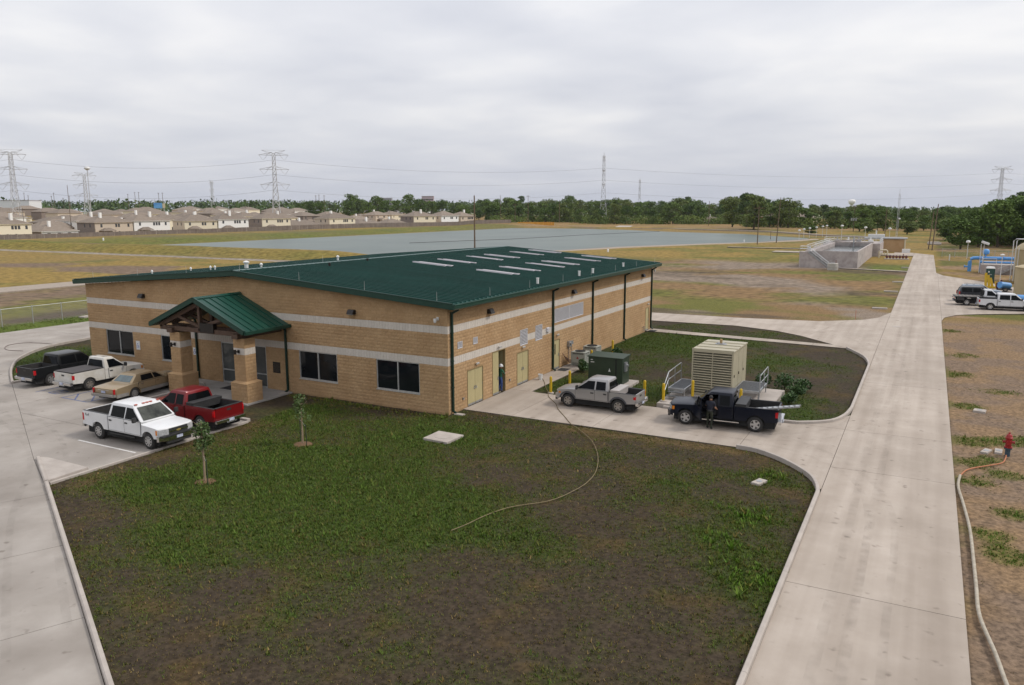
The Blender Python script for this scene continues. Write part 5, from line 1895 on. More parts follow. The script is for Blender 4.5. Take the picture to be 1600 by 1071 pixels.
P_white = paint('white_paint_car', (0.66, 0.665, 0.67))
P_black = paint('black_paint_car', (0.010, 0.011, 0.012))
P_navy = paint('navy_paint_car', (0.006, 0.008, 0.016))
P_red = paint('red_paint_car', (0.17, 0.006, 0.009), .15)
P_silver = paint('silver_paint_car', (0.36, 0.35, 0.345), .55, .35)
P_gold = paint('gold_paint_car', (0.34, 0.26, 0.16), .4, .38)
P_goldlow = mat('grey_lower_trim', (0.25, 0.24, 0.225), .5, c2=(.2, .19, .18), scale=3)

D = pickup('pickup_truck', 'white crew cab pickup nearest the lawn with orange roof lights and chrome hubs', (-11.25, -11.15, 0), R(0), P_white, WB=3.80, hw=1.0, r=.41, hood=1.22, belt=1.30, roof=2.0, rail=1.36, fo=.95, ro=1.22, cab='crew', sill=.58,
           fbump=M_chrome, handle=M_blackp, rbump=M_chrome, spokes=8, glassf=M_vglass)
for y in (-.2, 0, .2, -.62, .62):
    MB().box(D['cowl'] - .86, D['cowl'] - .74, y - .07, y + .07, 1.985, 2.02).build('roof_marker', mat('orange_marker', (.45, .06, .02), .3), D, bevel=.008)
MB().box(D['nose'] - .1, D['nose'] + .13, -.99, .99, .69, .77).build('bumper_step', M_blackp, D, bevel=.02)
MB().box(-.95, .95, -1.03, -.92, .44, .50).build('running_board', M_blackp, D, bevel=.01)
# raised decal on the box side
cu = bpy.data.curves.new('decal', 'FONT')
cu.body = '4x4'
cu.size = .22
cu.extrude = .002
cu.materials.append(M_blackp)
dt = bpy.data.objects.new('decal', cu)
COL.objects.link(dt)
bpy.context.view_layer.update()
dme = bpy.data.meshes.new_from_object(dt.evaluated_get(bpy.context.evaluated_depsgraph_get()))
bpy.data.objects.remove(dt)
do = bpy.data.objects.new('decal', dme)
COL.objects.link(do)
do.parent = D
do.location = (-2.85, -1.004, 1.12)
do.rotation_euler = (R(90), 0, 0)

E_ = pickup('pickup_truck', 'dark red pickup with black tool box, tail towards the lawn', (-11.55, -7.8, 0), R(180), P_red, WB=3.55, hw=.99, r=.40, hood=1.18, belt=1.22, roof=1.92, rail=1.28, fo=.98, ro=1.18, cab='ext', sill=.54,
            toolbox=(M_blackp, .06), grille='cross', rim=M_rim)
MB().box(E_['tail'] + .04, E_['tail'] + .16, -.86, .86, 1.285, 1.31).build('tailgate_cap', M_blackp, E_)
A_ = pickup('pickup_truck', 'charcoal black crew cab pickup parked beside the grass at the left end', (-28.25, -4.15, 0), R(90), P_black, WB=3.55, hw=1.0, r=.40, hood=1.16, belt=1.22, roof=1.93, rail=1.27, fo=.95, ro=1.15, cab='crew', sill=.54, rim=M_rim)
B_ = pickup('pickup_truck', 'white regular cab pickup with flat black tonneau cover and dusty sills', (-24.62, -4.1, 0), R(90), mat('dusty_white_paint', (.60, .59, .56), .35, c2=(.50, .47, .41), scale=1.2, coat=.4), WB=3.1, hw=.99, r=.39, hood=1.17, belt=1.20, roof=1.90, rail=1.26, fo=.98, ro=1.15, cab='reg', sill=.53,
            tonneau=mat('tonneau_vinyl', (.045, .04, .042), .7, c2=(.06, .054, .052), scale=3), rim=M_rimd, grille='cross', chrome=False, rbump=M_chrome, fbump=P_white, handle=M_blackp)
F_ = pickup('pickup_truck', 'silver crew cab pickup with dark fender flares beside the green transformer', (6.72, 5.62, 0), R(180), P_silver, WB=3.1, hw=.87, r=.39, hood=1.14, belt=1.17, roof=1.80, rail=1.14, fo=.82, ro=1.08, cab='crew', sill=.55,
            toolbox=(mat('tool_box_grey', (.40, .37, .35), .5, .2), .05), flare=mat('flare_plastic', (.045, .045, .05), .6), rim=M_rimd, fbump=P_silver, grille='bar', handle=M_blackp, spokes=6, slope=.14)
G_ = pickup('pickup_truck', 'dark navy extended cab pickup with its driver door open beside the generator', (14.02, 5.32, 0), R(183.5), P_navy, WB=3.6, hw=1.0, r=.41, hood=1.18, belt=1.22, roof=1.90, rail=1.27, fo=.95, ro=1.15, cab='ext', sill=.54,
            toolbox=(M_blackp, .05), fbump=P_navy, chrome=True, grille='bar', open_door=True, spokes=5)
# the open driver's door: cut the doorway into the body, hang the leaf out at an angle, seat and wheel inside
_cw, _xm = G_['cowl'], G_['xm']
cut = MB().box(_xm + .0, _cw - .12, .30, 1.3, .62, 1.225).mesh('cut', M_under)
cuto = bpy.data.objects.new('cut', cut)
COL.objects.link(cuto)
cuto.parent = G_
cut2 = MB().add([(_xm, .3, 1.16), (_cw - .15, .3, 1.16), (_cw - .62, .3, 1.72), (_xm, .3, 1.78), (_xm, 1.3, 1.16), (_cw - .15, 1.3, 1.16), (_cw - .62, 1.3, 1.72), (_xm, 1.3, 1.78)],
                [(0, 3, 2, 1), (4, 5, 6, 7), (0, 1, 5, 4), (1, 2, 6, 5), (2, 3, 7, 6), (3, 0, 4, 7)]).mesh('cut', M_under)
cuto2 = bpy.data.objects.new('cut', cut2)
COL.objects.link(cuto2)
cuto2.parent = G_
bpy.context.view_layer.update()
for ch in list(G_.children):
    if ch.name.split('.')[0] in ('body', 'cab'):
        md = ch.modifiers.new('b', 'BOOLEAN')
        md.operation = 'DIFFERENCE'
        md.solver = 'EXACT'
        md.object = cuto if ch.name.startswith('body') else cuto2
        dg = bpy.context.evaluated_depsgraph_get()
        nm = bpy.data.meshes.new_from_object(ch.evaluated_get(dg))
        ch.modifiers.clear()
        ch.data = nm
for o in (cuto, cuto2):
    bpy.data.objects.remove(o)
for ch in list(G_.children):      # the left front window is in the open door, not in the wall
    if ch.name.startswith('side_window'):
        ctr = sum((Vector(p) for p in ch.bound_box), Vector()) / 8
        if ctr.y > 0 and ctr.x > _xm - .05:
            bpy.data.objects.remove(ch)
dr = MB().box(-1.06, 0, -.03, .03, .60, 1.22).build('open_door', P_navy, G_, bevel=.012, loc=(_cw - .08, 1.0, 0), rz=R(-62))
MB().box(-1.0, -.1, -.045, -.031, .66, 1.15).build('door_card', M_blackp, dr)
MB().obox((-.1, 0, 1.22), (-.62, 0, 1.76), .04, .05, up=(0, 1, 0)).obox((-.6, 0, 1.76), (-1.04, 0, 1.76), .04, .04).obox((-1.04, 0, 1.22), (-1.04, 0, 1.77), .04, .05, up=(0, 1, 0)).build('window_frame', P_navy, dr)
MB().add([(-.12, 0, 1.22), (-1.02, 0, 1.22), (-1.02, 0, 1.75), (-.64, 0, 1.75)], [(0, 1, 2, 3)]).build('side_window', M_vglass, dr)
MB().box(_xm + .05, _xm + .58, .36, .90, .66, .86).obox((_xm + .12, .63, .84), (_xm - .02, .63, 1.45), .5, .14, up=(0, 1, 0)).build('seat', mat('seat_cloth', (.03, .03, .032), .8), G_, bevel=.04)
sw = MB()
sw.tube([(_cw - .42 + .06 * math.sin(t), .62 + .18 * math.cos(t), 1.12 + .17 * math.sin(t)) for t in np.linspace(0, 2 * math.pi, 17)], .016, 6)
sw.build('steering_wheel', M_blackp, G_)
MB().box(-1.0, .9, .92, 1.10, .42, .47).build('running_board', M_chrome, G_, bevel=.012)
MB().box(-1.0, .9, -1.10, -.92, .42, .47).build('running_board', M_chrome, G_, bevel=.012)
# long aluminium ramp resting in the bed and over the tailgate
rmp = empty('loading_ramp', (0, 0, 0))
tag(rmp, 'long aluminium loading ramp sticking out over the navy pickup tailgate', 'ramp')
q = MB()
for dy in (-.17, .17):
    q.obox((15.6, 4.85 + dy, 1.10), (18.0, 4.62 + dy, 1.62), .05, .07)
q.build('side_rail', M_galv, rmp)
for k in range(9):
    t = (k + .5) / 9
    MB().obox((15.6 + 2.4 * t, 4.85 - .23 * t - .15, 1.10 + .52 * t + .02), (15.6 + 2.4 * t, 4.85 - .23 * t + .15, 1.10 + .52 * t + .02), .20, .02).build('rung', M_galv, rmp)


# ------------------------------------------------------------------ the gold saloon
def saloon():
    v = empty('saloon_car', (-20.15, -4.35, 0), R(96))
    tag(v, 'gold saloon car with grey lower panels parked nose in beside the porch column', 'car')
    WB, hw, r = 3.08, .97, .345
    xf, xr = WB / 2, -WB / 2
    nose, tail = xf + 1.12, xr - 1.42
    sill, ra = .30, r + .07
    ol = [(tail + .08, sill + .05)] + [(xr - ra - .02, sill)] + ring_arch(xr, ra, sill) + [(xf - ra - .02, sill)] + ring_arch(xf, ra, sill) + [(nose - .06, sill), (nose, .5), (nose - .02, .80), (nose - .1, .87), (xf - .35, .96), (xf - .62, .985), (xr + .05, 1.0), (xr - .35, .985), (tail + .15, .93), (tail + .02, .86), (tail, .55)]
    station_body('body', ol, hw, P_gold, v, nose=nose, tail=tail, nr=.14, tr_=.10, drop=.05, ztop=.78)
    MB().box(tail + .3, nose - .3, -hw + .2, hw - .2, .2, .42).build('chassis', M_under, v)
    for sg in (-1, 1):
        for xa, xb in ((xr + ra + .03, xf - ra - .03), (tail + .1, xr - ra - .04), (xf + ra + .04, nose - .16)):
            y = sg * (hw + .004)
            MB().box(xa, xb, min(y, y - sg * .05), max(y, y - sg * .05), sill + .01, .53).build('lower_trim', P_goldlow, v, bevel=.01)
    c = Cab(xf - .58, xr - .10, xf - 1.22, xr + .42, hw - .10, hw - .30, .985, 1.44)
    c.build(P_gold, v)
    c.glass_end(True, M_vglass2, v)
    c.glass_end(False, mat('bluish_rear_glass', (.10, .14, .15), .05, c2=(.06, .08, .085), scale=2), v, .08, .90, .80)
    for sg in (-1, 1):
        c.glass_side([(.10, .06), (xf - .82, .06), (xf - 1.22, .80), (.06, .88)], sg, M_vglass, v)
        c.glass_side([(xr + .62, .06), (.02, .06), (-.02, .88), (xr + .72, .88)], sg, M_vglass, v)
        zb, zt = .56, .965
        door_panel(v, [(.06, zb), (xf - .5, zb), (xf - .46, zt), (.06, zt)], hw, sg, P_gold, .2, .86, M_chrome)
        door_panel(v, [(xr + ra - .02, zb), (.045, zb), (.045, zt), (xr + .35, zt), (xr + .25, .72)], hw, sg, P_gold, xr + .6, .86, M_chrome)
        common(v, xf - .72, .99, hw - .10, sg, P_gold)
        y = sg * (hw - .09)
        MB().box(tail - .012, tail + .14, min(y, y - sg * .10), max(y, y - sg * .10), .56, .86).build('tail_light', M_red, v, bevel=.01)
        MB().box(nose - .06, nose + .01, min(y, y - sg * .32), max(y, y - sg * .32), .62, .80).build('headlight', M_lamp, v, bevel=.01)
        for x in (xf, xr):
            wheel(v, x, sg * (hw - .13), r, .21, M_rim, 10, sg)
    MB().box(tail - .12, tail + .12, -hw + .03, hw - .03, .38, .55).build('rear_bumper', P_goldlow, v, bevel=.04)
    MB().box(tail - .128, tail - .10, -hw + .06, hw - .06, .53, .56).build('bumper_strip', M_chrome, v)
    MB().box(nose - .12, nose + .12, -hw + .03, hw - .03, .38, .55).build('front_bumper', P_goldlow, v, bevel=.04)
    MB().box(nose - .04, nose + .03, -.42, .42, .58, .84).build('grille', M_chrome, v, bevel=.01)
    MB().box(tail - .02, tail - .004, -.17, .17, .60, .73).build('licence_plate', M_plate, v)
    MB().box(tail - .015, tail, -.5, .5, .76, .80).build('boot_trim', M_chrome, v)


saloon()

# ------------------------------------------------------------------ vehicles parked by the tanks
Hh = pickup('pickup_truck', 'white crew cab pickup parked beside the tan tanks at the right edge', (31.45, 67.75, 0), R(4), paint('white_fleet_paint', (.62, .63, .65)), WB=3.6, hw=1.0, r=.39, hood=1.15, belt=1.2, roof=1.9, rail=1.27, cab='crew', rim=M_rim, handle=M_blackp)


def suv(loc, rz, m, label, rack=False, L=4.9, roofz=1.8, low=0.0):
    v = empty('sport_utility_vehicle', loc, rz)
    tag(v, label, 'car')
    WB, hw, r = 2.85, .96, .37
    xf, xr = WB / 2, -WB / 2
    nose, tail = xf + .95, xf + .95 - L
    sill, ra, hood, belt = .42, r + .07, 1.08 - low, 1.12 - low
    ol = [(tail + .06, sill + .1)] + [(xr - ra - .02, sill)] + ring_arch(xr, ra, sill) + [(xf - ra - .02, sill)] + ring_arch(xf, ra, sill) + [(nose - .06, sill), (nose, .7), (nose - .05, hood - .12), (nose - .4, hood - .04), (xf - .3, hood), (xf - .45, belt), (tail + .04, belt), (tail, .7)]
    station_body('body', ol, hw, m, v, nose=nose, tail=tail, nr=.2, drop=.04, ztop=.85)
    MB().box(tail + .3, nose - .3, -hw + .2, hw - .2, .2, .6).build('chassis', M_under, v)
    c = Cab(xf - .4, tail + .06, xf - 1.1, tail + .3, hw - .04, hw - .22, belt, roofz)
    c.build(m, v)
    c.glass_end(True, M_vglass2, v)
    c.glass_end(False, M_vglass, v, .12, .85, .84)
    for sg in (-1, 1):
        for xa, xb in ((.0, xf - .6), (-1.0, -.08), (tail + .3, -1.1)):
            xt = xb - (.5 if xb > .5 else 0)
            c.glass_side([(xa, .06), (xb, .06), (xt, .85), (xa, .87)], sg, M_vglass, v)
        door_panel(v, [(-.03, sill + .06), (xf - ra - .02, sill + .06), (xf - .42, belt - .02), (-.03, belt - .02)], hw, sg, m, .15, belt - .15, M_blackp)
        door_panel(v, [(xr + ra - .05, sill + .06), (-.05, sill + .06), (-.05, belt - .02), (-1.05, belt - .02), (-1.0, .85)], hw, sg, m, -.85, belt - .15, M_blackp)
        common(v, xf - .6, belt, hw - .03, sg, M_blackp)
        y = sg * (hw - .04)
        MB().box(tail - .01, tail + .12, min(y, y - sg * .1), max(y, y - sg * .1), .78, belt + .1).build('tail_light', M_red, v)
        for x in (xf, xr):
            wheel(v, x, sg * (hw - .13), r, .23, M_rim, 6, sg)
        if rack:
            MB().tube([(xf - 1.3, sg * .6, roofz + .01), (xf - 1.4, sg * .6, roofz + .09), (tail + .6, sg * .6, roofz + .09), (tail + .5, sg * .6, roofz + .01)], .022, 6).build('roof_rail', M_galv, v)
    if rack:
        for x in (0, -.8, -1.6):
            MB().box(x - .03, x + .03, -.62, .62, roofz + .09, roofz + .12).build('roof_bar', M_galv, v)
    MB().box(tail - .06, tail + .1, -hw + .05, hw - .05, .42, .64).build('rear_bumper', M_blackp, v, bevel=.03)
    MB().box(nose - .12, nose + .06, -hw + .08, hw - .08, .4, .62).build('front_bumper', m, v, bevel=.03)
    return v


suv((29.2, 76.2, 0), R(8), paint('dark_grey_paint', (.035, .037, .043)), 'dark grey sport utility vehicle between the flatbed truck and the green toilet')
suv((29.4, 81.2, 0), R(8), paint('blue_grey_paint', (.22, .26, .32), .3), 'blue grey wagon with roof rack farthest back by the green toilet', True, 4.7, 1.62, .08)
# flatbed truck: pickup front with a steel deck instead of a box
I_ = pickup('flatbed_truck', 'white cab truck with black steel flatbed behind the parked white pickup', (29.3, 71.4, 0), R(5), MATS['white_fleet_paint'], WB=3.7, hw=.98, r=.39, hood=1.16, belt=1.22, roof=1.95, rail=1.2, cab='reg', bed=False, rim=M_rim, handle=M_blackp, chrome=False)
I_['category'] = 'truck'
x0, x1 = I_['tail'] - .1, I_['crear'] - .08
MB().box(x0, x1, -1.12, 1.12, .98, 1.08).build('deck', M_blackp, I_, bevel=.015)
for k in range(7):
    xx = x0 + .15 + k * (x1 - x0 - .2) / 7
    MB().box(xx, xx + .28, -1.08, 1.08, 1.082, 1.10).build('deck_plank', mat('deck_steel', (.10, .09, .08), .7, c2=(.16, .14, .12), scale=4), I_)
hb = MB().box(x1 - .06, x1, -1.0, 1.0, 1.08, 1.2).box(x1 - .06, x1, -1.0, 1.0, 1.85, 1.92)
for y in (-1.0, -.5, 0, .44, .94):
    hb.box(x1 - .06, x1, y, y + .06, 1.2, 1.85)
hb.build('headboard', M_blackp, I_)
for sg in (-1, 1):
    MB().box(x0 + .3, x0 + 1.0, min(sg * 1.08, sg * .8), max(sg * 1.08, sg * .8), .62, .96).build('side_box', M_blackp, I_, bevel=.02)
    MB().box(x0 - .03, x0 + .02, min(sg * .95, sg * .75), max(sg * .95, sg * .75), .8, .92).build('tail_light', M_red, I_)
# ------------------------------------------------------------------ treatment basin and its neighbours beyond the field
M_cwall = mat('weathered_concrete', (.38, .34, .32), .9, c2=(.45, .405, .385), scale=.5, detail=7, world=True, c3=(.28, .245, .235), scale3=.9, spec=.2)
M_basw = mat('basin_water', (.025, .04, .042), .12, spec=.2, c2=(.04, .055, .055), scale=.5, world=True, bump=.3, bscale=2)
M_rail = mat('rail_steel', (.62, .63, .63), .4, .3)
BX0, BX1, BY0, BY1, BH = 2.3, 11.15, 128.0, 171.0, 3.15
K = empty('settling_basin', (0, 0, 0))
tag(K, 'raised rectangular concrete water basin beyond the brown field', 'basin')
MB().box(BX0, BX1, BY0, BY0 + .4, -.3, BH).build('front_wall', M_cwall, K, bevel=.03)
MB().box(BX1 - .4, BX1, BY0 + .4, BY1, -.3, BH).build('right_wall', M_cwall, K, bevel=.03)
MB().box(BX0 - .9, BX0 + .4, BY0 + .4, BY1, -.3, BH).build('left_wall', M_cwall, K, bevel=.03)
MB().box(BX0 + .4, BX1 - .4, BY1 - .4, BY1, -.3, BH).build('rear_wall', M_cwall, K, bevel=.03)
MB().box(BX0 + .4, BX1 - .4, BY0 + .4, BY1 - .4, 2.2, 2.35).build('water', M_basw, K)
for x in (4.6, 7.4, 9.6):
    MB().box(x, x + .09, BY0 - .035, BY0, -.2, BH - .05).build('wall_rib', M_cwall, K)
MB().box(.55, 2.28, BY0 - .9, BY0 + 2.2, -.3, BH - .18).build('stair_landing', M_cwall, K, bevel=.02)
# stair up to the landing, running down to the right in front of the wall
MB().xz([(2.28, -.2), (2.28, BH - .35), (6.0, -.2)], BY0 - .85, BY0 - .04).build('stair_base', M_cwall, K)
ns = 15
for k in range(ns):
    x = 2.3 + k * .25
    MB().box(x, x + .28, BY0 - .9, BY0 - .05, BH - .22 - k * .2, BH - .17 - k * .2).build('tread', M_galv, K)
for y in (BY0 - .9, BY0 - .05):
    MB().obox((2.2, y, BH - .2), (6.1, y, -.02), .06, .26).build('stringer', M_galv, K)
    MB().tube([(2.1, y, BH + .85), (6.05, y, .95), (6.05, y, 0)], .05, 6).tube([(2.1, y, BH + .4), (6.05, y, .5)], .042, 6).build('stair_rail', M_rail, K)
    for k in range(4):
        x = 2.4 + k * 1.15
        MB().cyl((x, y, BH - .2 - (x - 2.3) * .8), (x, y, BH + .85 - (x - 2.3) * .8), .028, n=6).build('rail_post', M_rail, K)


def guard(parent, pts, z, h=1.05, step=2.4):
    """Two-bar guard rail with posts along a path."""
    for a, b in zip(pts, pts[1:]):
        a, b = Vector((a[0], a[1], z)), Vector((b[0], b[1], z))
        for hh_ in (h, h * .52):
            MB().cyl(a + Vector((0, 0, hh_)), b + Vector((0, 0, hh_)), .042, n=6).build('guard_rail', M_rail, parent)
        n = max(1, int((b - a).length / step))
        for k in range(n + 1):
            p = a + (b - a) * (k / n)
            MB().cyl(p, p + Vector((0, 0, h)), .042, n=6).build('guard_post', M_rail, parent)


guard(K, [(2.2, 129.9), (.62, 129.9), (.62, 127.2), (2.2, 127.2)], BH - .18)
guard(K, [(BX0 - .8, 130.4), (BX0 - .8, 170.5)], BH)
guard(K, [(BX0 + .2, 133), (BX0 + .2, 170)], BH, 1.05, 3)
MB().box(6.9, 7.1, 168.5, 170.6, BH, BH + .9).cyl((7.0, 169, 1.8), (7.0, 169, BH + 1.6), .12, n=8).build('skimmer', M_galv, K)
MB().box(1.5, 2.0, 131.6, 132.1, BH, BH + .8).build('control_box', M_galv, K)
rearb = empty('pump_structure', (0, 0, 0))
tag(rearb, 'concrete pump deck with guard rails behind the basin', 'structure')
MB().box(10.95, 12.75, 171.02, 180, -.3, 3.0).build('pier', M_cwall, rearb)
MB().box(-1.0, 12.75, 180.02, 186, -.3, 3.0).build('deck', M_cwall, rearb)
guard(rearb, [(12.6, 171.3), (12.6, 185.8), (-.8, 185.8)], 3.0, 1.05, 1.6)
guard(rearb, [(-.8, 185.8), (-.8, 180.2)], 3.0)
for k, x in enumerate((1.5, 4.2, 6.6, 9.4)):
    MB().box(x, x + 1.1, 181.5, 183.2, 3.0, 3.45).cyl((x + .5, 182.4, 3.45), (x + .5, 182.4, 4.1), .14, n=8).build('valve_actuator', M_wht if k % 2 else M_galv, rearb)
MB().obox((2, 174, 3.35), (9.5, 178.5, 3.75), .6, .3).build('pipe_cover', M_cwall, rearb)
gn = empty('pipe_manifold', (12.9, 166, 0))
tag(gn, 'cream pipe manifold loop beside the basin wall', 'pipes')
M_cream = mat('cream_pipe', (.55, .50, .36), .5)
MB().tube([(0, 0, -.1), (0, 0, 1.5), (.25, 0, 1.75), (1.5, 0, 1.75), (1.75, 0, 1.5), (1.75, 0, -.1)], .16, 10).build('loop', M_cream, gn, smooth=60)
MB().tube([(.1, 0, .8), (1.7, 0, .8)], .11, 8).build('cross_pipe', M_cream, gn, smooth=60)
for x in (.5, 1.2):
    MB().cyl((x, -.25, .8), (x, .25, .8), .22, n=12).cyl((x, 0, .9), (x, 0, 1.3), .05, n=6).build('valve', M_cream, gn)
sumpm = empty('precast_manhole', (7.3, 122.6, 0))
tag(sumpm, 'round concrete manhole riser at the foot of the basin stair', 'manhole')
MB().lathe([(.95, -.2), (.95, .5), (.99, .52), (.99, .58), (.95, .6), (.95, 1.12), (.9, 1.16), (.0001, 1.17)], (0, 0, 0), 24).build('riser', mat('precast', (.42, .40, .355), .85, c2=(.36, .34, .3), scale=1.5), sumpm, smooth=40)
MB().cyl((0, 0, 1.16), (0, 0, 1.24), .45, n=18).build('lid', M_galv, sumpm)
MB().cyl((.5, .3, 1.16), (.5, .3, 1.75), .05, n=8).build('vent', mat('rust_red', (.18, .05, .03), .7), sumpm)
pbk = empty('control_house', (0, 0, 0))
tag(pbk, 'small tan block control house with flat roof behind the basin', 'building')
MB().box(12.0, 17.6, 194.2, 199, -.2, 3.35).build('wall', M_block, pbk)
MB().box(7.5, 17.9, 193.9, 199.3, 3.35, 3.62).build('roof', M_galv, pbk, bevel=.02)
MB().box(17.32, 17.62, 194.0, 194.25, -.1, 3.3).build('corner_trim', M_cream, pbk)
MB().box(8.4, 12.4, 195, 197, 3.62, 4.5).box(10.2, 10.5, 195.5, 195.8, 4.5, 5.6).build('roof_unit', M_wht, pbk, bevel=.04)
hvb = MB().box(17.0, 18.9, 190.2, 191.0, -.1, .95).build('equipment_box', M_wht, bevel=.03)
tag(hvb, 'white equipment box beside the control house', 'box')
# red-brown valve operators on a small slab
vs_ = empty('valve_bank', (0, 0, 0))
tag(vs_, 'row of dark red valve operators on a slab beside the far road', 'valves')
MB().box(14.3, 19.3, 160.4, 162.6, -.2, .12).build('slab', M_kerb, vs_)
M_vred = mat('valve_red', (.13, .025, .022), .6, c2=(.07, .02, .02), scale=4)
for k in range(7):
    x = 14.8 + k * .66
    MB().cyl((x, 161.5, .1), (x, 161.5, .55), .2, n=10).cyl((x - .28, 161.5, .5), (x + .28, 161.5, .5), .17, n=10).cyl((x, 161.5, .6), (x, 161.5, .85 + .35 * (k == 5)), .09, n=8).build('valve', M_vred, vs_, smooth=40)
# post-top globe lamps
LMP = [(-18.6, 262, 3.3), (-18.9, 276, 3.4), (-18.4, 288, 3.5), (-16.9, 296, 3.7), (-15.4, 303, 3.9), (-14.5, 309, 4.1), (-2.0, 236, 5.6), (5.2, 232, 5.2), (12.2, 229, 5.0), (31.0, 172, 3.5)]
lp = None
ordn = ['first', 'second', 'third', 'fourth', 'fifth', 'sixth']
for i, (x, y, h) in enumerate(LMP):
    z = BH if False else 0
    l_ = empty('globe_lamp', (x, y, 0))
    MB().cyl((0, 0, -.2), (0, 0, h), .07, .055, n=8).build('pole', M_rail, l_)
    MB().lathe([(.08, -.02), (.42, .05), (.48, .28), (.36, .5), (.0001, .58)], (0, 0, h), 14).build('globe', M_wht, l_, smooth=60)
    tag(l_, (ordn[i] + ' from the left of the globe lamps along the pond road') if i < 6 else ['leftmost globe lamp standing behind the basin', 'middle globe lamp standing behind the basin', 'globe lamp behind the control house roof unit', 'globe lamp by the fence beyond the blue pipes'][i - 6], 'lamp', 'white globe lamps')

# ------------------------------------------------------------------ blue pipework, tanks and clutter at the right edge
M_bluep = mat('blue_pipe', (.10, .30, .62), .4, c2=(.08, .25, .54), scale=1.5)
bp = empty('blue_pipework', (0, 0, 0))
tag(bp, 'large bright blue gooseneck pipe crossing above the concrete pit', 'pipes')
MB().tube([(30.0, 131, -.2), (30.0, 131, 1.7), (30.15, 131, 2.1), (30.5, 131, 2.3), (31, 131, 2.33), (38.5, 131, 2.33)], .32, 14).build('gooseneck', M_bluep, bp, smooth=60)
MB().cyl((30.0, 131, .7), (29.1, 131, .7), .16, n=10).cyl((29.2, 131, .7), (29.1, 131, .7), .3, n=14).build('side_outlet', M_bluep, bp)
for x in (31.4, 35.2):
    MB().cyl((x, 130.95, 2.33), (x + .08, 130.95, 2.33), .45, n=16).build('flange', M_bluep, bp)
MB().tube([(31.7, 130.3, -.1), (31.7, 130.3, 2.0)], .22, 12).build('riser', M_bluep, bp, smooth=60)
MB().cyl((32.4, 131, 2.3), (32.4, 131, 3.0), .12, n=8).lathe([(.3, 3.0), (.52, 3.15), (.56, 3.6), (.45, 3.9), (.2, 4.0), (.0001, 4.0)], (32.4, 131, 0), 14).build('motor', M_bluep, bp, smooth=50)
MB().tube([(31.5, 128.5, 1.75), (37, 128.5, 1.75)], .2, 10).build('lower_pipe', M_bluep, bp, smooth=60)
pit = empty('pump_pit', (0, 0, 0))
tag(pit, 'low concrete pump pit with steel stair beneath the blue pipes', 'pit')
MB().box(31.6, 37.5, 125, 130, -.2, 1.5).build('wall', M_cwall, pit, bevel=.03)
MB().box(31.8, 37.3, 125.2, 129.8, 1.505, 1.55).build('cover', M_kerb, pit)
MB().xz([(34.0, -.1), (34.4, -.1), (37.3, 1.5), (36.9, 1.5)], 124.0, 124.12).xz([(34.0, -.1), (34.4, -.1), (37.3, 1.5), (36.9, 1.5)], 124.8, 124.92).build('stair_stringer', M_galv, pit)
for k in range(7):
    MB().box(34.2 + k * .42, 34.5 + k * .42, 124.12, 124.8, .1 + k * .22, .14 + k * .22).build('tread', M_galv, pit)
guard(pit, [(31.8, 129.6), (31.8, 125.3), (33.8, 125.3)], 1.5)
MB().tube([(34.0, 124, .9), (37.2, 124, 2.5)], .03, 6).build('stair_rail', M_rail, pit)
fl_ = empty('flood_lamp', (31.3, 126.4, 1.5))
tag(fl_, 'twin floodlight on posts above the concrete pump pit', 'lamp')
for dx in (0, .45):
    MB().cyl((dx, 0, -1.6), (dx, 0, 3.6), .05, n=8).build('post', M_rail, fl_)
MB().obox((.0, -.1, 4.0), (1.2, -.3, 3.55), .5, .4).build('head', M_wht, fl_, bevel=.05)
wp = MB().box(27.2, 27.4, 161.5, 161.7, -.2, 1.3).build('marker_post', M_wht, bevel=.02)
tag(wp, 'short white marker post in the dry grass left of the blue pipes', 'post')

M_tank = mat('tan_tank', (.40, .32, .18), .55, c2=(.36, .29, .16), scale=.8, detail=5, world=True)


def tank(x, y, r, h, dome, label):
    t = empty('storage_tank', (x, y, 0))
    tag(t, label, 'tank')
    n = 48
    MB().lathe([(r, -.2), (r, h)], (0, 0, 0), n).build('shell', M_tank, t, smooth=30)
    MB().lathe([(r + .04, h), (r * .97, h + dome * .12), (r * .85, h + dome * .42), (r * .6, h + dome * .78), (r * .3, h + dome * .95), (.0001, h + dome)], (0, 0, 0), n).build('roof', M_tank, t, smooth=30)
    MB().lathe([(r + .05, h - .12), (r + .09, h - .1), (r + .09, h + .02), (r + .05, h + .04)], (0, 0, 0), n).build('top_ring', M_tank, t)
    k = 1
    while k * 1.9 < h - .3:
        MB().lathe([(r + .004, k * 1.9 - .025), (r + .018, k * 1.9), (r + .004, k * 1.9 + .025)], (0, 0, 0), n).build('seam', M_tank, t)
        k += 1
    return t


t1 = tank(38.9, 111, 3.7, 5.0, 1.6, 'taller tan steel tank with domed roof at the right edge')
for x, y in ((-4.1, -1.2), (-3.75, -2.0)):
    MB().tube([(x, y, 0), (x, y, 6.3), (x + .3, y, 6.6), (x + 2.4, y + .3, 6.6)], .06, 8).build('standpipe', M_rail, t1)
MB().tube([(-3.4, -2.4, .2), (-3.4, -2.4, 5.3)], .05, 6).build('ladder_rail', M_rail, t1)
tank(37.1, 87, 3.6, 3.7, .5, 'shorter tan steel tank at the right edge in front')
pt = empty('portable_toilet', (31.85, 106.2, 0))
tag(pt, 'dark green portable toilet with white roof beside the tanks', 'toilet')
MB().box(-.58, .58, -.58, .58, .1, 2.1).build('cabin', mat('toilet_green', (.008, .045, .035), .5), pt, bevel=.04)
MB().box(-.46, .46, -.6, -.575, .16, 2.0).build('door', mat('toilet_door', (.01, .05, .04), .5), pt, bevel=.008)
MB().box(-.32, -.14, -.61, -.601, 1.5, 1.72).build('notice', M_wht, pt)
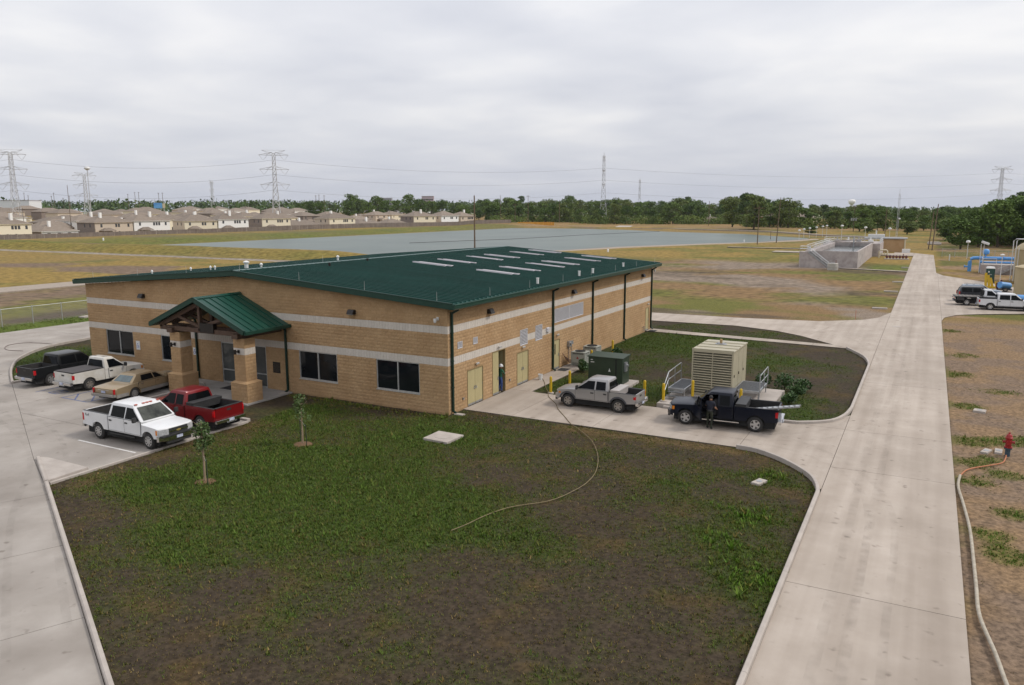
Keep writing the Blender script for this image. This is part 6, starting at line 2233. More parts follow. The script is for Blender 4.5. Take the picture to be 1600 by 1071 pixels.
MB().box(-.1, .2, -.61, -.601, 1.15, 1.25).build('notice', MATS['sign_blue'] if False else M_galv, pt)
MB().lathe([(.84, 2.1), (.84, 2.2), (.7, 2.36), (.0001, 2.42)], (0, 0, 0), 4).build('roof', M_wht, pt).rotation_euler = (0, 0, R(45))
MB().box(-.64, .64, -.66, .62, 0, .1).build('skid', M_blackp, pt)
yb = empty('barrier_stack', (31.2, 95, 0))
tag(yb, 'yellow steel lift arms standing among the pumps by the tanks', 'equipment')
for k, (dx, h, tl) in enumerate(((-.45, 2.2, .1), (.0, 1.9, .25), (.45, 1.5, .4), (.95, 1.0, .2))):
    MB().obox((dx, 0, 0), (dx - tl, .1, h), .32, .16, up=(0, 1, 0)).build('arm', M_yellow, yb, bevel=.02)
MB().box(-.6, 1.2, -.3, .3, .0, .3).build('base', M_yellow, yb, bevel=.02)
pu = empty('pump_trailer', (32.6, 90.5, 0))
tag(pu, 'blue pump drum with black wheels and red fittings by the shorter tank', 'pump')
MB().cyl((-.5, -.5, .95), (.7, .6, .75), .45, n=16).build('drum', M_bluep, pu, smooth=40)
MB().box(-.8, 1.0, -.7, .7, .25, .4).build('frame', M_blackp, pu)
for y in (-.7, .7):
    wheel(pu, .2, y, .3, .16, M_rimd, 5, 1 if y > 0 else -1)
MB().box(-.9, -.6, -.2, .3, .4, 1.2).cyl((-.3, .2, 1.2), (-.3, .2, 1.6), .12, n=8).build('valve_set', M_vred, pu, bevel=.02)
dr = empty('blue_drum', (33.6, 71.8, 0))
tag(dr, 'blue horizontal drum behind the white pickup by the tank', 'drum')
MB().cyl((-1, .6, .85), (1.6, .6, .85), .5, n=18).build('shell', M_bluep, dr, smooth=40)
MB().box(-.7, -.5, .2, 1.0, 0, .5).box(1.0, 1.2, .2, 1.0, 0, .5).build('cradle', M_blackp, dr)
lt = empty('flood_lamp', (33.1, 104.4, 0))
tag(lt, 'tall thin lamp post between the green toilet and the tanks', 'lamp')
MB().cyl((0, 0, -.2), (0, 0, 4.2), .05, n=8).build('pole', M_rail, lt)
MB().lathe([(.05, 4.15), (.3, 4.25), (.3, 4.4), (.0001, 4.5)], (0, 0, 0), 12).build('head', M_wht, lt, smooth=50)
fr_ = empty('field_fence', (0, 0, 0))
tag(fr_, 'chain-link fence with steel posts beyond the blue pipes', 'fence')
for k in range(16):
    MB().cyl((26 + k * 2.6, 176 - k * 1.0, -.2), (26 + k * 2.6, 176 - k * 1.0, 1.9), .045, n=6).build('post', M_fence, fr_)
MB().cyl((26, 176, 1.85), (65, 161, 1.85), .03, n=6).build('top_rail', M_fence, fr_)
m_ = MB()
for k in range(200):
    t = k / 200
    x, y = 26 + 39 * t, 176 - 15 * t
    m_.obox((x, y, .05), (x + .6, y - .23, 1.85), .008, .008).obox((x + .6, y - .23, .05), (x, y, 1.85), .008, .008)
tag(m_.build('wire_mesh', M_fence, fr_), kind='stuff')
rk = MB()
for k in range(7):
    rk.box(22.6 + random.uniform(-.3, .3), 26.4 + random.uniform(-.5, .3), 246 + k * 2.6, 248 + k * 2.6, -.1, .25 + .12 * (k % 2))
tag(rk.build('culvert_slab', M_kerb), 'pale broken concrete apron on the dry slope beyond the far road', 'concrete')
# pond details: floating baffle line, launch ramp, white posts
bf = MB().tube([(-134, 183, .03), (-126, 208, .03), (-118.5, 228, .03), (-115, 255, .03), (-113, 279, .03), (-105, 320, .03), (-98, 349, .03)], .10, 6).build('floating_boom', mat('boom_black', (.03, .03, .03), .6))
tag(bf, 'thin dark floating boom line stretching across the pond', 'boom')
rp = MB().add([(-142, 392, -.1), (-133, 394, -.1), (-139, 424, 1.1), (-148, 424, 1.1), (-142, 392, -.6), (-133, 394, -.6), (-139, 424, -.6), (-148, 424, -.6)], [(0, 1, 2, 3), (4, 7, 6, 5), (0, 4, 5, 1), (1, 5, 6, 2), (2, 6, 7, 3), (3, 7, 4, 0)]).build('boat_ramp', M_kerb)
tag(rp, 'small white concrete ramp running down to the far pond shore', 'ramp')
for x, y, lab in ((-53, 161, 'white marker box on the near pond bank above the roof corner'), (-33.5, 240, 'white marker box on the pond bank by the utility poles'), (-223, 131, 'white marker box on the grassy dam left of the pond')):
    o = MB().lathe([(.26, -.2), (.26, .6), (.18, .72), (.0001, .76)], (x, y, 1.4 if x < -200 else 0), 10).build('marker_box', M_wht, smooth=40)
    tag(o, lab, 'marker')
# ------------------------------------------------------------------ the housing estate behind the board fence
M_shingle = mat('brown_shingle', (.165, .13, .10), .9, c2=(.21, .17, .135), scale=.8, detail=6, world=True, rnd=.14)
M_wcream = mat('cream_siding', (.72, .65, .50), .8, rnd=.06)
M_wwhite = mat('white_siding', (.80, .79, .76), .8, rnd=.04)
M_wtan = mat('tan_siding', (.56, .47, .37), .8, rnd=.06)
M_wgrey = mat('taupe_brick', (.25, .205, .175), .85, c2=(.2, .16, .14), scale=2, rnd=.06)
M_win = mat('house_window', (.06, .06, .065), .2)
M_fboard = mat('fence_board', (.20, .165, .14), .9, c2=(.155, .125, .105), scale=.5, detail=5, world=True, rnd=.15)


def hip(m, x0, x1, y0, y1, z, h, ov=.5, gable=False):
    """Hip roof over a rectangle, ridge along the longer side."""
    x0, x1, y0, y1 = x0 - ov, x1 + ov, y0 - ov, y1 + ov
    w, d = x1 - x0, y1 - y0
    if w > d:
        i = 0 if gable else d / 2 * .95
        r = [(x0 + i, (y0 + y1) / 2, z + h), (x1 - i, (y0 + y1) / 2, z + h)]
        f = [(0, 1, 5, 4), (1, 2, 5), (2, 3, 4, 5), (3, 0, 4)]
    else:
        i = 0 if gable else w / 2 * .95
        r = [((x0 + x1) / 2, y0 + i, z + h), ((x0 + x1) / 2, y1 - i, z + h)]
        f = [(0, 1, 4), (1, 2, 5, 4), (2, 3, 5), (3, 0, 4, 5)]
    m.add([(x0, y0, z), (x1, y0, z), (x1, y1, z), (x0, y1, z)] + r, f + [(0, 3, 2, 1)])


def house(x, y, wd, dp, two, wm, label, group, sidem=None, seed=0, detail=True, rot=0.0, ev=None):
    """House whose long front looks to +x (towards the pond): body, hip roof with chimney, windows."""
    rr = random.Random(seed)
    o = empty('house', (x, y, float(rise(x)) - .1), R(rot))
    tag(o, label, 'house', group)
    h = ev or (6.0 if two else 2.9)
    MB().box(-dp, 0, 0, wd, -.3, h).build('wall', wm, o)
    if sidem:
        MB().box(-dp + .02, -.5, -.06, -.005, -.3, h).build('side_cladding', sidem, o)
    rm = MB()
    hip(rm, -dp, 0, 0, wd, h, 2.9 if two else 3.0)
    rf = rm.build('roof', M_shingle, o)
    MB().box(-dp - .48, .48, -.48, wd + .48, h - .16, h - .01).build('eave', wm, rf)
    if detail:
        if rr.random() < .75:
            cy = wd * rr.uniform(.3, .7)
            cx = -dp * rr.uniform(.25, .6)
            MB().box(cx - .5, cx + .5, cy - .5, cy + .5, h + 1, h + 4.2).build('chimney', M_wwhite, rf)
        if two:
            k = 0
            for yy, n in ((wd * .16, 1), (wd * .55, rr.choice([2, 3, 4])), (wd * .88, 1)):
                for j in range(n):
                    w = MB().box(-.02, .05, yy + j * 1.25 - .45, yy + j * 1.25 + .45, h - 2.1, h - .7).build('window', M_win, o)
            for j in range(3):
                MB().box(-.02, .05, wd * (.2 + .2 * j), wd * (.2 + .2 * j) + .8, .9, 2.3).build('window', M_win, o)
            for j in range(2):
                MB().box(-dp * (.3 + .3 * j), -dp * (.3 + .3 * j) + .8, -.12, -.05 if sidem else 0, h - 2.1, h - .7).build('window', M_win, o)
            if rr.random() < .5:
                pm2 = MB()
                hip(pm2, 0, 3.2, wd * .1, wd * .42, 2.6, 1.3, .3)
                pm2.build('patio_roof', M_shingle, o)
                for yy in (wd * .12, wd * .4):
                    MB().box(2.9, 3.15, yy - .12, yy + .12, -.2, 2.6).build('patio_post', wm, o)
        else:
            for j in range(3):
                MB().box(-.02, .05, wd * (.15 + .28 * j), wd * (.15 + .28 * j) + 1.4, .9, 2.2).build('window', M_win, o)
    return o


ROW = [(-293, 131.9, 16.3, 0, 1, 6.2, M_wcream, None, 'cream two-storey house at the left end behind the board fence'), (-296, 153.8, 15.5, 0, 0, 2.9, M_wwhite, M_wgrey, 'low house with broad brown roof right of the left-end cream house'),
       (-293, 175.2, 17.7, -1, 1, 6.2, M_wtan, M_wgrey, 'beige two-storey house with grey side behind the round bush'), (-292.6, 193.5, 17.3, -6.8, 1, 6.6, M_wwhite, None, 'white two-storey house beside the beige house with grey side'),
       (-289.5, 218, 16.1, -15.2, 1, 6.2, M_wcream, M_wtan, 'cream house with tan side between two white houses'), (-285.1, 234.2, 15.8, -15.2, 1, 6.9, M_wwhite, None, 'white two-storey house with small patio roof left of the reddish roof'),
       (-279, 256.9, 16.7, -12.2, 1, 7.0, M_wcream, M_wgrey, 'cream house with wide group of upper windows left of the low house'), (-277, 273.5, 24, -9.3, 0, 2.9, M_wwhite, M_wgrey, 'low house with white wall between two cream houses'),
       (-271.2, 298.9, 18.5, -9.3, 1, 6.6, M_wcream, M_wtan, 'cream house with four dark upper windows near the middle'), (-267.8, 319.5, 20, -11.5, 0, 2.9, M_wtan, M_wgrey, 'low brown-roofed house, first of the low pair in the middle'),
       (-263.5, 340.9, 17.3, -14.4, 0, 2.9, M_wtan, M_wgrey, 'low brown-roofed house, second of the low pair in the middle'), (-258.3, 361.1, 17.9, -14.4, 1, 7.3, M_wcream, M_wgrey, 'cream house left of the last white house near the pole'),
       (-252.6, 383.2, 15.0, -14.4, 1, 7.4, M_wwhite, M_wtan, 'white house with chimney second from the right end of the row'), (-248.4, 399.6, 12.4, -14.4, 1, 7.0, M_wtan, None, 'tan house at the right end of the row by the trees')]
for i, (x, y, w, rot, two, ev, m, sm_, lab) in enumerate(ROW):
    house(x, y, w, 13 if two else 15, two, m, lab, 'houses behind the board fence', sm_, i + 40, True, rot, ev)
rr = random.Random(77)
cols = [M_wcream, M_wwhite, M_wtan, M_wgrey]
for r_, (X, n, y0_, y1_) in enumerate(((-325, 15, 128, 440), (-362, 15, 120, 500), (-405, 13, 130, 520), (-450, 13, 130, 530), (-500, 12, 150, 560), (-550, 12, 160, 600), (-610, 11, 180, 640), (-680, 11, 200, 660))):
    for k in range(n):
        y = y0_ + (y1_ - y0_) * (k + rr.uniform(-.15, .15)) / n
        if r_ == 0 and y > 330:
            continue
        house(X + rr.uniform(-4, 4), y, rr.uniform(15, 20), rr.uniform(12, 16), rr.random() < (.55 if r_ < 4 else .7), rr.choice(cols), 'brown-roofed house in the %s row back from the board fence' % ['second', 'third', 'fourth', 'fifth', 'sixth', 'seventh', 'eighth', 'ninth'][r_], 'houses in the rows farther back', None, 300 + r_ * 20 + k, r_ < 2)
house(-118, 560, 24, 22, 0, M_wtan, 'low grey-roofed house with pale chimney under the trees beyond the pond', None, None, 901)
house(-66, 505, 16, 16, 1, mat('orange_brick', (.40, .22, .13), .85), 'orange brick house half hidden among the trees beyond the pond', None, None, 902)
house(-40, 470, 18, 16, 1, M_wtan, 'tan house among the trees right of the orange brick house', None, None, 903)

# board fence: one panel is a part, with its boards
FN = empty('board_fence', (0, 0, 0))
tag(FN, 'long weathered brown board fence between the houses and the pond', 'fence')
pn = MB()
for k in range(15):
    pn.box(0, .03, k * .163 + .004, k * .163 + .158, 0, 2.35 + .04 * ((k * 5) % 3))
pn.box(-.06, -.002, 0, 2.44, .5, .6).box(-.06, -.002, 0, 2.44, 1.5, 1.6)
pmsh = pn.mesh('fence_panel', M_fboard)
psm = MB().box(-.1, .06, -.06, .06, -.3, 2.5).mesh('fence_post', M_fboard)


FLN = [(-284, 100), (-284, 190), (-281, 215), (-268, 263), (-257, 330), (-230, 435)]


def fline(a, b, cnt=300):
    a, b = Vector(a), Vector(b)
    d = b - a
    n = int(d.length / 2.44)
    an = math.atan2(-d.x, d.y)
    for k in range(n):
        p = a + d * (k / n)
        z = float(terrain_z(np.array([p.x]), np.array([p.y]))[0])
        o = link('fence_panel', pmsh, FN, (p.x, p.y, z), an)
        if k % 2 == 0:
            link('fence_post', psm, FN, (p.x, p.y, z), an)


for a_, b_ in zip(FLN, FLN[1:]):
    fline(a_, b_)
of = MB()
for k in range(32):
    of.obox((-226 + k * .72, 437 + k * .30, 1.3), (-226 + k * .72 + .68, 437.28 + k * .30, 1.3), .05, 2.6)
ofo = of.build('orange_fence', mat('orange_board', (.62, .30, .03), .8, c2=(.55, .25, .03), scale=.5, world=True, rnd=.1))
tag(ofo, 'bright orange board fence on the far shore of the pond', 'fence')

# ------------------------------------------------------------------ trees
M_tl = [mat('oak_leaf', (.06, .105, .02), .7, c2=(.10, .155, .032), scale=.35, rnd=.22, spec=.2), mat('elm_leaf', (.085, .14, .026), .7, c2=(.125, .18, .04), scale=.35, rnd=.22, spec=.2),
        mat('pine_needle', (.045, .082, .022), .7, c2=(.078, .12, .032), scale=.35, rnd=.2, spec=.2), mat('tallow_leaf', (.095, .135, .03), .7, c2=(.14, .17, .045), scale=.35, rnd=.25, spec=.2)]


def tree_meshes(kind, seed):
    """Unit tree (height 1): crown leaf mesh and trunk mesh."""
    rr = random.Random(seed)
    t = MB()
    pine = kind == 2
    th = .45 if not pine else .75
    t.tube([(0, 0, -.03), (.01, .005, th * .5), (-.005, .01, th)], [.022, .017, .010], 7)
    cs = []
    if pine:
        for k in range(12):
            z = rr.uniform(.48, .97)
            a = rr.uniform(0, 6.28)
            q = .17 * (1.15 - z) * 2.2 * rr.uniform(.4, 1)
            c = (q * math.cos(a), q * math.sin(a), z)
            cs.append(c + (.13, .13, .07))
            t.cyl((0, 0, z - .08), c, .006, .003, n=5)
    else:
        w = .33 if kind != 3 else .30
        for k in range(30):
            z = rr.uniform(.14, .92)
            a = rr.uniform(0, 6.28)
            q = w * math.sin(math.pi * min(1, (z - .05) / .98)) ** .7 * rr.uniform(.15, 1.0)
            c = (q * math.cos(a), q * math.sin(a), z)
            s_ = rr.uniform(.075, .135)
            cs.append(c + (s_ * 1.15, s_ * 1.15, s_ * .8))
            if k % 2 == 0:
                t.cyl((0, 0, max(.15, z - .22)), c, .008, .003, n=5)
    V, F = leaf_cloud(cs, 2600 if not pine else 1500, .027, seed)
    return npmesh('crown', V, F, M_tl[kind]), t.mesh('trunk', M_bark)


TV = {k: [tree_meshes(k, 100 + k * 10 + j) for j in range(3)] for k in range(4)}
TREES = [(-284,483,11.2,2),(-365,620,15.9,0),(-532,904,20.8,0),(-308,541,14.5,0),(-354,615,19.2,2),(-477,826,21.5,0),(-295,530,16.8,0),(-340,611,17.6,1),(-437,782,22.0,1),(-281,524,12.8,3),(-361,670,22.7,1),(-440,822,23.3,0),(-274,530,14.8,2),(-322,616,19.3,1),(-484,938,25.6,2),(-252,511,13.7,0),(-344,686,18.2,1),(-442,884,20.5,3),(-241,511,11.8,0),(-301,626,18.8,2),(-424,888,23.1,2),(-248,540,15.3,0),(-297,650,20.7,0),(-440,944,24.5,3),(-228,518,15.6,3),(-298,682,22.6,2),(-393,902,27.5,0),(-215,520,11.0,1),(-304,722,20.8,3),(-341,808,21.1,1),(-206,530,10.9,3),(-277,691,19.4,2),(-350,880,22.6,3),(-208,543,11.2,2),(-255,658,18.5,2),(-348,910,22.4,0),(-187,519,16.0,3),(-247,683,20.1,2),(-342,928,26.6,2),(-186,541,14.6,2),(-230,662,19.2,3),(-286,832,21.7,3),(-185,562,13.3,1),(-221,678,17.3,2),(-277,838,20.3,1),(-165,541,11.9,2),(-218,692,19.0,0),(-279,876,22.0,1),(-166,583,14.9,3),(-219,737,16.5,0),(-279,933,21.5,0),(-148,539,16.5,1),(-184,678,21.6,3),(-250,907,22.2,2),(-147,581,16.5,2),(-179,684,21.4,1),(-260,975,25.1,2),(-133,564,14.6,1),(-182,733,20.9,0),(-218,866,21.4,1),(-129,575,11.5,1),(-153,683,15.0,3),(-223,959,17.9,2),(-124,590,14.7,2),(-145,682,17.1,0),(-191,882,20.0,0),(-116,580,15.3,2),(-157,761,23.5,3),(-178,861,22.3,2),(-114,606,15.8,0),(-132,708,24.0,2),(-174,900,28.5,2),(-95,574,19.4,2),(-124,706,24.5,1),(-154,891,26.9,3),(-60,439,12.4,1),(-83,564,16.5,2),(-123,784,20.2,2),(-54,439,15.3,3),(-84,595,19.1,0),(-122,840,21.5,0),(-51,460,9.8,3),(-67,563,14.4,1),(-95,767,18.2,1),(-45,458,11.4,1),(-61,575,13.4,0),(-94,782,14.5,2),(-40,462,9.1,1),(-51,562,13.5,3),(-85,818,16.1,0),(-28,449,10.3,2),(-50,608,14.3,2),(-74,842,15.6,2),(-25,444,10.8,3),(-41,625,13.4,0),(-57,762,14.1,3),(-19,460,10.3,0),(-32,616,11.9,3),(-50,849,15.2,3),(-8,389,11.7,1),(-16,500,13.8,3),(-30,733,16.5,2),(-1,408,10.7,1),(-11,528,14.9,0),(-21,745,15.4,3),(2,407,10.5,3),(-3,499,13.4,1),(-15,756,12.9,3),(8,424,10.1,2),(6,526,10.7,2),(-3,740,11.4,0),(14,406,10.7,2),(10,511,11.7,1),(9,705,12.8,0),(20,421,7.8,1),(18,537,10.3,3),(18,751,10.8,0),(26,411,10.8,0),(27,506,12.6,0),(31,730,12.5,2),(33,434,8.8,0),(33,517,13.2,0),(36,738,14.6,3),(36,421,7.7,1),(39,542,11.9,1),(46,724,13.2,1),(42,421,10.9,2),(46,517,12.3,1),(55,715,13.1,3),(46,417,11.3,3),(51,536,12.3,2),(64,721,14.1,0),(54,443,13.2,3),(60,524,16.4,2),(72,740,18.8,2),(58,432,14.7,1),(65,534,17.0,0),(83,784,21.6,3),(63,439,17.0,3),(71,568,21.4,0),(91,793,25.0,2),(31,219,9.7,0),(36,234,12.0,0),(41,236,14.6,1),(46,248,15.5,0),(50,260,16.8,1),(52,242,17.0,0),(40,265,12.9,1),(47,280,14.7,1),(35,258,11.3,0),(55,235,15.9,0),(29,290,8.1,0),(-83,445,19.4,2),(-60,392,19.1,3),(-72,432,19.5,2),(-48,427,17.8,2),(-3,368,5.7,3),(14,355,5.9,3),(30,353,8.0,3),(-480,564,17.9,0),(-500,602,20.2,1),(-462,571,17.2,1),(-480,609,22.0,1),(-504,651,19.2,0),(-461,616,19.4,1),(-476,660,24.6,1),(-438,624,21.2,0),(-453,668,19.0,1),(-416,632,19.8,0),(-429,676,17.6,0),(-372,604,15.7,1),(-320,515,14.1,1),(-559,581,15.2,0),(-518,551,16.2,0),(-508,554,15.5,0),(-616,732,26.0,1),(-336,199,5.8,0),(-24,338,4.0,0)]
rr = random.Random(9)
for i, (x, y, h, k) in enumerate(TREES):
    cr_, tk_ = TV[k][i % 3]
    z = float(terrain_z(np.array([float(x)]), np.array([float(y)]))[0])
    o = empty('pine_tree' if k == 2 else 'tree', (x, y, z), rr.uniform(0, 6.28))
    if k == 2 and i % 7:
        k = (0, 1, 3)[i % 3]
        cr_, tk_ = TV[k][i % 3]
        o.name = 'tree'
    wd = max(h, 11) * rr.uniform(1.1, 1.5) if k != 2 else h * 1.15
    o.scale = (wd, wd, h)
    link('crown', cr_, o)
    link('trunk', tk_, o)
    if y < 295 and x > 20:
        tag(o, 'large dark green tree in the clump behind the tanks at the right', 'tree', 'trees behind the tanks')
    elif x < -290:
        tag(o, 'green tree standing among the brown roofs of the estate', 'tree', 'trees among the houses')
    elif h < 8.5 and x > -30:
        tag(o, 'small tree in the dry grass before the right-hand wood', 'tree', 'small trees before the wood')
    elif k == 2:
        tag(o, 'tall dark pine rising from the tree belt beyond the pond', 'tree', 'pines of the tree belt')
    else:
        zn = 'behind the orange fence' if x < -205 else 'between the edge-on tower and the boat ramp' if x < -125 else 'behind the far shore left of the poles' if x < -45 else 'behind the basin and control house' if x < 22 else 'beyond the road end at the right'
        tag(o, ['dark green', 'mid green', '', 'yellowish green'][k] + ' broadleaf tree of the belt ' + zn, 'tree', 'trees of the belt beyond the pond')
# the lower growth that closes the foot of the belt, and the woods on the horizon: one mass each
rs = np.random.RandomState(4)
cs = []
for k in range(620):
    t = rs.rand()
    if t < .55:
        x = rs.uniform(-285, -70); y = 492 + (x + 285) * .30 + rs.uniform(0, 50)
    elif t < .85:
        x = rs.uniform(-80, 70); y = 440 + rs.uniform(0, 60)
    else:
        x = rs.uniform(34, 66); y = 245 + rs.uniform(0, 60)
    cs.append((x, y, rs.uniform(.5, 4.0), rs.uniform(3, 6.5), rs.uniform(3, 6.5), rs.uniform(2.2, 4.6)))
V, F = leaf_cloud(cs, 52000, .6, 12)
V[:, 2] = np.maximum(V[:, 2], -.3)
tag(link('undergrowth', npmesh('undergrowth', V, F, mat('undergrowth_leaf', (.075, .12, .026), .8, c2=(.135, .175, .04), scale=.06, world=True, spec=.15))), 'dense low green undergrowth at the foot of the far tree belt', 'undergrowth', kind='stuff')
cs = []
for k in range(1500):
    d = rs.uniform(900, 2600)
    a = rs.uniform(-.45, 1.35)
    x, y = 23 - d * math.sin(a), -35 + d * math.cos(a)
    s_ = rs.uniform(7, 16)
    up_ = 11 * min(1, max(0, (a - .25) / .35)) * d / 1400
    cs.append((x, y, rs.uniform(1, 8) + (d > 1800) * 2 + up_, s_ * 1.7, s_ * 1.7, rs.uniform(4, 7.5) + up_ * .3))
V, F = leaf_cloud(cs, 42000, 2.6, 13)
V[:, 2] = np.maximum(V[:, 2], -.5)
tag(link('distant_woods', npmesh('distant_woods', V, F, mat('distant_leaf', (.05, .085, .028), .9, c2=(.08, .11, .036), scale=.01, world=True, spec=.1))), 'hazy belt of distant woods along the whole horizon', 'woods', kind='stuff')

# ------------------------------------------------------------------ power line
M_lat = mat('lattice_steel', (.46, .46, .46), .5, .2)


def tower(x, y, h, rz, label, narrow=False):
    o = empty('transmission_tower', (x, y, 0), rz)
    tag(o, label, 'transmission tower', 'lattice towers on the horizon')
    m = MB()

    def hw_(z):
        t = z / h
        return 3.0 * (1 - t / .55) + 1.25 * (t / .55) if t < .55 else 1.25 - .35 * (t - .55) / .45
    lv = [h * t for t in (0, .14, .27, .38, .47, .55, .62, .69, .76, .83, .9, .96)]
    for a, b in zip(lv, lv[1:]):
        wa, wb = hw_(a), hw_(b)
        ca = [(wa, wa, a), (-wa, wa, a), (-wa, -wa, a), (wa, -wa, a)]
        cb = [(wb, wb, b), (-wb, wb, b), (-wb, -wb, b), (wb, -wb, b)]
        for i in range(4):
            j = (i + 1) % 4
            m.cyl(ca[i], cb[i], .11, n=4, cap=False)
            m.cyl(ca[i], cb[j], .09, n=4, cap=False)
            m.cyl(ca[j], cb[i], .09, n=4, cap=False)
            m.cyl(cb[i], cb[j], .09, n=4, cap=False)
    m.build('lattice_body', M_lat, o)
    for z, w in ((h * .55, 9.5), (h * .75, 9.5), (h * .935, 9.5)):
        for s in (-1, 1):
            a = MB()
            b_ = hw_(z)
            for dy in (-b_, b_):
                a.cyl((s * b_, dy, z), (s * w, 0, z + .2), .10, n=4).cyl((s * b_, dy, z + 2.0), (s * w, 0, z + .2), .09, n=4)
                a.cyl((s * b_, dy, z + 2.0), (s * (b_ + w) / 2, dy / 2, z), .07, n=4)
            arm = a.build('cross_arm', M_lat, o)
            MB().cyl((s * w * .98, 0, z + .2), (s * w * .72, 0, z - 3.2), .09, n=5).cyl((s * w * .4, 0, z + .2), (s * w * .70, 0, z - 3.2), .09, n=5).build('insulator', M_lat, arm)
    t = MB()
    for s in (-1, 1):
        t.cyl((0, 0, h * .96), (s * 7.5, 0, h), .10, n=4).cyl((s * 1.2, 0, h * .935), (s * 7.5, 0, h), .08, n=4)
    t.cyl((-7.5, 0, h), (7.5, 0, h), .07, n=4)
    t.build('top_bridge', M_lat, o)
    return o


TW = [(-504.6, 262.5, 50, R(40), 'lattice transmission tower at the left edge of the picture'), (-362.9, 351.2, 50, R(40), 'lattice transmission tower above the houses left of centre'), (-212.9, 561.5, 55.5, R(112), 'lattice transmission tower seen edge on behind the pond trees'),
      (78.5, 835.9, 50, R(20), 'lattice transmission tower above the trees at the right edge'), (-628.5, 392.8, 43.5, R(50), 'lattice transmission tower with globe mast beside it, second from the left'), (-823.8, 698.2, 50, R(120), 'small faint transmission tower left of the tall centre-left tower'),
      (-311.6, 937.5, 50, R(110), 'small slender transmission tower right of the edge-on tower')]
for t in TW:
    tower(*t)
M_wire = mat('power_cable', (.20, .20, .21), .5)


def wire(p, q, sag, label, r=.06):
    p, q = Vector(p), Vector(q)
    pts = []
    for k in range(25):
        t = k / 24
        c = p + (q - p) * t
        c.z -= 4 * sag * t * (1 - t)
        pts.append(c)
    o = MB().tube(pts, r, 5).build('power_cable', M_wire)
    tag(o, label, 'cable', 'cables of the transmission line')


chain = [(-640, 190), (-504.6, 262.5), (-362.9, 351.2), (-212.9, 561.5), (78.5, 835.9), (420, 1180)]
for z, nm in ((47 - 3.2, 'upper'), (37.5 - 3.2, 'middle'), (27.5 - 3.2, 'lower')):
    for (a, b), sp in zip(zip(chain, chain[1:]), ('left of the left-edge tower', 'between the left-edge tower and the centre-left tower', 'between the centre-left tower and the edge-on tower', 'between the edge-on tower and the right-edge tower', 'right of the right-edge tower')):
        wire((a[0], a[1], z), (b[0], b[1], z), 5.5, nm + ' transmission cable ' + sp)

# utility poles
M_pole = mat('pole_wood', (.16, .115, .075), .9, c2=(.11, .08, .055), scale=.8)
POLES = [(-52.0, 89.7, 14.1, .17, 0, 'tall bare wooden pole rising behind the middle of the roof'), (-221.7, 495.8, 18.3, .22, 0, 'bare wooden pole on the far shore right of the orange fence'), (-109.5, 493.1, 16.6, .22, 0, 'wooden pole on the far shore left of the tall pines'),
         (-25.9, 223.7, 12.4, .17, 1, 'wooden pole with crossarm on the near pond bank, left one of two'), (-22.1, 236.1, 15.2, .17, 0, 'leaning wooden pole on the near pond bank, right one of two'), (-10.8, 388, 13, .2, 2, 'dark pole carrying three transformers behind the basin'),
         (23.9, 208.2, 12.7, .17, 0, 'leaning wooden pole beside the far end of the road'), (23.0, 214, 10.9, .16, 0, 'shorter wooden pole just left of the leaning road-end pole'), (-29.8, 269.4, 3.2, .12, 0, 'short dark post at the pond bank between two poles'),
         (-252.7, 483.6, 15.6, .2, 1, 'wooden pole with crossarm at the left end of the orange fence'), (-275.5, 502, 22.3, .2, 0, 'pale steel pole behind the right end of the board fence'), (-243.6, 487.2, 21.7, .22, 1, 'pole with double crossarm above the orange fence'),
         (-309.9, 155.1, 12.5, .12, 1, 'utility pole among the roofs at the left'), (-301.6, 170, 22, .14, 0, 'tall pale lamp mast above the low left house'), (7.6, 301, 11.6, .16, 0, 'slim wooden pole right of the control house')]
FARP = [(-862.3, 474.6, 30.7), (-830.9, 485.7, 27.1), (-817.6, 490.4, 24.9), (-810.2, 493.0, 26.9), (-736.1, 519.1, 30.6), (-731.9, 520.6, 30.6), (-709.8, 528.3, 29.8), (-705.5, 529.8, 29.8), (-857.8, 476.2, 27.9), (-827.9, 486.7, 30.5), (-542.4, 587.3, 26.2), (-539.1, 588.5, 26.9), (-533.8, 590.3, 26.2), (-744.0, 516.3, 28.7)]
for x, y, h, r_, arms, lab in POLES + [(x, y, h, .3, 1, 'far wooden utility pole on the horizon above the estate') for x, y, h in FARP]:
    o = empty('utility_pole', (x, y, -.2))
    tag(o, lab, 'pole', 'far utility poles' if lab.startswith('far') else 'utility poles')
    ln = (.6, .5) if 'leaning' in lab else (0, 0)
    MB().cyl((0, 0, 0), (ln[0], ln[1], h), r_, r_ * .65, n=9).build('shaft', M_pole, o, smooth=60)
    for k in range(arms if arms < 2 else 1):
        MB().box(-1.6, 1.6, -.08, .08, h - .8, h - .6).build('crossarm', M_pole, o)
    if arms == 2:
        for k in (-1, 0, 1):
            MB().cyl((k * 1.0, -.6, h * .42), (k * 1.0, -.6, h * .42 + 1.4), .42, n=10).build('transformer_can', M_galv, o, smooth=40)
mst = empty('radio_mast', (11.6, 302.8, 0))
tag(mst, 'slender lattice radio mast behind the control house', 'mast')
m = MB()
for k in range(12):
    z = k * 1.4
    for i in range(3):
        a, b = R(120 * i), R(120 * (i + 1))
        m.cyl((.35 * math.cos(a), .35 * math.sin(a), z), (.35 * math.cos(a), .35 * math.sin(a), z + 1.4), .05, n=4).cyl((.35 * math.cos(a), .35 * math.sin(a), z), (.35 * math.cos(b), .35 * math.sin(b), z + 1.4), .03, n=4)
m.build('lattice', M_lat, mst)
MB().cyl((0, 0, 16.5), (0, 0, 19), .05, n=5).build('antenna', M_lat, mst)
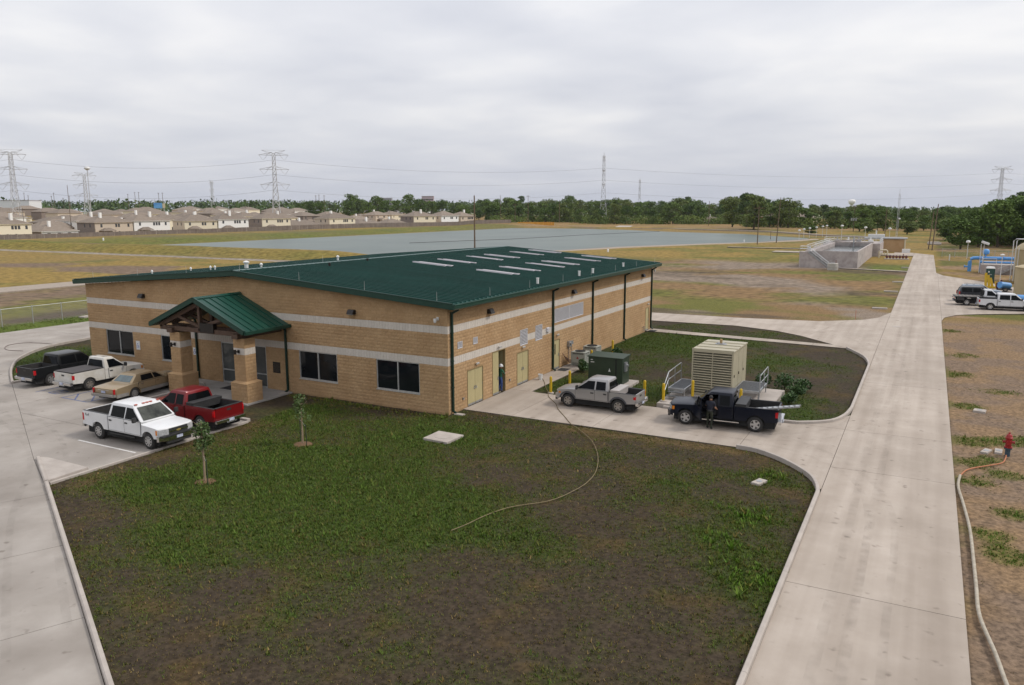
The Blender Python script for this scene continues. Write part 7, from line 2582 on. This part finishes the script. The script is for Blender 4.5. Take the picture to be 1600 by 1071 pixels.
MB().lathe([(.05, 7.0), (.4, 7.2), (.35, 7.6), (.0001, 7.7)], (.6, 0, 0), 10).build('lamp', M_wht, mst)
gm = empty('globe_mast', (-592, 372, 0))
tag(gm, 'tall slim mast topped by a white globe above the left houses', 'mast')
MB().cyl((0, 0, 0), (0, 0, 44), .35, .25, n=8).build('shaft', M_lat, gm)
MB().lathe([(.3, 43.5), (2.2, 44.6), (2.3, 45.6), (1.2, 46.8), (.0001, 47)], (0, 0, 0), 14).build('globe', M_wht, gm, smooth=60)
wt = empty('water_tower', (-60, 958, 0))
tag(wt, 'white water tower bowl showing above the trees behind the basin', 'water tower')
MB().cyl((0, 0, 0), (0, 0, 16), 1.2, n=14).build('stem', M_wwhite, wt, smooth=60)
MB().lathe([(1.2, 15), (2.2, 16), (3.6, 17.6), (4.0, 19.5), (3.4, 21.0), (1.6, 21.6), (.0001, 21.7)], (0, 0, 0), 20).build('bowl', M_wwhite, wt, smooth=60)
bb_ = empty('billboard', (-690, 512, 0), R(50))
tag(bb_, 'blue billboard panel on the horizon above the left roofs', 'billboard')
MB().box(-4.5, 3.5, -.4, .4, 13, 18.6).build('panel', mat('billboard_blue', (.05, .2, .5), .5, c2=(.12, .35, .6), scale=.15), bb_)
MB().box(3.8, 6.4, -.4, .4, 13.4, 18).build('side_panel', mat('billboard_cream', (.5, .45, .3), .6), bb_)
for x in (-3, 2, 5):
    MB().box(x - .3, x + .3, 0.5, 1.1, 0, 13.5).build('post', M_lat, bb_)
for x, y, w, d_, h, c, lab in ((-742, 385, 60, 20, 20, (.7, .7, .7), 'long white warehouse beyond the left rooftops'), (-806, 1050, 22, 16, 30, (.26, .25, .27), 'grey office block on the horizon, left one of two'), (-735, 1075, 20, 16, 33, (.42, .33, .36), 'pinkish office block on the horizon, right one of two'),
                               (-640, 860, 90, 25, 11, (.62, .62, .62), 'long pale warehouse on the horizon behind the estate trees')):
    o = empty('far_building', (x, y, 0), R(30))
    tag(o, lab, 'building')
    MB().box(-w / 2, w / 2, -d_ / 2, d_ / 2, 0, h).build('wall', mat('far_wall_%d' % int(c[0] * 100 + h), c, .8), o)
    MB().box(-w / 2 - .3, w / 2 + .3, -d_ / 2 - .3, d_ / 2 + .3, h, h + .5).build('roof', M_cwall, o)
    if h > 20:
        for k in range(6):
            MB().box(-w / 2 + .5, w / 2 - .5, -d_ / 2 - .12, -d_ / 2, 3 + k * h / 7, 4.6 + k * h / 7).build('window_band', M_win, o)
    else:
        for k in range(5):
            MB().box(-w / 2 + 4 + k * w / 5.5, -w / 2 + 8 + k * w / 5.5, -d_ / 2 - .12, -d_ / 2, 0, 4).build('dock_door', M_win, o)

# ------------------------------------------------------------------ the hazy air over the plain
hz_ = MB().box(-4900, 4900, -850, 7300, -2.6, 75).build('haze', None if False else M_wire)
hm = bpy.data.materials.new('haze_air')
hm.use_nodes = True
t_ = hm.node_tree
t_.nodes.clear()
oo = t_.nodes.new('ShaderNodeOutputMaterial')
pv = t_.nodes.new('ShaderNodeVolumePrincipled')
pv.inputs['Color'].default_value = (.80, .85, .95, 1)
pv.inputs['Density'].default_value = 0.00004
pv.inputs['Anisotropy'].default_value = 0.2
t_.links.new(pv.outputs[0], oo.inputs['Volume'])
hz_.data.materials.clear()
hz_.data.materials.append(hm)
tag(hz_, 'thin pale haze in the air over the whole plain', 'haze', kind='stuff')
# ------------------------------------------------------------------ people


def person(label, loc, rz, J, E, root, mats, rule, hair=None, extra=None):
    """Body grown from a joint graph with a Skin modifier, then frozen; materials are given to faces by a rule on their centre."""
    me = bpy.data.meshes.new('body')
    names = list(J)
    me.from_pydata([J[n][0] for n in names], [(names.index(a), names.index(b)) for a, b in E], [])
    o = bpy.data.objects.new('person', me)
    COL.objects.link(o)
    sk = o.modifiers.new('s', 'SKIN')
    sk.use_smooth_shade = True
    for i, n in enumerate(names):
        r_ = J[n][1]
        me.skin_vertices[0].data[i].radius = r_ if isinstance(r_, tuple) else (r_, r_)
        me.skin_vertices[0].data[i].use_root = n == root
    sb = o.modifiers.new('d', 'SUBSURF')
    sb.levels = sb.render_levels = 2
    bpy.context.view_layer.update()
    nm = bpy.data.meshes.new_from_object(o.evaluated_get(bpy.context.evaluated_depsgraph_get()))
    o.modifiers.clear()
    o.data = nm
    nm.materials.clear()
    for m in mats:
        nm.materials.append(m)
    for p in nm.polygons:
        p.material_index = rule(p.center)
        p.use_smooth = True
    o.location, o.rotation_euler = loc, (0, 0, rz)
    tag(o, label, 'person')
    return o


M_skin = mat('skin', (.36, .20, .13), .6)
M_hair = mat('dark_hair', (.012, .010, .009), .7)


def figure(lean=0.0, armL=None, armR=None, legs=((.10, .06), (-.10, -.10)), h=1.76):
    """Joint positions facing +y; armL/armR are (elbow, wrist) offsets from the shoulder."""
    k = h / 1.76
    J = {'pelvis': ((0, 0, .96 * k), (.155, .115)), 'waist': ((0, lean * .4, 1.10 * k), (.145, .105)), 'chest': ((0, lean * .8, 1.32 * k), (.175, .115)), 'neck0': ((0, lean, 1.47 * k), (.085, .08)), 'neck': ((0, lean + .015, 1.53 * k), (.055, .058)),
         'head': ((0, lean + .035, 1.62 * k), (.078, .098)), 'crown': ((0, lean + .03, 1.70 * k), (.07, .088)), 'nose': ((0, lean + .13, 1.615 * k), (.018, .02))}
    E = [('pelvis', 'waist'), ('waist', 'chest'), ('chest', 'neck0'), ('neck0', 'neck'), ('neck', 'head'), ('head', 'crown'), ('head', 'nose')]
    for s, arm, lg in ((1, armR, legs[0]), (-1, armL, legs[1])):
        n = 'r' if s > 0 else 'l'
        sh = Vector((s * .19, lean * .9, 1.42 * k))
        el, wr = arm
        e = sh + Vector((s * el[0], el[1], el[2])) * k
        w = e + Vector((s * wr[0], wr[1], wr[2])) * k
        d = (w - e).normalized()
        J[n + 'sh'] = (tuple(sh), .072)
        J[n + 'ua'] = (tuple((sh + e) / 2), .058)
        J[n + 'el'] = (tuple(e), .046)
        J[n + 'fa'] = (tuple((e * .6 + w * .4)), .044)
        J[n + 'wr'] = (tuple(w), .029)
        pl_ = w + d * .075
        J[n + 'pa'] = (tuple(pl_), (.042, .02))
        E += [('chest', n + 'sh'), (n + 'sh', n + 'ua'), (n + 'ua', n + 'el'), (n + 'el', n + 'fa'), (n + 'fa', n + 'wr'), (n + 'wr', n + 'pa')]
        sd = d.cross(Vector((0, 0, 1)))
        sd = sd.normalized() if sd.length > .1 else Vector((1, 0, 0))
        for q, (o_, l_) in enumerate(((-.030, .065), (-.010, .078), (.010, .074), (.029, .058))):
            a = pl_ + sd * o_ + d * .03
            J[n + 'f%d' % q] = (tuple(a), .0095)
            J[n + 'g%d' % q] = (tuple(a + d * l_ + Vector((0, 0, -.018))), .008)
            E += [(n + 'pa', n + 'f%d' % q), (n + 'f%d' % q, n + 'g%d' % q)]
        a = w + d * .03 - sd * .04
        J[n + 't0'] = (tuple(a), .011)
        J[n + 't1'] = (tuple(a + d * .05 - sd * .02), .009)
        E += [(n + 'wr', n + 't0'), (n + 't0', n + 't1')]
        hp = Vector((s * .095, 0, .90 * k))
        kn = Vector((s * .11, lg[0] * .6 + .03, .49 * k))
        an_ = Vector((s * .12, lg[1], .085 * k))
        J[n + 'hp'] = (tuple(hp), .095)
        J[n + 'th'] = (tuple((hp + kn) / 2), .085)
        J[n + 'kn'] = (tuple(kn), .062)
        J[n + 'cf'] = (tuple(kn * .6 + an_ * .4 + Vector((0, -.01, 0))), .062)
        J[n + 'an'] = (tuple(an_), .045)
        J[n + 'hl'] = (tuple(an_ + Vector((0, -.04, -.045))), .042)
        J[n + 'to'] = (tuple(an_ + Vector((0, .15, -.05))), (.045, .032))
        E += [('pelvis', n + 'hp'), (n + 'hp', n + 'th'), (n + 'th', n + 'kn'), (n + 'kn', n + 'cf'), (n + 'cf', n + 'an'), (n + 'an', n + 'hl'), (n + 'an', n + 'to')]
    return J, E


def cap_on(o, m, name, z, y, r, brim=.0):
    c = MB().lathe([(r, 0), (r * .98, .05), (r * .8, .11), (r * .4, .145), (.0001, .15)], (0, y, z), 18)
    if brim:
        c.lathe([(r + brim, -.005), (r + brim, .008), (r * .9, .012)], (0, y, z), 18)
    return c.build(name, m, o, smooth=50)


J, E = figure(.10, ((.10, .10, -.24), (-.03, .22, .04)), ((.08, .02, -.28), (.0, .20, -.10)), ((.04, -.02), (.05, .06)), 1.76)
pa = person('person in dark shirt and olive trousers standing at the open navy pickup door', (13.62, 4.02, 0), R(-8), J, E, 'pelvis',
            [M_skin, mat('navy_shirt', (.012, .014, .026), .85), mat('olive_trousers', (.022, .026, .016), .9), mat('black_boot', (.012, .011, .010), .7)],
            lambda c: 3 if c.z < .13 else 2 if c.z < 1.0 and abs(c.x) < .27 else (0 if c.z > 1.50 or (abs(c.x) > .20 and c.z < 1.22) or c.y > .30 else 1))
cap_on(pa, M_hair, 'hair', 1.64, .115, .105)
MB().lathe([(.165, .99), (.168, 1.03), (.165, 1.04)], (0, .01, 0), 18).build('belt', M_blackp, pa)
J, E = figure(.03, ((.05, .05, -.28), (.0, .2, .02)), ((.05, .14, -.22), (-.05, .24, .06)), ((.03, .02), (.02, -.06)), 1.76)
pw_ = person('person in white hard hat, green shirt and blue jeans inside the open side door', (-.10, 6.12, .02), R(-30), J, E, 'pelvis',
             [M_skin, mat('green_shirt', (.02, .10, .05), .85), mat('blue_jeans', (.03, .06, .19), .85), mat('brown_boot', (.05, .035, .02), .7)],
             lambda c: 3 if c.z < .13 else 2 if c.z < .99 and abs(c.x) < .25 else (0 if c.z > 1.50 or c.y > .20 else 1))
cap_on(pw_, M_wht, 'hard_hat', 1.655, .06, .125, .035)
# ------------------------------------------------------------------ grass that stands up out of the near lawns
CONC = [[(19.9, -62), (25.0, -62), (25.0, 54.5), (33, 65), (60, 80), (60, 62), (19.9, 62)], [(0, 1.45), (15.6, 1.55), (18.1, .45), (19.3, -1.0), (20, -2.6), (20, 10.4), (19.2, 8.4), (18, 7.3), (16.6, 7.0), (2.2, 7.1), (1.6, 7.3), (1.6, 17), (0, 17)],
        [(-32.1, -.3), (0.25, -.3), (0.25, 36.2), (-32.1, 36.2)], [(-20.6, -3.8), (-11.6, -3.8), (-11.6, 0), (-20.6, 0)], [(-9.0, -17.5), (-9.0, -6), (-18.3, -6), (-18.3, -1), (-30.3, -1), (-30.3, -7)],
        [(-30.3, -6.8), (-9, -17.2), (21, -32.2), (20, -60), (-62, -60), (-62, 4), (-53.4, 4.5), (-53.4, 70), (-42.8, 70), (-42.8, 7), (-39, -1.3), (-35.7, -3.8)],
        [(0, 34.2), (17.4, 33), (17.8, 33), (16.6, 34.4), (0, 36)], [(-43, 41), (6.8, 41.5), (13.4, 38), (17.9, 32.8), (20, 26), (20, 60), (13.8, 48.7), (-43, 46.8)], [(9.6, 7), (15.9, 7), (15.9, 14.1), (9.6, 14.1)], [(3.4, 10.5), (6.8, 10.5), (6.8, 13.1), (3.4, 13.1)],
        [(1.3, -4.6), (2.9, -4.6), (2.9, -3), (1.3, -3)]]


def tufts(name, label, n, box, hmin, hmax, blades, seed, dens, pal):
    rs = np.random.RandomState(seed)
    X, Y = rs.uniform(box[0], box[1], n), rs.uniform(box[2], box[3], n)
    ok = rs.rand(n) < dens(X, Y)
    for p in CONC:
        ok &= ~inpoly(X, Y, p)
    X, Y = X[ok], Y[ok]
    k = len(X)
    Z = lawn_z(X, Y) - .005
    g = np.clip(lawn_green(X, Y), 0, 1)
    col = pal(X, Y, g, rs)
    V, F, C = [], [], []
    h0 = rs.uniform(hmin, hmax, k) * (0.5 + .6 * g) * np.where(rs.rand(k) < .03, 2.2, 1.0)
    for b in range(blades):
        a = rs.uniform(0, 2 * np.pi, k)
        lean = rs.uniform(.15, .9, k)
        h = h0 * rs.uniform(.6, 1.1, k)
        w = h * rs.uniform(.10, .2, k) + .004
        ox, oy = rs.normal(0, .022, k), rs.normal(0, .022, k)
        bx_, by_ = X + ox, Y + oy
        dx, dy = np.cos(a), np.sin(a)
        p0 = np.stack([bx_ - dy * w, by_ + dx * w, Z], -1)
        p1 = np.stack([bx_ + dy * w, by_ - dx * w, Z], -1)
        p2 = np.stack([bx_ + dx * h * lean, by_ + dy * h * lean, Z + h], -1)
        V.append(np.stack([p0, p1, p2], 1).reshape(-1, 3))
        C.append(np.repeat(col * rs.uniform(.75, 1.3, k)[:, None], 3, 0))
    V, C = np.concatenate(V), np.concatenate(C)
    F = np.arange(len(V)).reshape(-1, 3)
    return tag(link(name, npmesh(name, V, F, mat('grass_blade', (1, 1, 1), 0.7, c2=(1.15, 1.1, 1.0), scale=2, attr='tint', spec=.2), C)), label, 'grass', kind='stuff')


def pal_lawn(X, Y, g, rs):
    t = np.clip(rs.normal(.40, .30, len(X)) - .7 * (g - .5), 0, 1)
    c = lerp(np.array([.066, .114, .015]) + np.zeros((len(X), 3)), np.array([.125, .086, .03]), t)
    return c


tufts('lawn_grass', 'thin patchy green grass growing over the dark soil of the front lawn', 230000, (-9, 20, -27, 1.5), .035, .10, 4, 3, lambda x, y: .22 + .75 * sm(lawn_green(x, y), .1, .95), pal_lawn)
tufts('yard_grass', 'green grass around the generator and beside the long block wall', 90000, (0, 20, 7, 42), .04, .10, 3, 4, lambda x, y: .03 + .8 * sm(lawn_green(x, y), .25, .85), pal_lawn)
tufts('verge_grass', 'sparse grass tufts in the dry earth right of the road', 60000, (25, 33, -18, 52), .04, .10, 4, 5, lambda x, y: .03 + .95 * sm(lawn_green(x, y), .3, .7), lambda X, Y, g, rs: pal_lawn(X, Y, g, rs) * 1.25)
tufts('roadside_grass', 'green grass left of the building inside the curved kerb', 50000, (-60, -30, -8, 30), .05, .12, 3, 6, lambda x, y: .25 + .7 * sm(lawn_green(x, y), .25, .85), pal_lawn)
tufts('kerb_weeds', 'coarse green weed clumps growing along the curved kerb of the front lawn', 2600, (15.4, 19.95, -15, 1.4), .10, .20, 9, 7, lambda x, y: .55 * sm(lawn_green(x, y), .55, 1.0) * sm(x, 15.4, 18), lambda X, Y, g, rs: pal_lawn(X, Y, g, rs) * np.array([1.35, 1.5, 1.2]))
tufts('wall_weeds', 'ragged weeds along the foot of the front block wall', 2200, (-11.5, .2, -.9, -.28), .08, .22, 7, 8, lambda x, y: .12 + .5 * sm(fbm(x, y, .8, 91), .5, .65), lambda X, Y, g, rs: pal_lawn(X, Y, g, rs) * 1.2)
tufts('dead_stalks', 'dry straw stalks scattered over the bare soil of the front lawn', 9000, (-9, 20, -27, 1.4), .05, .13, 3, 9, lambda x, y: .5 * (1 - sm(lawn_green(x, y), .3, .8)), lambda X, Y, g, rs: np.array([.20, .145, .06]) + np.zeros((len(X), 3)))
